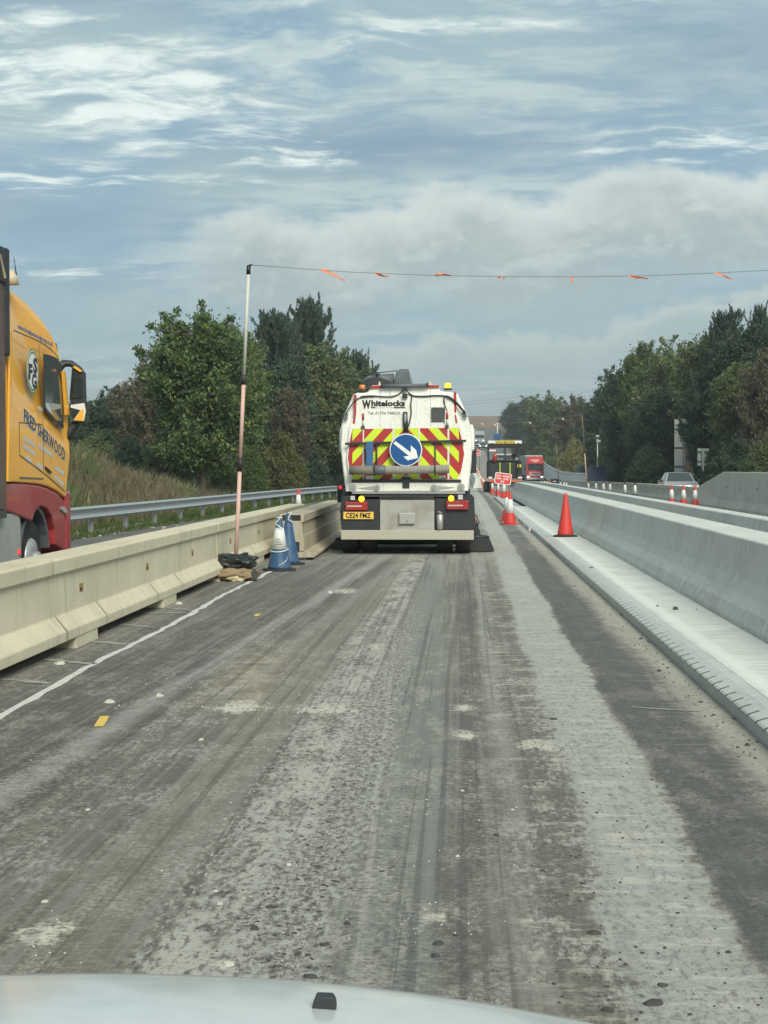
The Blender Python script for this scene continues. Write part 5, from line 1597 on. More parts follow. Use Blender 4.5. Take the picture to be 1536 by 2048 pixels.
# ------------------------------------------------------------------ bonnet of the vehicle the picture is taken from
def own_bonnet():
    # the windscreen side of the vehicle stays open: only the nose ahead of the camera is built
    B = empty('car_front', (-0.40, 1.4, 0), 0, 'pale silver vehicle bonnet across the bottom edge of the picture', 'car')
    cxb = 0.0
    def surf(u, v):
        # u across (-1..1), v along (0 windscreen .. 1 nose)
        x_ = u * 0.88 * (1 - 0.06 * v * v)
        y_ = -0.42 + v * 1.05 - 0.16 * v * u * u
        z_ = 1.013 - 0.02 * v - 0.16 * max(0, v - 0.45) ** 2 - 0.075 * abs(u) ** 2.2 - (0.25 * max(0, abs(u) - 0.9))
        if v > 0.86: z_ -= (v - 0.86) ** 2 * 6.0
        return (x_, y_, z_)
    us = [-1 + 2 * k / 40 for k in range(41)]
    vs_ = [k / 40 for k in range(41)]
    o = MB().grid(surf, us, vs_).build('bonnet', MATS['bonnet_paint'], B)
    md = o.modifiers.new('thick', 'SOLIDIFY'); md.thickness = 0.03; md.offset = -1
    # nose, wings, lamps, wheels
    MB().prism([(0.40, 0.92), (0.56, 0.84), (0.60, 0.55), (0.58, 0.30), (0.40, 0.28)], -0.84, 0.84, 'x').build('front_panel', MATS['bonnet_paint'], B, bevel=0.03)
    MB().box(-0.5, 0.5, 0.585, 0.615, 0.52, 0.74).build('grille', MATS['ink_black'], B, bevel=0.01)
    for s in (-1, 1):
        MB().prism([(-0.5, 0.94), (0.40, 0.86), (0.44, 0.50), (0.30, 0.50), (0.12, 0.68), (-0.22, 0.68), (-0.42, 0.50), (-0.5, 0.45)], s * 0.80, s * 0.875, 'x').build('wing', MATS['bonnet_paint'], B, bevel=0.02)
        MB().box(s * 0.70 - 0.13, s * 0.70 + 0.13, 0.50, 0.605, 0.72, 0.83).build('headlamp', MATS['clear_lens'], B, bevel=0.02)
        MB().lathe([(0.2, -0.10), (0.31, -0.10), (0.335, -0.07), (0.335, 0.07), (0.31, 0.10), (0.2, 0.10)], 24, (s * 0.74, -0.05, 0.335), 'x').build('wheel', MATS['black_rubber'], B)
    # black washer nozzle
    d = ray(647, 2013)
    o_, cam0 = None, Vector((0, 0, CAM_H))
    best = None
    for i in range(161):
        for j in range(161):
            p = Vector(surf(-0.2 + i * 0.8 / 160, j / 160)) + Vector((-0.40, 1.4, 0))
            dd_ = (p - cam0).normalized().dot(d.normalized())
            if best is None or dd_ > best[0]: best = (dd_, p)
    p = best[1] - Vector((-0.40, 1.4, 0))
    mb = MB()
    prf = [(-0.0145, 0.0), (0.0145, 0.0), (0.0135, 0.010), (0.010, 0.0165), (-0.009, 0.0168), (-0.0120, 0.010)]
    vs2 = []
    for (yy, k) in ((-0.012, 1.0), (0.004, 0.98), (0.016, 0.7)):
        vs2 += [(p.x + a * k, p.y + yy, p.z - 0.001 + b * k) for (a, b) in prf]
    n = 6
    fs = [(r_ * n + j, r_ * n + (j + 1) % n, (r_ + 1) * n + (j + 1) % n, (r_ + 1) * n + j) for r_ in range(2) for j in range(n)]
    fs += [tuple(range(n))[::-1], tuple(range(2 * n, 3 * n))]
    mb.poly(vs2, fs).build('washer_nozzle', MATS['black_plastic'], B, bevel=0.002)
own_bonnet()

# ------------------------------------------------------------------ traffic cones
def make_cone(h, body, sleeve, base_mat, label, group, s0=0.36, s1=0.78, round_base=False, top_mat=None, br=None):
    c = empty('traffic_cone', (0, 0, 0), 0, label, 'cone', group)
    rb = 0.17 * h / 0.9 if br is None else br
    rt = 0.032
    def rad(u): return rb + (rt - rb) * u
    b0 = 0.035
    mb = MB()
    mb.lathe([(rad(0), b0), (rad(0.03), b0 + 0.03), (rad(0.5), h * 0.5), (rad(0.93), h * 0.93), (rt, h * 0.985), (rt * 0.7, h)], 18)
    mb.build('cone_body', MATS[body], c)
    if sleeve:
        MB().lathe([(rad(s0) + 0.003, h * s0), (rad(s1) + 0.003, h * s1), (rad(s1), h * s1 + 0.002)], 18).build('sleeve', MATS[sleeve], c)
    if top_mat:
        MB().lathe([(rad(0.86) + 0.002, h * 0.86), (rt + 0.002, h * 0.985), (rt * 0.6, h * 1.003)], 14).build('cone_tip', MATS[top_mat], c)
    w_ = rb * 1.5
    if round_base:
        MB().lathe([(w_, 0.0), (w_, 0.022), (w_ * 0.85, 0.036), (rb * 0.9, 0.042)], 28).build('base', MATS[base_mat], c)
    else:
        MB().prism([(w_ * math.cos(a), w_ * math.sin(a)) for a in [R(22.5 + 45 * k) for k in range(8)]], 0.0, 0.034, 'z').build('base', MATS[base_mat], c, bevel=0.006)
    return c
def put_cone(src, first, pos, rz, label):
    o = src if first else copy_tree(src)
    o.location = pos
    o.rotation_euler = (0, 0, rz)
    o['label'] = label
    return o

redc = make_cone(0.93, 'cone_red', None, 'black_rubber', 'all red cone with round black base standing on the slab', 'loose cones', round_base=True)
redc.location = ground_at(1131, 1073, 0.141)
rw = make_cone(0.92, 'cone_red', 'cone_white', 'cone_red', 'x', 'red and white cones')
p = ground_at(1020, 1049); put_cone(rw, True, p, 0.3, 'red and white cone at the kerb, front of a close pair')
p = ground_at(1015, 1042); put_cone(rw, False, p, 1.0, 'red and white cone at the kerb, half hidden behind another cone')
p = at(1008, 992, 82.5); p.z = 0.02; put_cone(rw, False, p, 0.1, 'red and white cone in front of the red sign')
p = at(996, 984, 97); p.z = road_z(97); put_cone(rw, False, p, 0.1, 'small red and white cone left of the red sign by the paver')
p = at(597, 1030, 52); p.z = -0.006; put_cone(rw, False, p, 0.7, 'red and white cone between guardrail and beige barrier on the left')
for (px, D, lab) in ((1343, 65.5, 'leftmost'), (1367, 64.5, 'middle'), (1390, 63.4, 'rightmost')):
    p = at(px, 1010, D); p.z = right_z(D) - 0.01
    put_cone(rw, False, p, px * 0.7, lab + ' of three red and white cones before the parked car')
for k in range(13):
    D = 108 + k * 13.5
    put_cone(rw, False, (2.12 + 0.04 * math.sin(k * 2.1), D, road_z(D)), k, 'red and white cone in the row climbing the hill beside the new barrier')['group'] = 'row of cones up the hill'
nav = make_cone(0.88, 'cone_navy', 'cone_white', 'cone_navy', 'x', 'navy and white cones on the far carriageway', 0.30, 0.84, False, 'ink_black')
navl = ['leftmost of the six navy and white cones beyond the grey barriers', 'second from left of the navy and white cones beyond the grey barriers', 'third from left of the navy and white cones beyond the grey barriers',
        'fourth from left of the navy and white cones beyond the grey barriers', 'fifth navy and white cone, left of a close pair near the barrier', 'rightmost navy and white cone nearest the grey car']
for i, (px, D) in enumerate(((1177, 110), (1192, 107), (1207, 100), (1220, 97), (1250, 88), (1270, 84))):
    p = at(px, 985, D); p.z = right_z(D) - 0.01
    put_cone(nav, i == 0, p, i, navl[i])
for i, (px, D) in enumerate(((1083, 150), (1089, 143), (1094, 138), (1109, 134), (1121, 128), (1128, 124), (1133, 120))):
    p = at(px, 975, D); p.z = right_z(D) - 0.01
    put_cone(nav, False, p, i, 'distant white-sleeved cone between the red lorry and the blue container')['group'] = 'distant white-sleeved cones'
p = at(1100, 970, 122); p.z = right_z(122); put_cone(rw, False, p, 0.4, 'lone red and white cone below the red lorry')

def blue_cone(h, pos, label, sleeve, rz):
    c = make_cone(h, 'cone_blue', None, 'black_rubber', label, 'blue cones by the pole', br=0.185)
    c.location = pos
    c.rotation_euler = (0, 0, rz)
    if sleeve:
        rb, rt = 0.185, 0.032
        rad = lambda u: rb + (rt - rb) * u + 0.004
        # printed white sleeve with a ragged lower hem
        MB().lathe([(rad(0.40), h * 0.40), (rad(0.79), h * 0.79), (rad(0.79) - 0.006, h * 0.795)], 18).build('sleeve', MATS['cone_white'], c)
        for k, ww in enumerate((0.055, 0.075, 0.085)):
            zz = h * (0.57 - 0.045 * k)
            r_ = rad(zz / h) + 0.0015
            mb = MB()
            for q in range(7):
                a0 = -math.pi / 2 - 0.55 + q * ww * 1.6
                a1 = a0 + ww * 1.2
                mb.poly([(r_ * math.cos(a0), r_ * math.sin(a0), zz), (r_ * math.cos(a1), r_ * math.sin(a1), zz), (r_ * math.cos(a1), r_ * math.sin(a1), zz + 0.018), (r_ * math.cos(a0), r_ * math.sin(a0), zz + 0.018)], [(0, 1, 2, 3)])
            mb.build('print_line', MATS['ink_grey'], c, flip=False)
        loop = []
        for k in range(14):
            a = -math.pi + k / 13 * math.pi * 1.05
            zz = h * (0.40 - 0.02 - 0.03 * math.sin(k / 13 * math.pi * 1.3))
            r_ = rad(zz / h) + 0.008
            loop.append((r_ * math.cos(a), r_ * math.sin(a), zz))
        MB().tube(loop, 0.008, 6).build('rope', MATS['rope_white'], c)
        # scuffed swoosh of paint near the foot
        sw = []
        for k in range(9):
            a = -1.9 + k / 8 * 1.7
            zz = h * (0.09 + 0.25 * (k / 8) ** 2.2)
            r_ = rad(zz / h) + 0.001
            sw.append((r_ * math.cos(a), r_ * math.sin(a), zz))
        vs_, fs = [], []
        for k, q in enumerate(sw):
            wv_ = 0.028 * math.sin(math.pi * (k + 0.3) / 8.6)
            vs_ += [(q[0], q[1], q[2] - wv_), (q[0] * 0.985, q[1] * 0.985, q[2] + wv_)]
        fs = [(2 * k, 2 * k + 2, 2 * k + 3, 2 * k + 1) for k in range(8)]
        MB().poly(vs_, fs).build('paint_scuff', MATS['ink_pale'], c, flip=False)
    # ropes tied at the tip
    MB().tube([(-0.05, -0.06, h * 0.97), (0.0, -0.05, h * 0.985), (0.04, -0.03, h * 0.98)], 0.009, 6).build('rope', MATS['rope_white'], c)
    MB().tube([(0.02, -0.055, h * 0.98), (-0.04, -0.085, h * 0.90), (-0.055, -0.09, h * 0.86), (0.0, -0.11, h * 0.82), (0.05, -0.10, h * 0.78)], 0.008, 6).build('rope', MATS['rope_white'], c)
    return c
blue_cone(0.85, ground_at(559, 1141), 'blue cone with white printed sleeve and rope, front of the pair', True, 0.1)
b2_ = blue_cone(0.88, ground_at(577, 1129), 'plain blue cone tied with white rope behind the sleeved one', False, 0.6)

# ------------------------------------------------------------------ warning pole with bunting
def warning_pole(base, top, label, group, rs=1.0):
    W_ = empty('warning_pole', base, 0, label, 'pole', group)
    ax = Vector(top) - Vector(base)
    def P_(u): return ax * u
    r = 0.029 * rs
    segs = [(0.045, 0.345, 'pole_pink', r), (0.345, 0.388, 'ink_black', r * 1.25), (0.388, 0.622, 'pole_pink', r * 0.97), (0.622, 0.653, 'ink_black', r * 1.2), (0.653, 0.975, 'pole_white', r * 0.86), (0.972, 1.0, 'ink_black', r * 1.05)]
    names = {'pole_pink': 'pole_section', 'pole_white': 'pole_section', 'ink_black': 'black_sleeve'}
    for (a, b, m_, rr_) in segs:
        MB().cyl(P_(a), P_(b), rr_, n=14).build(names[m_], MATS[m_], W_)
    MB().tube([P_(1.0), P_(1.0) + Vector((0.03, 0, 0.005)), P_(1.0) + Vector((0.05, 0, 0.012))], 0.014, 6).build('wire_hook', MATS['ink_black'], W_)
    MB().lathe([(0.14, 0.0), (0.11, 0.07), (0.062, 0.12), (0.055, 0.34), (0.045, 0.36)], 16).build('pole_foot', MATS['black_rubber'], W_)
    return W_
PB = ground_at(470, 1158)
PB.z = 0.0
PT = at(497.5, 531, PB.y)
warning_pole(PB, PT, 'tall pink, black and white pole weighted with sacks by the left barrier', 'poles holding the bunting')
PB2 = Vector((3.72, PB.y, 0.0)); PT2 = at(1640, 533, PB.y)
PB2.x = PT2.x - 0.1
warning_pole(PB2, PT2, 'matching bunting pole just out of frame to the right', 'poles holding the bunting')
def bunting():
    line = [(503, 530), (560, 534), (640, 540), (700, 544), (790, 548), (885, 551), (1000, 553), (1143, 553.5), (1290, 551.5), (1440, 545.5), (1536, 540.5), (1640, 533)]
    pts = [at(a, b, PB.y) for (a, b) in line]
    B_ = empty('bunting_line', pts[0], 0, 'thin wire strung across the sky with small orange flags', 'bunting')
    o0 = Vector(pts[0])
    MB().tube([p - o0 for p in pts], 0.0052, 5).build('wire', MATS['wire_grey'], B_)
    rr = random.Random(5)
    flags = [[(643, 540), (655, 543), (672, 552), (690, 562)], [(750, 547), (758, 549), (768, 552), (781, 552)], [(871, 551), (880, 547.5), (890, 549), (901, 551)], [(996, 555), (1003, 553), (1009, 555), (1006, 558)],
             [(1143, 553), (1144, 558), (1144, 566)], [(1258, 551), (1270, 555), (1284, 555), (1296, 557)], [(1430, 546), (1440, 549), (1452, 554), (1466, 559)]]
    wids = [7, 5, 6, 5, 7, 5, 6]
    for f_, wd in zip(flags, wids):
        q = [at(a, b, PB.y) - o0 for (a, b) in f_]
        vs_, fs = [], []
        n = len(q)
        for k, p in enumerate(q):
            ww = wd / 149 / 2 * (1.0 - 0.75 * k / (n - 1)) * rr.uniform(0.8, 1.2)
            t_ = (q[min(k + 1, n - 1)] - q[max(k - 1, 0)]).normalized()
            nn = Vector((-t_.z, 0, t_.x))
            off = Vector((0, rr.uniform(-0.02, 0.02), 0))
            vs_ += [p + nn * ww + off, p - nn * ww - off]
        fs = [(2 * k, 2 * k + 2, 2 * k + 3, 2 * k + 1) for k in range(n - 1)]
        o = MB().poly(vs_, fs).build('flag', MATS['bunting_orange'], B_, flip=False)
        md = o.modifiers.new('thick', 'SOLIDIFY'); md.thickness = 0.004
bunting()

def blob(name, mat, size, seed, rough=0.16, parent=None, loc=(0, 0, 0), folds=6, floor=0.0):
    rr = random.Random(seed)
    bm = bmesh.new()
    bmesh.ops.create_icosphere(bm, subdivisions=4, radius=1.0)
    waves = [(Vector((rr.uniform(-1, 1), rr.uniform(-1, 1), rr.uniform(-1, 1))).normalized() * rr.uniform(2.0, 9.0), rr.uniform(0, 6.28), rr.uniform(0.2, 1.0)) for _ in range(folds * 2)]
    for v in bm.verts:
        d = v.co.normalized()
        k = 1.0
        for (wv_, ph, am) in waves:
            k += rough * am * (1 - abs(math.sin(d.dot(wv_) + ph)) * 1.5) / (0.5 + wv_.length * 0.35)
        q = d * k
        q = Vector((q.x * size[0], q.y * size[1], q.z * size[2] + size[2] * 0.85))
        if q.z < floor: q.z = floor + (q.z - floor) * 0.05
        v.co = q
    me = bpy.data.meshes.new(name)
    bm.to_mesh(me); bm.free()
    for f in me.polygons: f.use_smooth = True
    me.materials.append(MATS[mat])
    o = bpy.data.objects.new(name, me)
    col.objects.link(o)
    o.location = loc
    if parent: o.parent = parent
    return o
bg_ = blob('bin_bag', 'bin_bag', (0.26, 0.19, 0.12), 3, 0.28, loc=(PB.x + 0.0, PB.y - 0.02, 0.135), folds=9, floor=0.0)
tag(bg_, 'black plastic bag slumped over the foot of the tall pole', 'bag')
sk = empty('sandbag', (PB.x - 0.0, PB.y - 0.36, 0.0), 0.1, 'brown sandbag lying in front of the pole under the black bag', 'sandbag')
blob('sack_body', 'sack_brown', (0.31, 0.16, 0.095), 11, 0.2, sk, (0.03, 0, 0), 8)
blob('sack_neck', 'sack_pale', (0.10, 0.07, 0.035), 12, 0.4, sk, (0.07, -0.13, 0.0), 6)
blob('sack_end', 'tar_lump', (0.05, 0.11, 0.075), 14, 0.4, sk, (0.32, -0.02, 0), 6)
sk2 = blob('sandbag', 'sack_pale', (0.13, 0.12, 0.09), 15, 0.35, None, (PB.x - 0.30, PB.y - 0.22, 0.0), 7)
tag(sk2, 'pale end of a second sandbag beside the barrier foot', 'sandbag')
tag(blob('sandbag', 'sack_brown', (0.26, 0.17, 0.085), 17, 0.35, None, (PB.x + 0.02, PB.y + 0.12, 0.0), 7), 'dark sandbag hidden behind the pole foot under the black bag', 'sandbag')

# ------------------------------------------------------------------ red temporary sign
def red_sign():
    c = at(1006, 957.5, 80.0)
    S = empty('road_sign', (c.x, c.y, road_z(80)), 0, 'tilted red temporary sign with white border by the barrier end', 'sign')
    M = Matrix.Translation((0, 0, c.z - road_z(80))) @ Matrix.Rotation(R(7.5), 4, 'Y')
    w_, h_ = 0.86, 0.60
    def rr_(a, b, r, y0, y1, name, mat, parent):
        pts = []
        for (sx, sz, a0) in ((1, 1, 0), (-1, 1, 90), (-1, -1, 180), (1, -1, 270)):
            for k in range(5):
                an = R(a0 + 90 * k / 4)
                pts.append((sx * (a / 2 - r) + r * math.cos(an), sz * (b / 2 - r) + r * math.sin(an)))
        mb = MB().prism(pts, y0, y1)
        mb.v = [tuple(M @ Vector(v)) for v in mb.v]
        return mb.build(name, MATS[mat], parent)
    bd = rr_(w_, h_, 0.09, -0.01, 0.01, 'sign_border', 'sign_white', S)
    rr_(w_ - 0.08, h_ - 0.08, 0.06, -0.016, -0.0105, 'sign_face', 'sign_red', S)
    rr = random.Random(3)
    for (z_, words) in ((0.13, ((-0.36, -0.10), (-0.04, 0.34))), (-0.01, ((-0.34, -0.06), (0.02, 0.33))), (-0.15, ((-0.10, 0.09),))):
        for (a, b) in words:
            mb = MB()
            x_ = a
            while x_ < b - 0.02:
                ww = rr.uniform(0.035, 0.05)
                mb.box(x_, x_ + ww * 0.45, -0.0185, -0.0165, z_ - 0.045, z_ + 0.045)
                mb.box(x_ + ww * 0.45, x_ + ww * 0.85, -0.0185, -0.0165, z_ + 0.015, z_ + 0.035)
                x_ += ww
            mb.v = [tuple(M @ Vector(v)) for v in mb.v]
            mb.build('lettering', MATS['sign_white'], S)
    zc = c.z - road_z(80)
    for s in (-1, 1):
        MB().tube([(s * 0.3, 0.03, zc - 0.2), (s * 0.34, -0.14, 0.0)], 0.015, 6).build('leg', MATS['dark_metal'], S)
        MB().tube([(s * 0.3, 0.03, zc - 0.2), (s * 0.34, 0.45, 0.0)], 0.015, 6).build('leg', MATS['dark_metal'], S)
red_sign()
def far_red_sign():
    D = 190.0
    c = at(955, 905.5, D)
    S = empty('road_sign', (c.x, c.y, road_z(D)), 0, 'distant square red sign at the top of the row of cones', 'sign')
    zc = c.z - road_z(D)
    MB().box(-0.34, 0.34, -0.015, 0.015, zc - 0.36, zc + 0.36).build('sign_border', MATS['sign_white'], S, bevel=0.01)
    MB().box(-0.29, 0.29, -0.022, -0.016, zc - 0.31, zc + 0.31).build('sign_face', MATS['sign_red'], S)
    MB().prism([(-0.22, zc - 0.02), (0, zc - 0.2), (0.22, zc - 0.02), (0.22, zc + 0.08), (0, zc - 0.1), (-0.22, zc + 0.08)], -0.028, -0.0225).build('chevron', MATS['cone_white'], S)
    for s in (-0.25, 0.25):
        MB().cyl((s, 0.02, 0), (s, 0.02, zc - 0.3), 0.03, n=6).build('leg', MATS['dark_metal'], S)
far_red_sign()

# ------------------------------------------------------------------ paving machine
PD = 118.0
def paver():
    o = at(1010, 985, PD); oz = road_z(PD)
    S = empty('paving_machine', (o.x, PD, oz), 0, 'black paving machine with yellow striped canopy on the unfinished reserve', 'paver')
    def c3(cx, cy, y=0.0):
        p = at(930 + cx / 9.035, 860 + cy / 9.035, PD + y)
        return p.x - o.x, p.z - oz
    def pl(name, mat, a, b, c_, d_, y0, y1, bevel=0.0, parent=S):
        x0, z0 = c3(a, d_); x1, z1 = c3(b, c_)
        return MB().box(x0, x1, y0, y1, z0, z1).build(name, MATS[mat], parent, bevel=bevel)
    pl('canopy', 'sign_white', 415, 1028, 192, 248, 0.0, 3.2, 0.04)
    cn = pl('canopy_fascia', 'canopy_yellow', 545, 905, 190, 250, -0.03, 0.0)
    for k in range(8):
        a = 560 + k * 46
        d = 26 if k < 4 else -26
        MB().prism([c3(a, 247), c3(a + 16, 247), c3(a + 16 + d, 206), c3(a + d, 206)], -0.045, -0.031).build('stripe', MATS['ink_black'], cn)
    for (a, b) in ((470, 515), (940, 985), (420, 440)):
        MB().prism([c3(a, 250), c3(b, 250), c3(b - 8, 236), c3(a + 8, 236)], -0.012, -0.001).build('scallop', MATS['ink_black'], S)
    pl('canopy_frame', 'ink_black', 420, 985, 250, 318, 0.05, 3.1, 0.02)
    for (a, b) in ((418, 438), (728, 742), (962, 985)):
        for yy in (0.05, 2.9):
            pl('canopy_post', 'black_plastic', a, b, 300, 880, yy, yy + 0.12)
    pl('body', 'ink_black', 405, 1030, 555, 870, 0.35, 4.5, 0.06)
    pl('operator_platform', 'dark_metal', 420, 1000, 535, 560, 0.2, 3.0, 0.02)
    pl('hopper', 'black_plastic', 440, 900, 590, 860, 0.1, 0.34, 0.04)
    pl('console', 'dark_grey_plastic', 600, 850, 465, 540, 1.0, 1.5, 0.03)
    pl('seat', 'ink_black', 860, 960, 420, 540, 0.8, 1.3, 0.05)
    pl('light_bar', 'sign_white', 436, 556, 355, 386, 0.0, 0.2, 0.02)
    pl('hand_rail', 'sign_white', 570, 722, 430, 446, 0.3, 0.36)
    pl('hand_rail', 'sign_white', 742, 840, 430, 444, 0.3, 0.36)
    pl('gauge', 'ink_pale', 915, 970, 498, 540, 0.6, 0.7, 0.01)
    pl('gauge', 'ink_pale', 600, 700, 505, 532, 0.9, 0.98, 0.01)
    x_, z_ = c3(538, 500)
    MB().lathe([(0.10, -0.32), (0.16, -0.28), (0.16, 0.2), (0.10, 0.28), (0.05, 0.36)], 12, (x_, 0.0, z_)).build('red_canister', MATS['lamp_red'], S)
    pl('red_light', 'lamp_red', 470, 545, 330, 352, 0.0, 0.15, 0.02)
    for cx in (632, 814):
        pl('hi_vis_pole', 'yellow_retro', cx - 8, cx + 8, 590, 790, -0.02, 0.05)
    pl('warning_box', 'canopy_yellow', 945, 1018, 620, 676, 0.1, 0.35, 0.02)
    pl('screed_end', 'sign_white', 425, 492, 846, 880, -0.05, 0.3, 0.02)
    pl('screed_end', 'sign_white', 955, 1035, 846, 876, -0.05, 0.3, 0.02)
    pl('screed', 'machine_orange', 430, 1035, 895, 940, -0.1, 0.5, 0.02)
    pl('screed_plate', 'dark_metal', 440, 1030, 940, 1010, 0.0, 0.6, 0.02)
    for (a, b) in ((338, 480), (900, 1040)):
        x0, z0 = c3(a, 1122); x1, z1 = c3(b, 930)
        r = (z1) / 2
        MB().lathe([(r * 0.5, 0), (r * 0.93, 0), (r, 0.06), (r, (x1 - x0) - 0.06), (r * 0.93, x1 - x0), (r * 0.5, x1 - x0)], 20, (x0, 0.9, r), 'x').build('wheel', MATS['black_rubber'], S)
    for (cx, cy) in ((590, 380), (690, 340), (820, 400)):
        x_, z_ = c3(cx, cy)
        MB().tube([(x_, 1.6, z_ - 0.1), (x_ + 0.25, 1.4, z_ - 0.4)], 0.03, 6).build('control_lever', MATS['galvanised'], S)
paver()

# ------------------------------------------------------------------ distant red lorry
def far_lorry():
    D = 233.0
    o = at(1070, 960, D); oz = right_z(D)
    S = empty('articulated_lorry', (o.x, D, oz), R(1), 'distant red-fronted lorry with grey trailer coming round the bend', 'lorry')
    MB().prism([(-1.25, 0.45), (1.25, 0.45), (1.25, 3.0), (1.18, 3.75), (1.05, 3.85), (-1.05, 3.85), (-1.18, 3.75), (-1.25, 3.0)], 0.0, 2.2).build('cab', MATS['lorry_red'], S, bevel=0.06)
    MB().prism([(-1.1, 1.75), (1.1, 1.75), (1.05, 2.65), (-1.05, 2.65)], -0.02, -0.002).build('windscreen', MATS['window_glass'], S)
    MB().box(-1.15, 1.15, -0.12, -0.004, 2.67, 2.78).build('sun_visor', MATS['ink_black'], S)
    MB().box(-0.85, 0.85, -0.015, -0.002, 3.0, 3.5).build('headboard', MATS['sign_red'], S)
    for (a, b, z_) in ((-0.55, 0.6, 3.32), (-0.3, 0.45, 3.1)):
        mb = MB()
        for k in range(9):
            xx = a + (b - a) * k / 9
            mb.box(xx, xx + (b - a) / 13, -0.02, -0.0155, z_ - 0.07, z_ + 0.07)
        mb.build('headboard_lettering', MATS['cone_white'], S)
    MB().box(-0.8, 0.8, -0.03, -0.003, 0.95, 1.45).build('grille', MATS['galvanised'], S)
    MB().box(-0.5, 0.5, -0.04, -0.031, 1.15, 1.35).build('grille_badge', MATS['dark_metal'], S)
    MB().box(-1.25, 1.25, -0.08, -0.003, 0.35, 0.62).build('bumper', MATS['galvanised'], S, bevel=0.03)
    for s in (-1, 1):
        MB().box(s * 1.02 - 0.17, s * 1.02 + 0.17, -0.06, -0.003, 0.66, 0.90).build('headlight', MATS['headlight_lit'], S, bevel=0.02)
        MB().box(s * 1.48 - 0.12, s * 1.48 + 0.12, 0.0, 0.15, 1.7, 2.6).build('mirror', MATS['black_plastic'], S, bevel=0.03)
        MB().tube([(s * 1.2, 0.1, 2.55), (s * 1.45, 0.08, 2.58)], 0.03, 6).build('mirror_arm', MATS['black_plastic'], S)
        MB().lathe([(0.3, -0.16), (0.5, -0.15), (0.5, 0.15), (0.3, 0.16)], 18, (s * 1.05, 1.2, 0.5), 'x').build('wheel', MATS['black_rubber'], S)
    MB().box(-1.28, 1.28, 2.5, 15.5, 1.0, 4.0).build('trailer', MATS['lorry_grey'], S, bevel=0.04)
    MB().box(-1.27, 1.27, 2.5, 15.4, 4.0, 4.05).build('trailer_roof', MATS['sign_white'], S)
    for s in (-1, 1):
        for yy in (11, 12.3, 13.6):
            MB().lathe([(0.3, -0.16), (0.5, -0.15), (0.5, 0.15), (0.3, 0.16)], 16, (s * 1.05, yy, 0.5), 'x').build('wheel', MATS['black_rubber'], S)
far_lorry()

# ------------------------------------------------------------------ cars
def make_car(body, label, cat='car', group=None, lit=False, tall=1.0):
    """faces -Y"""
    C = empty('parked_car' if not lit else 'moving_car', (0, 0, 0), 0, label, cat, group)
    side = [(-2.1, 0.30), (-2.15, 0.55), (-2.05, 0.78), (-1.1, 0.95), (1.85, 1.00), (2.1, 0.80), (2.12, 0.40), (2.0, 0.28),
            (1.75, 0.28)] + [(1.32 + 0.36 * math.cos(a), 0.33 + 0.36 * math.sin(a)) for a in [R(10 + 160 * k / 6) for k in range(7)]] + \
           [(0.9, 0.26), (-0.95, 0.26)] + [(-1.32 + 0.36 * math.cos(a), 0.33 + 0.36 * math.sin(a)) for a in [R(10 + 160 * k / 6) for k in range(7)]] + [(-1.75, 0.28)]
    MB().prism(side, -0.88, 0.88, 'x').build('body', MATS[body], C, bevel=0.05, seg=3)
    zt = 1.42 * tall
    lo = [(-1.12, 0.93, 0.80), (1.55, 0.98, 0.78)]
    hi_y0, hi_y1, hw = -0.30, 1.05, 0.60
    vs_ = [(-0.80, -1.15, 0.93), (0.80, -1.15, 0.93), (0.78, 1.70, 0.98), (-0.78, 1.70, 0.98), (-hw, hi_y0, zt), (hw, hi_y0, zt), (hw, hi_y1, zt), (-hw, hi_y1, zt)]
    fc = [(0, 1, 5, 4), (1, 2, 6, 5), (2, 3, 7, 6), (3, 0, 4, 7), (4, 5, 6, 7), (0, 3, 2, 1)]
    MB().poly(vs_, fc).build('roof', MATS[body], C, bevel=0.07, seg=3)
    def win(name, q, inset=0.12, out=0.012):
        q = [Vector(vs_[i]) for i in q]
        c = sum(q, Vector()) / 4
        nn = (q[1] - q[0]).cross(q[2] - q[1]).normalized()
        if nn.dot(c - Vector((0, 0.3, 1.0))) < 0: nn = -nn
        p = [c + (v - c) * (1 - inset) + nn * out for v in q]
        MB().poly(p, [(0, 1, 2, 3)]).build(name, MATS['window_glass'], C, flip=False)
    win('windscreen', (0, 1, 5, 4)); win('rear_window', (2, 3, 7, 6), 0.2); win('side_window', (1, 2, 6, 5), 0.2); win('side_window', (3, 0, 4, 7), 0.2)
    for s in (-1, 1):
        MB().box(s * 0.98 - 0.09, s * 0.98 + 0.09, -0.95, -0.80, 0.92, 1.06).build('mirror', MATS['black_plastic'], C, bevel=0.03)
        MB().box(s * 0.62 - 0.16, s * 0.62 + 0.16, -2.16, -2.06, 0.60, 0.76).build('headlight', MATS['headlight_lit' if lit else 'clear_lens'], C, bevel=0.02)
        MB().box(s * 0.68 - 0.14, s * 0.68 + 0.14, 2.06, 2.14, 0.70, 0.88).build('tail_lamp', MATS['lamp_red'], C, bevel=0.02)
        for yy in (-1.32, 1.32):
            wl = MB().lathe([(0.18, -0.10), (0.29, -0.10), (0.315, -0.07), (0.315, 0.07), (0.29, 0.10), (0.18, 0.10)], 20, (s * 0.78, yy, 0.315), 'x').build('wheel', MATS['black_rubber'], C)
            MB().lathe([(0.17, -0.08), (0.16, 0.0), (0.05, 0.02)] if s > 0 else [(0.05, -0.02), (0.16, 0.0), (0.17, 0.08)], 14, (s * 0.85, yy, 0.315), 'x').build('rim', MATS['galvanised'], wl)
    MB().box(-0.45, 0.45, -2.17, -2.14, 0.40, 0.56).build('grille', MATS['ink_black'], C)
    return C
c_ = make_car('car_silver', 'silver car seen from the front above the low concrete barrier', 'car', 'cars')
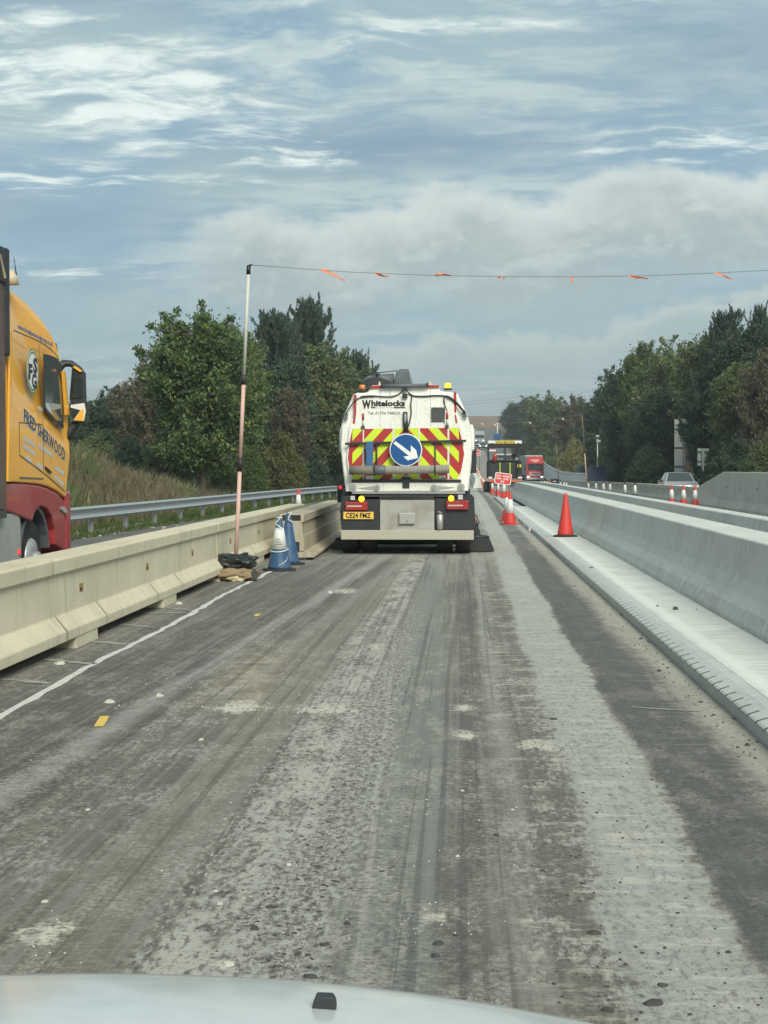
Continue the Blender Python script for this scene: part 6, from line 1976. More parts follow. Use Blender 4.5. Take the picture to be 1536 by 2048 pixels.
p = at(1356, 985, 82.0); c_.location = (p.x, p.y, right_z(82)); c_.rotation_euler = (0, 0, R(-2))
far1 = make_car('car_dark', 'x', 'car', 'cars', True)
for i, (px, D, lab, mt) in enumerate(((951, 330, 'dark car with lit headlamps on the far hill, leftmost of three', 'car_dark'), (966, 322, 'dark car with lit headlamps on the far hill, middle of three', 'car_dark'), (975, 345, 'distant car on the hill just behind the paver canopy', 'car_silver'))):
    o = far1 if i == 0 else copy_tree(far1)
    p = at(px, 890, D)
    o.location = (p.x, D, ground_z(p.x, D) + 0.0)
    o['label'] = lab
    for ch in o.children:
        if mt != 'car_dark' and ch.name.split('.')[0] in ('body', 'roof'):
            ch.material_slots[0].link = 'OBJECT'; ch.material_slots[0].material = MATS[mt]
def far_van():
    D = 340.0
    p = at(960, 888, D)
    V = empty('grey_van', (p.x, D + 8, ground_z(p.x, D + 8)), 0, 'grey lorry-like van behind the far cars on the hill', 'van')
    MB().prism([(0.0, 0.4), (0.0, 1.3), (0.7, 2.2), (1.0, 3.0), (7.0, 3.0), (7.0, 0.4)], -1.1, 1.1, 'x').build('body', MATS['lorry_grey'], V, bevel=0.05)
    MB().poly([(-1.0, 0.05, 1.35), (1.0, 0.05, 1.35), (0.95, 0.66, 2.15), (-0.95, 0.66, 2.15)], [(0, 1, 2, 3)]).build('windscreen', MATS['window_glass'], V, loc=(0, -0.03, 0.02))
    for s in (-1, 1):
        MB().box(s * 0.85 - 0.15, s * 0.85 + 0.15, -0.03, 0.05, 0.75, 0.98).build('headlight', MATS['headlight_lit'], V)
        for yy in (1.2, 5.6):
            MB().lathe([(0.2, -0.1), (0.38, -0.1), (0.38, 0.1), (0.2, 0.1)], 14, (s * 1.0, yy, 0.38), 'x').build('wheel', MATS['black_rubber'], V)
far_van()

# ------------------------------------------------------------------ signs, boxes and poles on the right
def sign_back(px0, px1, top, D, bottom_z, label, posts, rails, panels):
    a, b = at(px0, top, D), at(px1, top, D)
    X0, X1, zt = a.x, b.x, a.z
    g0 = ground_z((X0 + X1) / 2, D)
    S = empty('road_sign', ((X0 + X1) / 2, D, g0), 0, label, 'sign')
    cx = (X0 + X1) / 2
    for (u0, u1, z0, z1) in panels:
        xx0, xx1 = X0 + (X1 - X0) * u0 - cx, X0 + (X1 - X0) * u1 - cx
        MB().box(xx0, xx1, -0.01, 0.012, bottom_z + (zt - bottom_z) * z0 - g0, bottom_z + (zt - bottom_z) * z1 - g0).build('sign_panel', MATS['sign_back'], S, bevel=0.004)
    for r_ in rails:
        zz = bottom_z + (zt - bottom_z) * r_ - g0
        MB().box(X0 - cx, X1 - cx, -0.06, -0.012, zz - 0.035, zz + 0.035).build('rail', MATS['dark_metal'], S)
    for (u, m_, wd) in posts:
        xx = X0 + (X1 - X0) * u - cx
        MB().box(xx - wd / 2, xx + wd / 2, -0.16, -0.062, -0.3, zt - g0 - 0.05).build('post', MATS[m_], S)
    return S
sign_back(1349, 1416, 839, 96.0, 1.0, 'large grey back of a road sign partly overgrown by the trees', ((0.42, 'brown_post', 0.30), (0.72, 'steel_grey', 0.12), (0.30, 'steel_grey', 0.05)), (0.84, 0.52, 0.20), ((0, 0.34, 0, 1.0), (0.345, 0.72, 0, 0.97), (0.725, 1.0, 0, 0.72)))
sign_back(1395, 1418, 897, 84.0, 1.75, 'small grey back of a road sign on a single post near the silver car', ((0.45, 'steel_grey', 0.10),), (0.8, 0.25), ((0, 1, 0, 1),))
sign_back(1153, 1167, 928, 170.0, 0.9, 'tiny grey sign back above the white fence', ((0.5, 'steel_grey', 0.08),), (0.5,), ((0, 1, 0, 1),))
def container():
    D = 139.0
    a, b = at(1178, 934, D), at(1214, 958, D)
    g0 = ground_z(a.x, D)
    S = empty('container', ((a.x + b.x) / 2, D, g0), 0, 'dark blue ribbed container at the end of the white fence', 'container')
    hw = (b.x - a.x) / 2
    zt = a.z - g0
    MB().box(-hw, hw, 0.0, 2.4, 0.12, zt).build('box_body', MATS['container_blue'], S, bevel=0.02)
    for k in range(7):
        x_ = -hw + 2 * hw * (k + 0.5) / 7
        MB().box(x_ - 0.03, x_ + 0.03, -0.035, -0.001, 0.16, zt - 0.08).build('rib', MATS['container_blue'], S)
    MB().box(-hw - 0.02, hw + 0.02, -0.04, 0.02, zt - 0.07, zt + 0.02).build('top_rail', MATS['container_blue'], S)
    for s in (-1, 1):
        MB().box(s * hw * 0.8 - 0.1, s * hw * 0.8 + 0.1, 0.2, 2.2, -0.05, 0.12).build('skid', MATS['dark_metal'], S)
container()
def camera_pole():
    D = 150.0
    a, b = at(1195, 870, D), at(1195, 950, D)
    g0 = ground_z(a.x, D)
    S = empty('camera_pole', (a.x, D, g0), 0, 'slim grey pole with a camera on top behind the blue container', 'pole')
    MB().cyl((0, 0, -0.1), (0, 0, a.z - g0 - 0.35), 0.08, 0.06, 10).build('mast', MATS['steel_grey'], S)
    MB().lathe([(0.10, -0.30), (0.22, -0.22), (0.22, -0.06), (0.08, 0.0)], 12, (0, 0, a.z - g0)).build('camera_head', MATS['steel_grey'], S)
    MB().box(-0.12, 0.3, -0.1, 0.1, a.z - g0 - 0.7, a.z - g0 - 0.45).build('bracket', MATS['steel_grey'], S)
camera_pole()
def far_goal():
    D = 112.0
    tp, bs = at(1164, 829, D), at(1175, 965, D)
    bs.z = right_z(D)
    W_ = empty('warning_pole', (bs.x, D, bs.z), 0, 'distant leaning thin pole carrying a wire left of the blue container', 'pole', 'far bunting poles')
    ax = tp - bs
    MB().cyl((0, 0, 0), ax * 0.5, 0.040, n=8).build('pole_section', MATS['pole_pink'], W_)
    MB().cyl(ax * 0.5, ax * 0.98, 0.034, n=8).build('pole_section', MATS['brown_post'], W_)
    MB().lathe([(0.2, 0), (0.15, 0.1), (0.06, 0.2)], 10).build('pole_foot', MATS['black_rubber'], W_)
    tp2, bs2 = at(1112, 885, 128.0), at(1119, 962, 128.0)
    bs2.z = right_z(128)
    W2 = empty('warning_pole', bs2, 0, 'distant short brown pole beside a black board below the lorry', 'pole', 'far bunting poles')
    ax2 = tp2 - bs2
    MB().cyl((0, 0, 0), ax2, 0.035, 0.028, 8).build('pole_section', MATS['brown_post'], W2)
    MB().box(-0.75, -0.1, -0.03, 0.03, 0.62, 0.98).build('board', MATS['ink_black'], W2, bevel=0.01)
    MB().box(-0.55, -0.25, -0.034, -0.031, 0.72, 0.82).build('board_print', MATS['ink_pale'], W2)
    ln = [at(a, b, D + i * 1.5) for i, (a, b) in enumerate(((1164, 829), (1120, 835), (1085, 841), (1040, 845), (1000, 846), (950, 843), (900, 838)))]
    Bn = empty('bunting_line', tp, 0, 'faint far wire with tiny flags crossing before the brown field', 'bunting')
    MB().tube([p - tp for p in ln], 0.006, 4).build('wire', MATS['galvanised'], Bn)
    for (a, b) in ((1124, 834), (1058, 842), (988, 846), (963, 844)):
        p = at(a, b + 1, D + (1164 - a) / 30) - tp
        MB().poly([p, p + Vector((0.18, 0, -0.10)), p + Vector((0.14, 0, -0.22)), p + Vector((-0.02, 0, -0.08))], [(0, 1, 2, 3)]).build('flag', MATS['beige_trim'], Bn, flip=False)
far_goal()
def hill_furniture():
    D = 400.0
    a = at(995, 848, D); g0 = ground_z(a.x, D)
    S = empty('lamp_post', (a.x, D, g0), 0, 'pale slim lamp post standing before the brown field', 'lamp post')
    MB().cyl((0, 0, 0), (0, 0, a.z - g0), 0.16, 0.12, 8).build('mast', MATS['sign_white'], S)
    MB().box(-0.3, 0.3, -0.3, 0.3, a.z - g0, a.z - g0 + 0.2).build('lamp_head', MATS['sign_white'], S, bevel=0.03)
    D = 390.0
    a, b = at(987, 870, D), at(1002, 881, D)
    g0 = ground_z((a.x + b.x) / 2, D)
    S = empty('road_sign', ((a.x + b.x) / 2, D, g0), 0, 'small blue road sign far up the hill', 'sign')
    hw = (b.x - a.x) / 2
    zb = max(b.z - g0, 0.2)
    MB().box(-hw, hw, -0.05, 0.05, zb, a.z - g0 + 0.3).build('sign_panel', MATS['sign_blue'], S, bevel=0.03)
    for s in (-0.6, 0.6):
        MB().cyl((s * hw, 0.1, 0), (s * hw, 0.1, zb + 0.4), 0.08, n=6).build('post', MATS['steel_grey'], S)
hill_furniture()
def power_line():
    D = 330.0
    pts = {}
    for nm, px in (('wood pole of the power line hidden in the trees on the left', 690), ('wood pole of the power line hidden in the trees on the right', 1330)):
        tp = at(px, 815 if px < 1000 else 757, D)
        g0 = ground_z(tp.x, D)
        S = empty('power_pole', (tp.x, D, g0), 0, nm, 'power pole', 'power poles')
        MB().cyl((0, 0, -0.2), (0, 0, tp.z - g0), 0.16, 0.11, 8).build('mast', MATS['wood_grey'], S)
        MB().box(-0.9, 0.9, -0.08, 0.08, tp.z - g0 - 0.3, tp.z - g0 - 0.15).build('crossarm', MATS['wood_grey'], S)
        pts[px] = tp
    a, b = pts[690], pts[1330]
    for k, (dz_, lab) in enumerate(((0.0, 'upper thin power line wire crossing low in the sky'), (-0.55, 'lower thin power line wire crossing low in the sky'))):
        P_ = []
        for i in range(17):
            u = i / 16
            q = a.lerp(b, u)
            P_.append(Vector((q.x, D + k * 1.2 - 0.6, q.z + dz_ - 2.6 * 4 * u * (1 - u) * 0.45)))
        o = MB().tube(P_, 0.022, 4).build('power_wire', MATS['wire_grey'])
        tag(o, lab, 'wire')
power_line()

# ------------------------------------------------------------------ trees, shrubs, grass
def leaf_mesh(name, C, U, V, mat):
    """one rhombic leaf per row: centre C, half length U, half width V"""
    n = len(C)
    co = np.empty((n, 4, 3), dtype=np.float32)
    co[:, 0] = C - U
    co[:, 1] = C + V
    co[:, 2] = C + U
    co[:, 3] = C - V
    me = bpy.data.meshes.new(name)
    me.vertices.add(n * 4)
    me.vertices.foreach_set('co', co.ravel())
    me.loops.add(n * 4)
    me.loops.foreach_set('vertex_index', np.arange(n * 4, dtype=np.int32))
    me.polygons.add(n)
    me.polygons.foreach_set('loop_start', np.arange(0, n * 4, 4, dtype=np.int32))
    me.polygons.foreach_set('loop_total', np.full(n, 4, dtype=np.int32))
    me.update(calc_edges=True)
    me.validate()
    me.materials.append(MATS[mat])
    return me

def rand_dirs(rg, n):
    v = rg.normal(size=(n, 3))
    return v / np.linalg.norm(v, axis=1, keepdims=True)

def tree_shape(kind, seed):
    """returns crown mesh and trunk mesh for a tree of height 10 units scaled later; crown radius about 3.2"""
    rg = np.random.default_rng(seed)
    rr = random.Random(seed)
    shoots = []                       # start, end, radius at start and end, leaves
    H = 10.0
    if kind == 'pine':
        # loose spire: rising boughs that get shorter upwards, pointed tufts
        for lead in range(rr.choice((2, 3))):
            lx, ly = rr.uniform(-0.9, 0.9), rr.uniform(-0.9, 0.9)
            top = H * rr.uniform(0.86, 1.0)
            for k in range(72):
                u = rr.random() ** 0.85
                z0 = 1.0 + u * (top - 1.9)
                rad = 2.9 * (1 - u) ** 0.42 * rr.uniform(0.35, 1.2) + 0.35
                a = rr.uniform(0, 6.283)
                rise = rr.uniform(0.45, 1.25)
                s = np.array((lx * (0.4 + u * 0.6), ly * (0.4 + u * 0.6), z0))
                e = s + np.array((math.cos(a) * rad, math.sin(a) * rad, rad * rise * 0.75 + 0.25))
                shoots.append((s, e, 0.24, 0.07, 170))
                for q in range(2):
                    m_ = s + (e - s) * rr.uniform(0.4, 0.85)
                    shoots.append((m_, m_ + np.array((rr.uniform(-0.4, 0.4), rr.uniform(-0.4, 0.4), rr.uniform(0.35, 0.85))), 0.12, 0.05, 50))
            for k in range(6):
                s = np.array((lx, ly, top - 1.6)); e = np.array((lx + rr.uniform(-0.35, 0.35), ly + rr.uniform(-0.35, 0.35), top + rr.uniform(-0.3, 0.25)))
                shoots.append((s, e, 0.22, 0.06, 80))
    elif kind == 'shrub':
        for k in range(95):
            a = rr.uniform(0, 6.283); rad = 3.4 * math.sqrt(rr.random())
            hz = H * (0.95 - 0.6 * (rad / 3.4) ** 2) * rr.uniform(0.35, 1.0)
            s = np.array((math.cos(a) * rad * 0.5, math.sin(a) * rad * 0.5, hz * 0.15))
            e = np.array((math.cos(a) * rad * rr.uniform(0.85, 1.15), math.sin(a) * rad * rr.uniform(0.85, 1.15), hz))
            shoots.append((s, e, 0.75, 0.40, 300))
            m_ = s + (e - s) * 0.8
            shoots.append((m_, m_ + np.array((rr.uniform(-0.9, 0.9), rr.uniform(-0.9, 0.9), rr.uniform(0.2, 1.6))), 0.3, 0.16, 70))
    else:
        lobes = [(rr.uniform(0, 6.283), rr.uniform(0.35, 0.85), rr.uniform(0.75, 1.2)) for _ in range(9)]
        base = {'broad': 1.9, 'tall': 2.2, 'sparse': 2.0}[kind]
        wid = {'broad': 3.3, 'tall': 2.6, 'sparse': 2.9}[kind]
        nshoot = {'broad': 135, 'tall': 130, 'sparse': 120}[kind]
        for k in range(nshoot):
            a = rr.uniform(0, 6.283)
            cz = rr.uniform(-0.95, 1.0)
            lob = 1.0
            for (la, lz, lk) in lobes:
                d = math.cos(a - la) * 0.6 + (1 - abs(cz * 0.5 + 0.5 - lz)) * 0.4
                if d > 0.75: lob = max(lob, lk) if lk > 1 else min(lob, lk)
            rxy = math.sqrt(max(0, 1 - cz * cz)) ** 0.75 * wid * lob * rr.uniform(0.55, 1.05)
            zc = base + (H - base) * 0.5
            ez = zc + cz * (H - base) * 0.5 * (0.92 + 0.12 * lob) * rr.uniform(0.9, 1.02)
            e = np.array((math.cos(a) * rxy, math.sin(a) * rxy, ez))
            sz = max(1.2, min(ez - 0.4, 1.4 + (ez - 1.4) * rr.uniform(0.35, 0.7)))
            s = np.array((math.cos(a) * rxy * 0.12, math.sin(a) * rxy * 0.12, sz))
            if kind == 'sparse':
                shoots.append((s, e, 0.22, 0.26, 120))
                for q in range(2):
                    m_ = s + (e - s) * rr.uniform(0.5, 0.9)
                    shoots.append((m_, m_ + np.array((rr.uniform(-0.5, 0.5), rr.uniform(-0.5, 0.5), rr.uniform(0.3, 0.9))), 0.12, 0.13, 60))
            else:
                shoots.append((s, e, 0.34, 0.42, 200))
                for q in range(3):
                    m_ = s + (e - s) * rr.uniform(0.55, 1.0)
                    dd_ = np.array((rr.uniform(-0.75, 0.75), rr.uniform(-0.75, 0.75), rr.uniform(-0.1, 0.95)))
                    shoots.append((m_, m_ + dd_, 0.20, 0.15, 75))
    Cs, Us, Vs = [], [], []
    lsize = {'pine': 0.105, 'shrub': 0.15, 'broad': 0.112, 'tall': 0.112, 'sparse': 0.12}[kind]
    for (s, e, r0, r1, n) in shoots:
        tt = rg.beta(2.2, 1.2, n) * 1.02
        if kind == 'pine': tt = rg.beta(1.6, 1.1, n)
        c = s + (e - s) * tt[:, None]
        rad = (r0 + (r1 - r0) * tt)
        off = rg.normal(size=(n, 3)) * rad[:, None] * 0.75
        off[:, 2] *= 0.75
        c = c + off
        u = rand_dirs(rg, n)
        if kind == 'pine':
            d = (e - s) / (np.linalg.norm(e - s) + 1e-6)
            u = u * 0.55 + d * 0.8
            u /= np.linalg.norm(u, axis=1, keepdims=True)
        v = np.cross(u, rand_dirs(rg, n))
        v /= (np.linalg.norm(v, axis=1, keepdims=True) + 1e-6)
        sz = lsize * rg.uniform(0.6, 1.3, n)
        Cs.append(c); Us.append(u * sz[:, None]); Vs.append(v * (sz * (0.30 if kind == 'pine' else 0.55))[:, None])
    C, U, V = np.concatenate(Cs), np.concatenate(Us), np.concatenate(Vs)
    C[:, 2] = np.maximum(C[:, 2], 0.05)
    crown = leaf_mesh('crown', C, U, V, 'leaf_green')
    # trunk and limbs
    mb = MB()
    th = H * (0.82 if kind != 'shrub' else 0.35)
    tr = 0.17 if kind != 'shrub' else 0.08
    mb.tube([(0, 0, -0.5), (0.02, 0.03, th * 0.3), (0.08, -0.05, th * 0.65), (0.02, 0.0, th)], [tr * 1.35, tr, tr * 0.65, tr * 0.2], 8)
    for (s, e, *_r) in shoots[::3]:
        m_ = (s + e) / 2 + np.array((0, 0, -0.12))
        zb = max(0.3, s[2] - 0.3)
        mb.tube([(0.03 * 0, 0, zb), tuple(s), tuple(m_), tuple(e)], [0.055, 0.045, 0.03, 0.012], 4, caps=False)
    me = bpy.data.meshes.new('trunk')
    me.from_pydata(mb.v, [], mb.f)
    me.polygons.foreach_set('use_smooth', [True] * len(mb.f))
    me.materials.append(MATS['bark'])
    return crown, me

SHAPES = {}
def shape(kind, var):
    k = (kind, var)
    if k not in SHAPES:
        SHAPES[k] = tree_shape(kind, 100 + var * 17 + len(kind) * 3)
    return SHAPES[k]

def plant(kind, var, px, D, top_py, width_px, leaf, label, cat='tree', group='trees along the road', name=None, sink=0.15, rz=None):
    tp = at(px, top_py, D)
    g0 = ground_z(tp.x, D) - sink
    h = max(0.5, tp.z - g0)
    crown, trunk = shape(kind, var)
    base_w = {'pine': 5.4, 'shrub': 8.2, 'broad': 7.0, 'tall': 5.8, 'sparse': 6.4}[kind]
    wid = width_px / F_PX * D
    nm = name or {'pine': 'pine_tree', 'shrub': 'shrub', 'broad': 'broadleaf_tree', 'tall': 'broadleaf_tree', 'sparse': 'thin_tree'}[kind]
    r = empty(nm, (tp.x, D, g0), (px * 1.7 + D) % 6.28 if rz is None else rz, label, cat, group)
    r.scale = (wid / base_w, wid / base_w, h / 10.3)
    for (n_, me) in (('crown', crown), ('trunk', trunk)):
        o = bpy.data.objects.new(n_, me)
        col.objects.link(o)
        o.parent = r
        if n_ == 'crown' and leaf != 'leaf_green':
            o.material_slots[0].link = 'OBJECT'
            o.material_slots[0].material = MATS[leaf]
    return r

GL, GR = 'trees and bushes on the left bank', 'trees and bushes on the right bank'
# left bank: front to back
LT = [
 ('broad', 0, 405, 68, 616, 250, 'leaf_green', 'full green broadleaf tree with bare trunk behind the guardrail'),
 ('tall', 1, 480, 80, 655, 130, 'leaf_olive', 'olive tree edge just right of the tall white pole top'),
 ('sparse', 0, 312, 80, 690, 130, 'leaf_brown', 'thin brownish tree with wispy top left of the full green tree'),
 ('sparse', 1, 262, 86, 755, 110, 'leaf_brown', 'smaller brown wispy tree sloping down towards the lorry mirror'),
 ('broad', 2, 215, 96, 782, 120, 'leaf_dark', 'low dark tree beside the lorry mirror'),
 ('broad', 0, 165, 100, 795, 110, 'leaf_olive', 'dull green tree seen through the lorry mirror arms'),
 ('pine', 0, 552, 94, 580, 135, 'leaf_pine', 'dark spiky tree, left of the two tall tops'),
 ('pine', 1, 622, 100, 574, 140, 'leaf_pine', 'dark spiky tree, right of the two tall tops'),
 ('pine', 0, 703, 115, 668, 110, 'leaf_pine', 'shorter dark spiky tree just above the sweeper'),
 ('tall', 0, 640, 98, 690, 180, 'leaf_olive', 'tall bushy tree directly left of the sweeper roof'),
 ('tall', 1, 575, 90, 720, 150, 'leaf_dark', 'dark green tree between the pole and the sweeper'),
 ('broad', 2, 700, 112, 745, 130, 'leaf_dark', 'dark tree partly hidden behind the sweeper'),
 ('tall', 0, 665, 102, 800, 120, 'leaf_dark', 'deep green tree next to the sweeper side'),
 ('sparse', 1, 585, 84, 768, 110, 'leaf_brown', 'brown bush mottled with yellow beside the pole'),
 ('shrub', 0, 560, 80, 835, 120, 'leaf_yellowing', 'yellowing bush low behind the guardrail'),
 ('shrub', 1, 500, 74, 870, 90, 'leaf_green', 'bright green bush behind the tall pole'),
 ('shrub', 0, 618, 90, 880, 110, 'leaf_dark', 'dark low bush behind the red and white cone'),
 ('shrub', 1, 665, 100, 870, 90, 'leaf_dark', 'dark low bush touching the sweeper'),
 ('shrub', 1, 330, 72, 845, 120, 'leaf_olive', 'dull bush above the dry grass bank'),
 ('shrub', 0, 260, 74, 850, 130, 'leaf_dark', 'dark bush above the dry grass bank'),
 ('shrub', 1, 190, 80, 845, 120, 'leaf_olive', 'brownish bush behind the lorry mirror'),
 ('shrub', 0, 130, 84, 835, 130, 'leaf_dark', 'dark bush beside the lorry door'),
 ('shrub', 0, 450, 72, 905, 80, 'leaf_green', 'small green bush by the foot of the full tree'),
 ('shrub', 1, 380, 78, 880, 110, 'leaf_dark', 'dark undergrowth behind the tree trunk'),
 ('broad', 0, 60, 110, 800, 160, 'leaf_dark', 'dark tree hidden behind the yellow cab'),
]
for a in LT:
    plant(*a, group=GL, cat='bush' if a[0] == 'shrub' else 'tree')
RT = [
 ('pine', 0, 1528, 92, 572, 90, 'leaf_pine', 'spiky dark tree at the right edge with the tallest tip'),
 ('pine', 1, 1462, 96, 598, 110, 'leaf_pine', 'spiky dark tree top standing above the right-hand trees'),
 ('tall', 0, 1500, 88, 655, 170, 'leaf_dark', 'dark leafy tree below the spiky tops at the right edge'),
 ('tall', 1, 1412, 100, 662, 150, 'leaf_olive', 'olive tree left of the spiky tops'),
 ('broad', 2, 1345, 112, 686, 170, 'leaf_olive', 'rounded green tree at the top of the right slope'),
 ('tall', 0, 1290, 118, 688, 120, 'leaf_green', 'pale green tree crown left of the rounded one'),
 ('broad', 0, 1250, 138, 730, 120, 'leaf_dark', 'dark tree stepping down to the left on the right slope'),
 ('broad', 2, 1205, 165, 778, 120, 'leaf_dark', 'dark tree behind the camera pole'),
 ('sparse', 0, 1150, 212, 785, 110, 'leaf_brown', 'brownish thin tree in the middle of the right treeline'),
 ('broad', 0, 1098, 265, 788, 110, 'leaf_olive', 'dull green tree above the red lorry'),
 ('broad', 2, 1045, 375, 796, 90, 'leaf_dark', 'dark tree at the left end of the right treeline'),
 ('tall', 1, 1022, 450, 815, 60, 'leaf_dark', 'small dark tree beside the brown field'),
 ('shrub', 0, 1148, 200, 858, 84, 'leaf_gold', 'golden autumn bush behind the white fence'),
 ('shrub', 1, 1232, 146, 872, 100, 'leaf_olive', 'yellow-green bush right of the camera pole'),
 ('shrub', 1, 1110, 250, 895, 70, 'leaf_olive', 'low green bush above the white fence'),
 ('broad', 0, 1330, 106, 770, 150, 'leaf_dark', 'dark tree left of the large sign back'),
 ('tall', 1, 1270, 120, 800, 120, 'leaf_dark', 'deep shaded tree between camera pole and sign back'),
 ('broad', 2, 1415, 90, 745, 130, 'leaf_dark', 'dark tree hanging over the large sign back'),
 ('tall', 0, 1480, 84, 730, 130, 'leaf_olive', 'yellow-green tree above the tall concrete barrier'),
 ('broad', 0, 1545, 80, 690, 130, 'leaf_brown', 'brown-green tree at the right edge of the picture'),
 ('shrub', 0, 1470, 78, 850, 130, 'leaf_dark', 'dark bush behind the tall concrete barrier'),
 ('shrub', 1, 1535, 74, 840, 120, 'leaf_olive', 'leafy bush at the right edge above the tall barrier'),
 ('shrub', 0, 1300, 100, 870, 110, 'leaf_dark', 'dark bush behind the silver car'),
 ('shrub', 1, 1250, 118, 905, 90, 'leaf_dark', 'low dark bush left of the silver car'),
 ('shrub', 0, 1425, 84, 880, 70, 'leaf_dark', 'dark bush beside the small sign back'),
 ('shrub', 1, 1375, 104, 880, 90, 'leaf_dark', 'dark bush behind the large sign back'),
 ('shrub', 1, 1190, 166, 900, 80, 'leaf_dark', 'low dark bush behind the blue container'),
 ('shrub', 0, 1060, 330, 860, 80, 'leaf_dark', 'dark bush behind the paver canopy'),
 ('shrub', 1, 1035, 410, 845, 60, 'leaf_dark', 'far dark bush left of the red lorry'),
]
for a in RT:
    plant(*a, group=GR, cat='bush' if a[0] == 'shrub' else 'tree')

# ---- grass blades
def blades(name, mat, pts, hmin, hmax, width, label, cat, seed, lean=0.35):
    rg = np.random.default_rng(seed)
    n = len(pts)
    P0 = np.array(pts, dtype=np.float32)
    h = rg.uniform(hmin, hmax, n) * rg.uniform(0.6, 1.2, n)
    ln = rg.normal(size=(n, 2)) * lean
    a = rg.uniform(0, 6.283, n)
    tip = P0 + np.stack([ln[:, 0] * h, ln[:, 1] * h, h], 1)
    mid = P0 + np.stack([ln[:, 0] * h * 0.3, ln[:, 1] * h * 0.3, h * 0.55], 1)
    w_ = np.stack([np.cos(a), np.sin(a) * 0.4, np.zeros(n)], 1) * (width * rg.uniform(0.5, 1.3, n))[:, None]
    co = np.empty((n, 4, 3), dtype=np.float32)
    co[:, 0] = P0 - w_ * 0.7; co[:, 1] = mid + w_; co[:, 2] = tip; co[:, 3] = mid - w_
    co[:, 1] = mid + w_
    me = bpy.data.meshes.new(name)
    me.vertices.add(n * 4); me.vertices.foreach_set('co', co.ravel())
    me.loops.add(n * 4); me.loops.foreach_set('vertex_index', np.arange(n * 4, dtype=np.int32))
    me.polygons.add(n)
    me.polygons.foreach_set('loop_start', np.arange(0, n * 4, 4, dtype=np.int32))
    me.polygons.foreach_set('loop_total', np.full(n, 4, dtype=np.int32))
    me.update(calc_edges=True); me.validate()
    me.materials.append(MATS[mat])
    o = bpy.data.objects.new(name, me)
    col.objects.link(o)
    return tag(o, label, cat, None, 'stuff')
rr = random.Random(21)
pts = []
while len(pts) < 42000:
    X = rr.uniform(-16.5, -9.9); D = rr.uniform(33, 84)
    if rr.random() < 0.25 and X > -10.6: continue
    pts.append((X, D, ground_z(X, D) - 0.08))
pts2 = [p_ for p_ in pts if math.sin(p_[0] * 1.3 + p_[1] * 0.37) + math.sin(p_[1] * 0.9 - p_[0] * 0.7) > 1.3]
blades('bank_weeds', 'leaf_olive', [(a_ + 0.1, b_ + 0.1, c_) for (a_, b_, c_) in pts2], 0.25, 0.8, 0.030, 'patches of green weeds among the dry grass on the left bank', 'weeds', 7, 0.45)
blades('dry_grass', 'grass_dry', pts, 0.25, 0.8, 0.018, 'tall dry straw-coloured grass on the bank behind the guardrail', 'grass', 1, 0.3)
pts = []
while len(pts) < 30000:
    D = rr.uniform(30, 92); X = rail_pt(D).x + rr.uniform(-1.6, 0.35)
    if X > -9.0 and D < 32: continue
    if -9.6 < X < -8.9 and D < 47 and rr.random() < 0.7: continue
    pts.append((X, D, ground_z(X, D) - 0.07))
blades('verge_grass', 'grass_green', pts, 0.10, 0.26, 0.012, 'short green verge grass under the guardrail', 'grass', 2, 0.4)
pts = []
while len(pts) < 9000:
    X = rr.uniform(11.0, 18); D = rr.uniform(60, 150)
    pts.append((X, D, ground_z(X, D) - 0.08))
blades('bank_grass', 'grass_green', pts, 0.2, 0.6, 0.03, 'rough grass at the foot of the right-hand trees', 'grass', 3, 0.4)

# ---- loose stones and lumps
def lumps(name, mat, spots, label, cat, seed):
    rr = random.Random(seed)
    mb = MB()
    for (X, D, s, fl, z0) in spots:
        a0 = rr.uniform(0, 6.28)
        ring = []
        k = 6
        top, mid, bot = [], [], []
        for q in range(k):
            a = a0 + q * 6.283 / k
            r1 = s * rr.uniform(0.7, 1.2)
            bot.append((X + r1 * math.cos(a), D + r1 * math.sin(a), z0 - 0.002))
            r2 = r1 * rr.uniform(0.55, 0.85)
            mid.append((X + r2 * math.cos(a), D + r2 * math.sin(a), z0 + s * fl * rr.uniform(0.6, 1.1)))
        c = (X + rr.uniform(-0.2, 0.2) * s, D + rr.uniform(-0.2, 0.2) * s, z0 + s * fl * rr.uniform(1.0, 1.5))
        vs_ = bot + mid + [c]
        fs = [(q, (q + 1) % k, k + (q + 1) % k, k + q) for q in range(k)] + [(k + q, k + (q + 1) % k, 2 * k) for q in range(k)]
        mb.poly(vs_, fs)
    o = mb.build(name, MATS[mat], flip=False)
    if label: tag(o, label, cat, None, 'stuff')
    return o
rr = random.Random(8)
sp = []
def spot(px, py, s, fl=0.45, z0=0.0):
    p = ground_at(px, py, z0)
    sp.append((p.x, p.y, s, fl, z0))
for (cx, cy, sx, sy, n) in ((475, 1415, 45, 8, 60), (660, 1418, 55, 6, 40), (90, 1870, 40, 30, 25), (700, 1450, 160, 120, 70), (880, 1850, 60, 25, 20), (640, 1600, 300, 250, 120), (1080, 1480, 60, 40, 25), (300, 1400, 150, 60, 20), (600, 1750, 130, 120, 40)):
    for _ in range(n):
        px, py = rr.gauss(cx, sx), rr.gauss(cy, sy)
        if py < 1130 or py > 2040: continue
        p = ground_at(px, py)
        if p.x > 1.7 or p.x < -2.9: continue
        sp.append((p.x, p.y, rr.uniform(0.0016, 0.005) * (1.0 + p.y * 0.06), 0.5, 0.0))
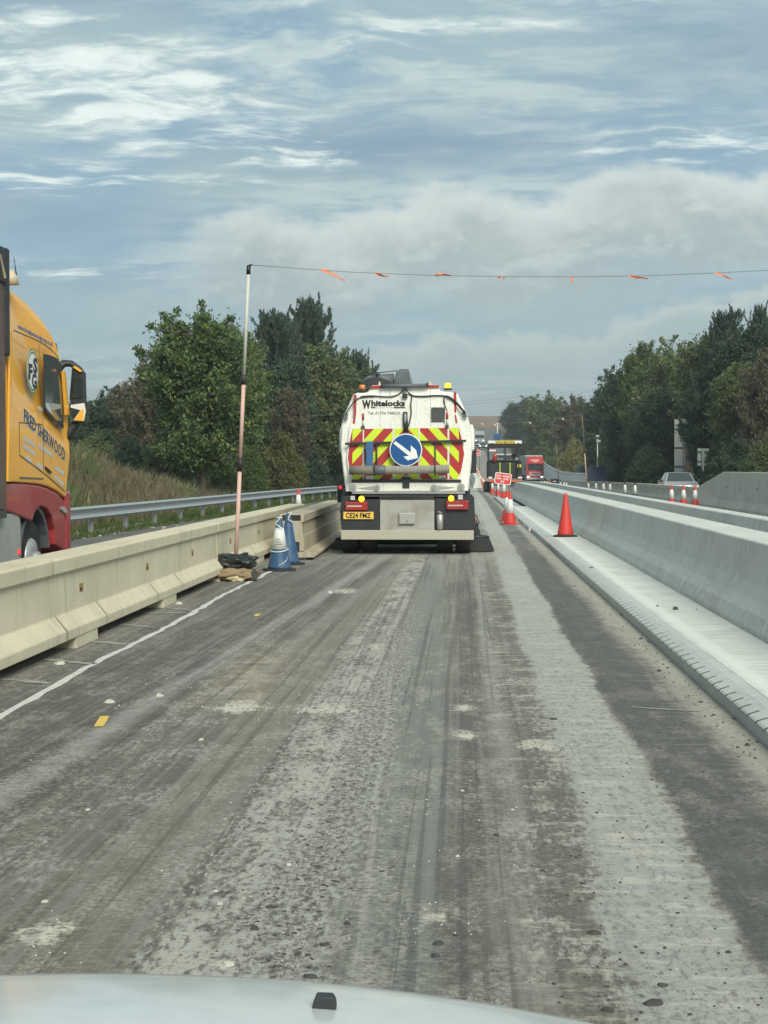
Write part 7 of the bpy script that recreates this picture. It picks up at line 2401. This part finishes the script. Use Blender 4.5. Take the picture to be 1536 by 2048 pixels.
for (px, py, s) in ((458, 1930, 0.022), (440, 1808, 0.016), (430, 1783, 0.012), (90, 1804, 0.016), (175, 1620, 0.014), (118, 1328, 0.05), (345, 1199, 0.07), (358, 1208, 0.05), (318, 1392, 0.035), (218, 1405, 0.04), (403, 1480, 0.02), (660, 1186, 0.045), (915, 1713, 0.012), (577, 1730, 0.015), (1025, 1620, 0.012), (925, 1582, 0.012)):
    spot(px, py, s)
lumps('chalk_crumbs', 'chalk_lump', sp, 'scattered white chalk and concrete crumbs on the works lane', 'debris', 1)
sp = []
for _ in range(260):
    py = rr.uniform(1150, 2000); p = ground_at(924, py)
    sp.append((rr.uniform(1.55, 1.74), p.y, rr.uniform(0.004, 0.012) * (1 if rr.random() < 0.9 else 1.8), 0.6, 0.0))
for _ in range(170):
    py = rr.uniform(1450, 2045); px = rr.gauss(1230, 170)
    p = ground_at(px, py)
    if 0.2 < p.x < 1.7: sp.append((p.x, p.y, rr.uniform(0.003, 0.010), 0.5, 0.0))
for _ in range(160):
    py = rr.uniform(1500, 1990); px = rr.gauss(600, 60) + (1750 - py) * 0.15
    p = ground_at(px, py)
    sp.append((p.x, p.y, rr.uniform(0.003, 0.013), 0.35, 0.0))
for (px, py, sz_) in ((1167, 1768, 0.013), (1085, 1742, 0.014), (992, 1671, 0.018), (1455, 1905, 0.014), (875, 1888, 0.024), (912, 1872, 0.014), (1325, 1972, 0.020), (870, 1912, 0.020), (510, 1858, 0.022), (540, 1815, 0.02), (695, 1848, 0.018), (650, 1890, 0.018)):
    p = ground_at(px, py)
    sp.append((p.x, p.y, sz_, 0.4, 0.0))
lumps('asphalt_crumbs', 'tar_lump', sp, 'dark asphalt crumbs along the kerb and on the works lane', 'debris', 2)
sp = []
for _ in range(900):
    D = rr.uniform(28, 50); X = -9.25 + rr.gauss(0, 0.28) + 0.03 * (D - 30)
    sp.append((X, D, rr.uniform(0.02, 0.06), 0.6, ground_z(X, D) - 0.03))
lumps('gravel_stones', 'chalk_lump', sp, 'pale loose gravel along the foot of the guardrail', 'gravel', 3)
# larger dark pieces of asphalt one can pick out, each on its own
big = [(1310, 2008, 0.030, 'largest dark asphalt lump on the pale strip near the bottom right'), (1188, 1867, 0.026, 'dark asphalt lump at the left edge of the pale strip, lower right'),
       (1216, 2022, 0.024, 'dark asphalt lump beside the right end of the bonnet edge'), (1107, 1439, 0.024, 'dark asphalt flake on the pale strip, level with the yellow road mark'),
       (620, 1955, 0.024, 'dark flake of asphalt just above the washer nozzle')]
for i, (px, py, s_, lab) in enumerate(big):
    p = ground_at(px, py)
    o = lumps('asphalt_lump', 'tar_lump', [(0, 0, s_, 0.42, 0.0)], None, None, 40 + i)
    o.location = (p.x, p.y, 0)
    o.scale = (1.25, 0.8, 1)
    tag(o, lab, 'debris', 'dark lumps of asphalt')
for (px, py, s_, fl, lab) in ((1352, 1219, 0.030, 0.9, 'black lump standing upright on the pale slab'), (1393, 1219, 0.018, 0.3, 'small black flake on the slab nearest the barrier foot'), (1315, 1212, 0.020, 0.3, 'small black flake on the slab nearest the kerb'), (1183, 1135, 0.035, 0.2, 'flat dark flake on the slab farthest from the camera')):
    p = ground_at(px, py, 0.137)
    o = lumps('asphalt_lump', 'tar_lump', [(0, 0, s_, fl, 0.0)], None, None, px)
    o.location = (p.x, p.y, 0.1385)
    tag(o, lab, 'debris', 'black lumps on the slab')

# ------------------------------------------------------------------ thin autumn haze
hz = MB().box(-2700, 2700, -80, 3800, -3.0, 62.0).build('haze', [])
hm = bpy.data.materials.new('haze_air')
hm.use_nodes = True
t = NT(hm.node_tree)
vol = t.new('ShaderNodeVolumePrincipled')
vol.inputs['Color'].default_value = (0.86, 0.90, 0.92, 1)
vol.inputs['Density'].default_value = 0.00055
vol.inputs['Anisotropy'].default_value = 0.2
t.out(vol.outputs[0], sock='Volume')
hz.data.materials.append(hm)
tag(hz, 'thin pale haze softening the far hill and trees', 'haze', None, 'stuff')
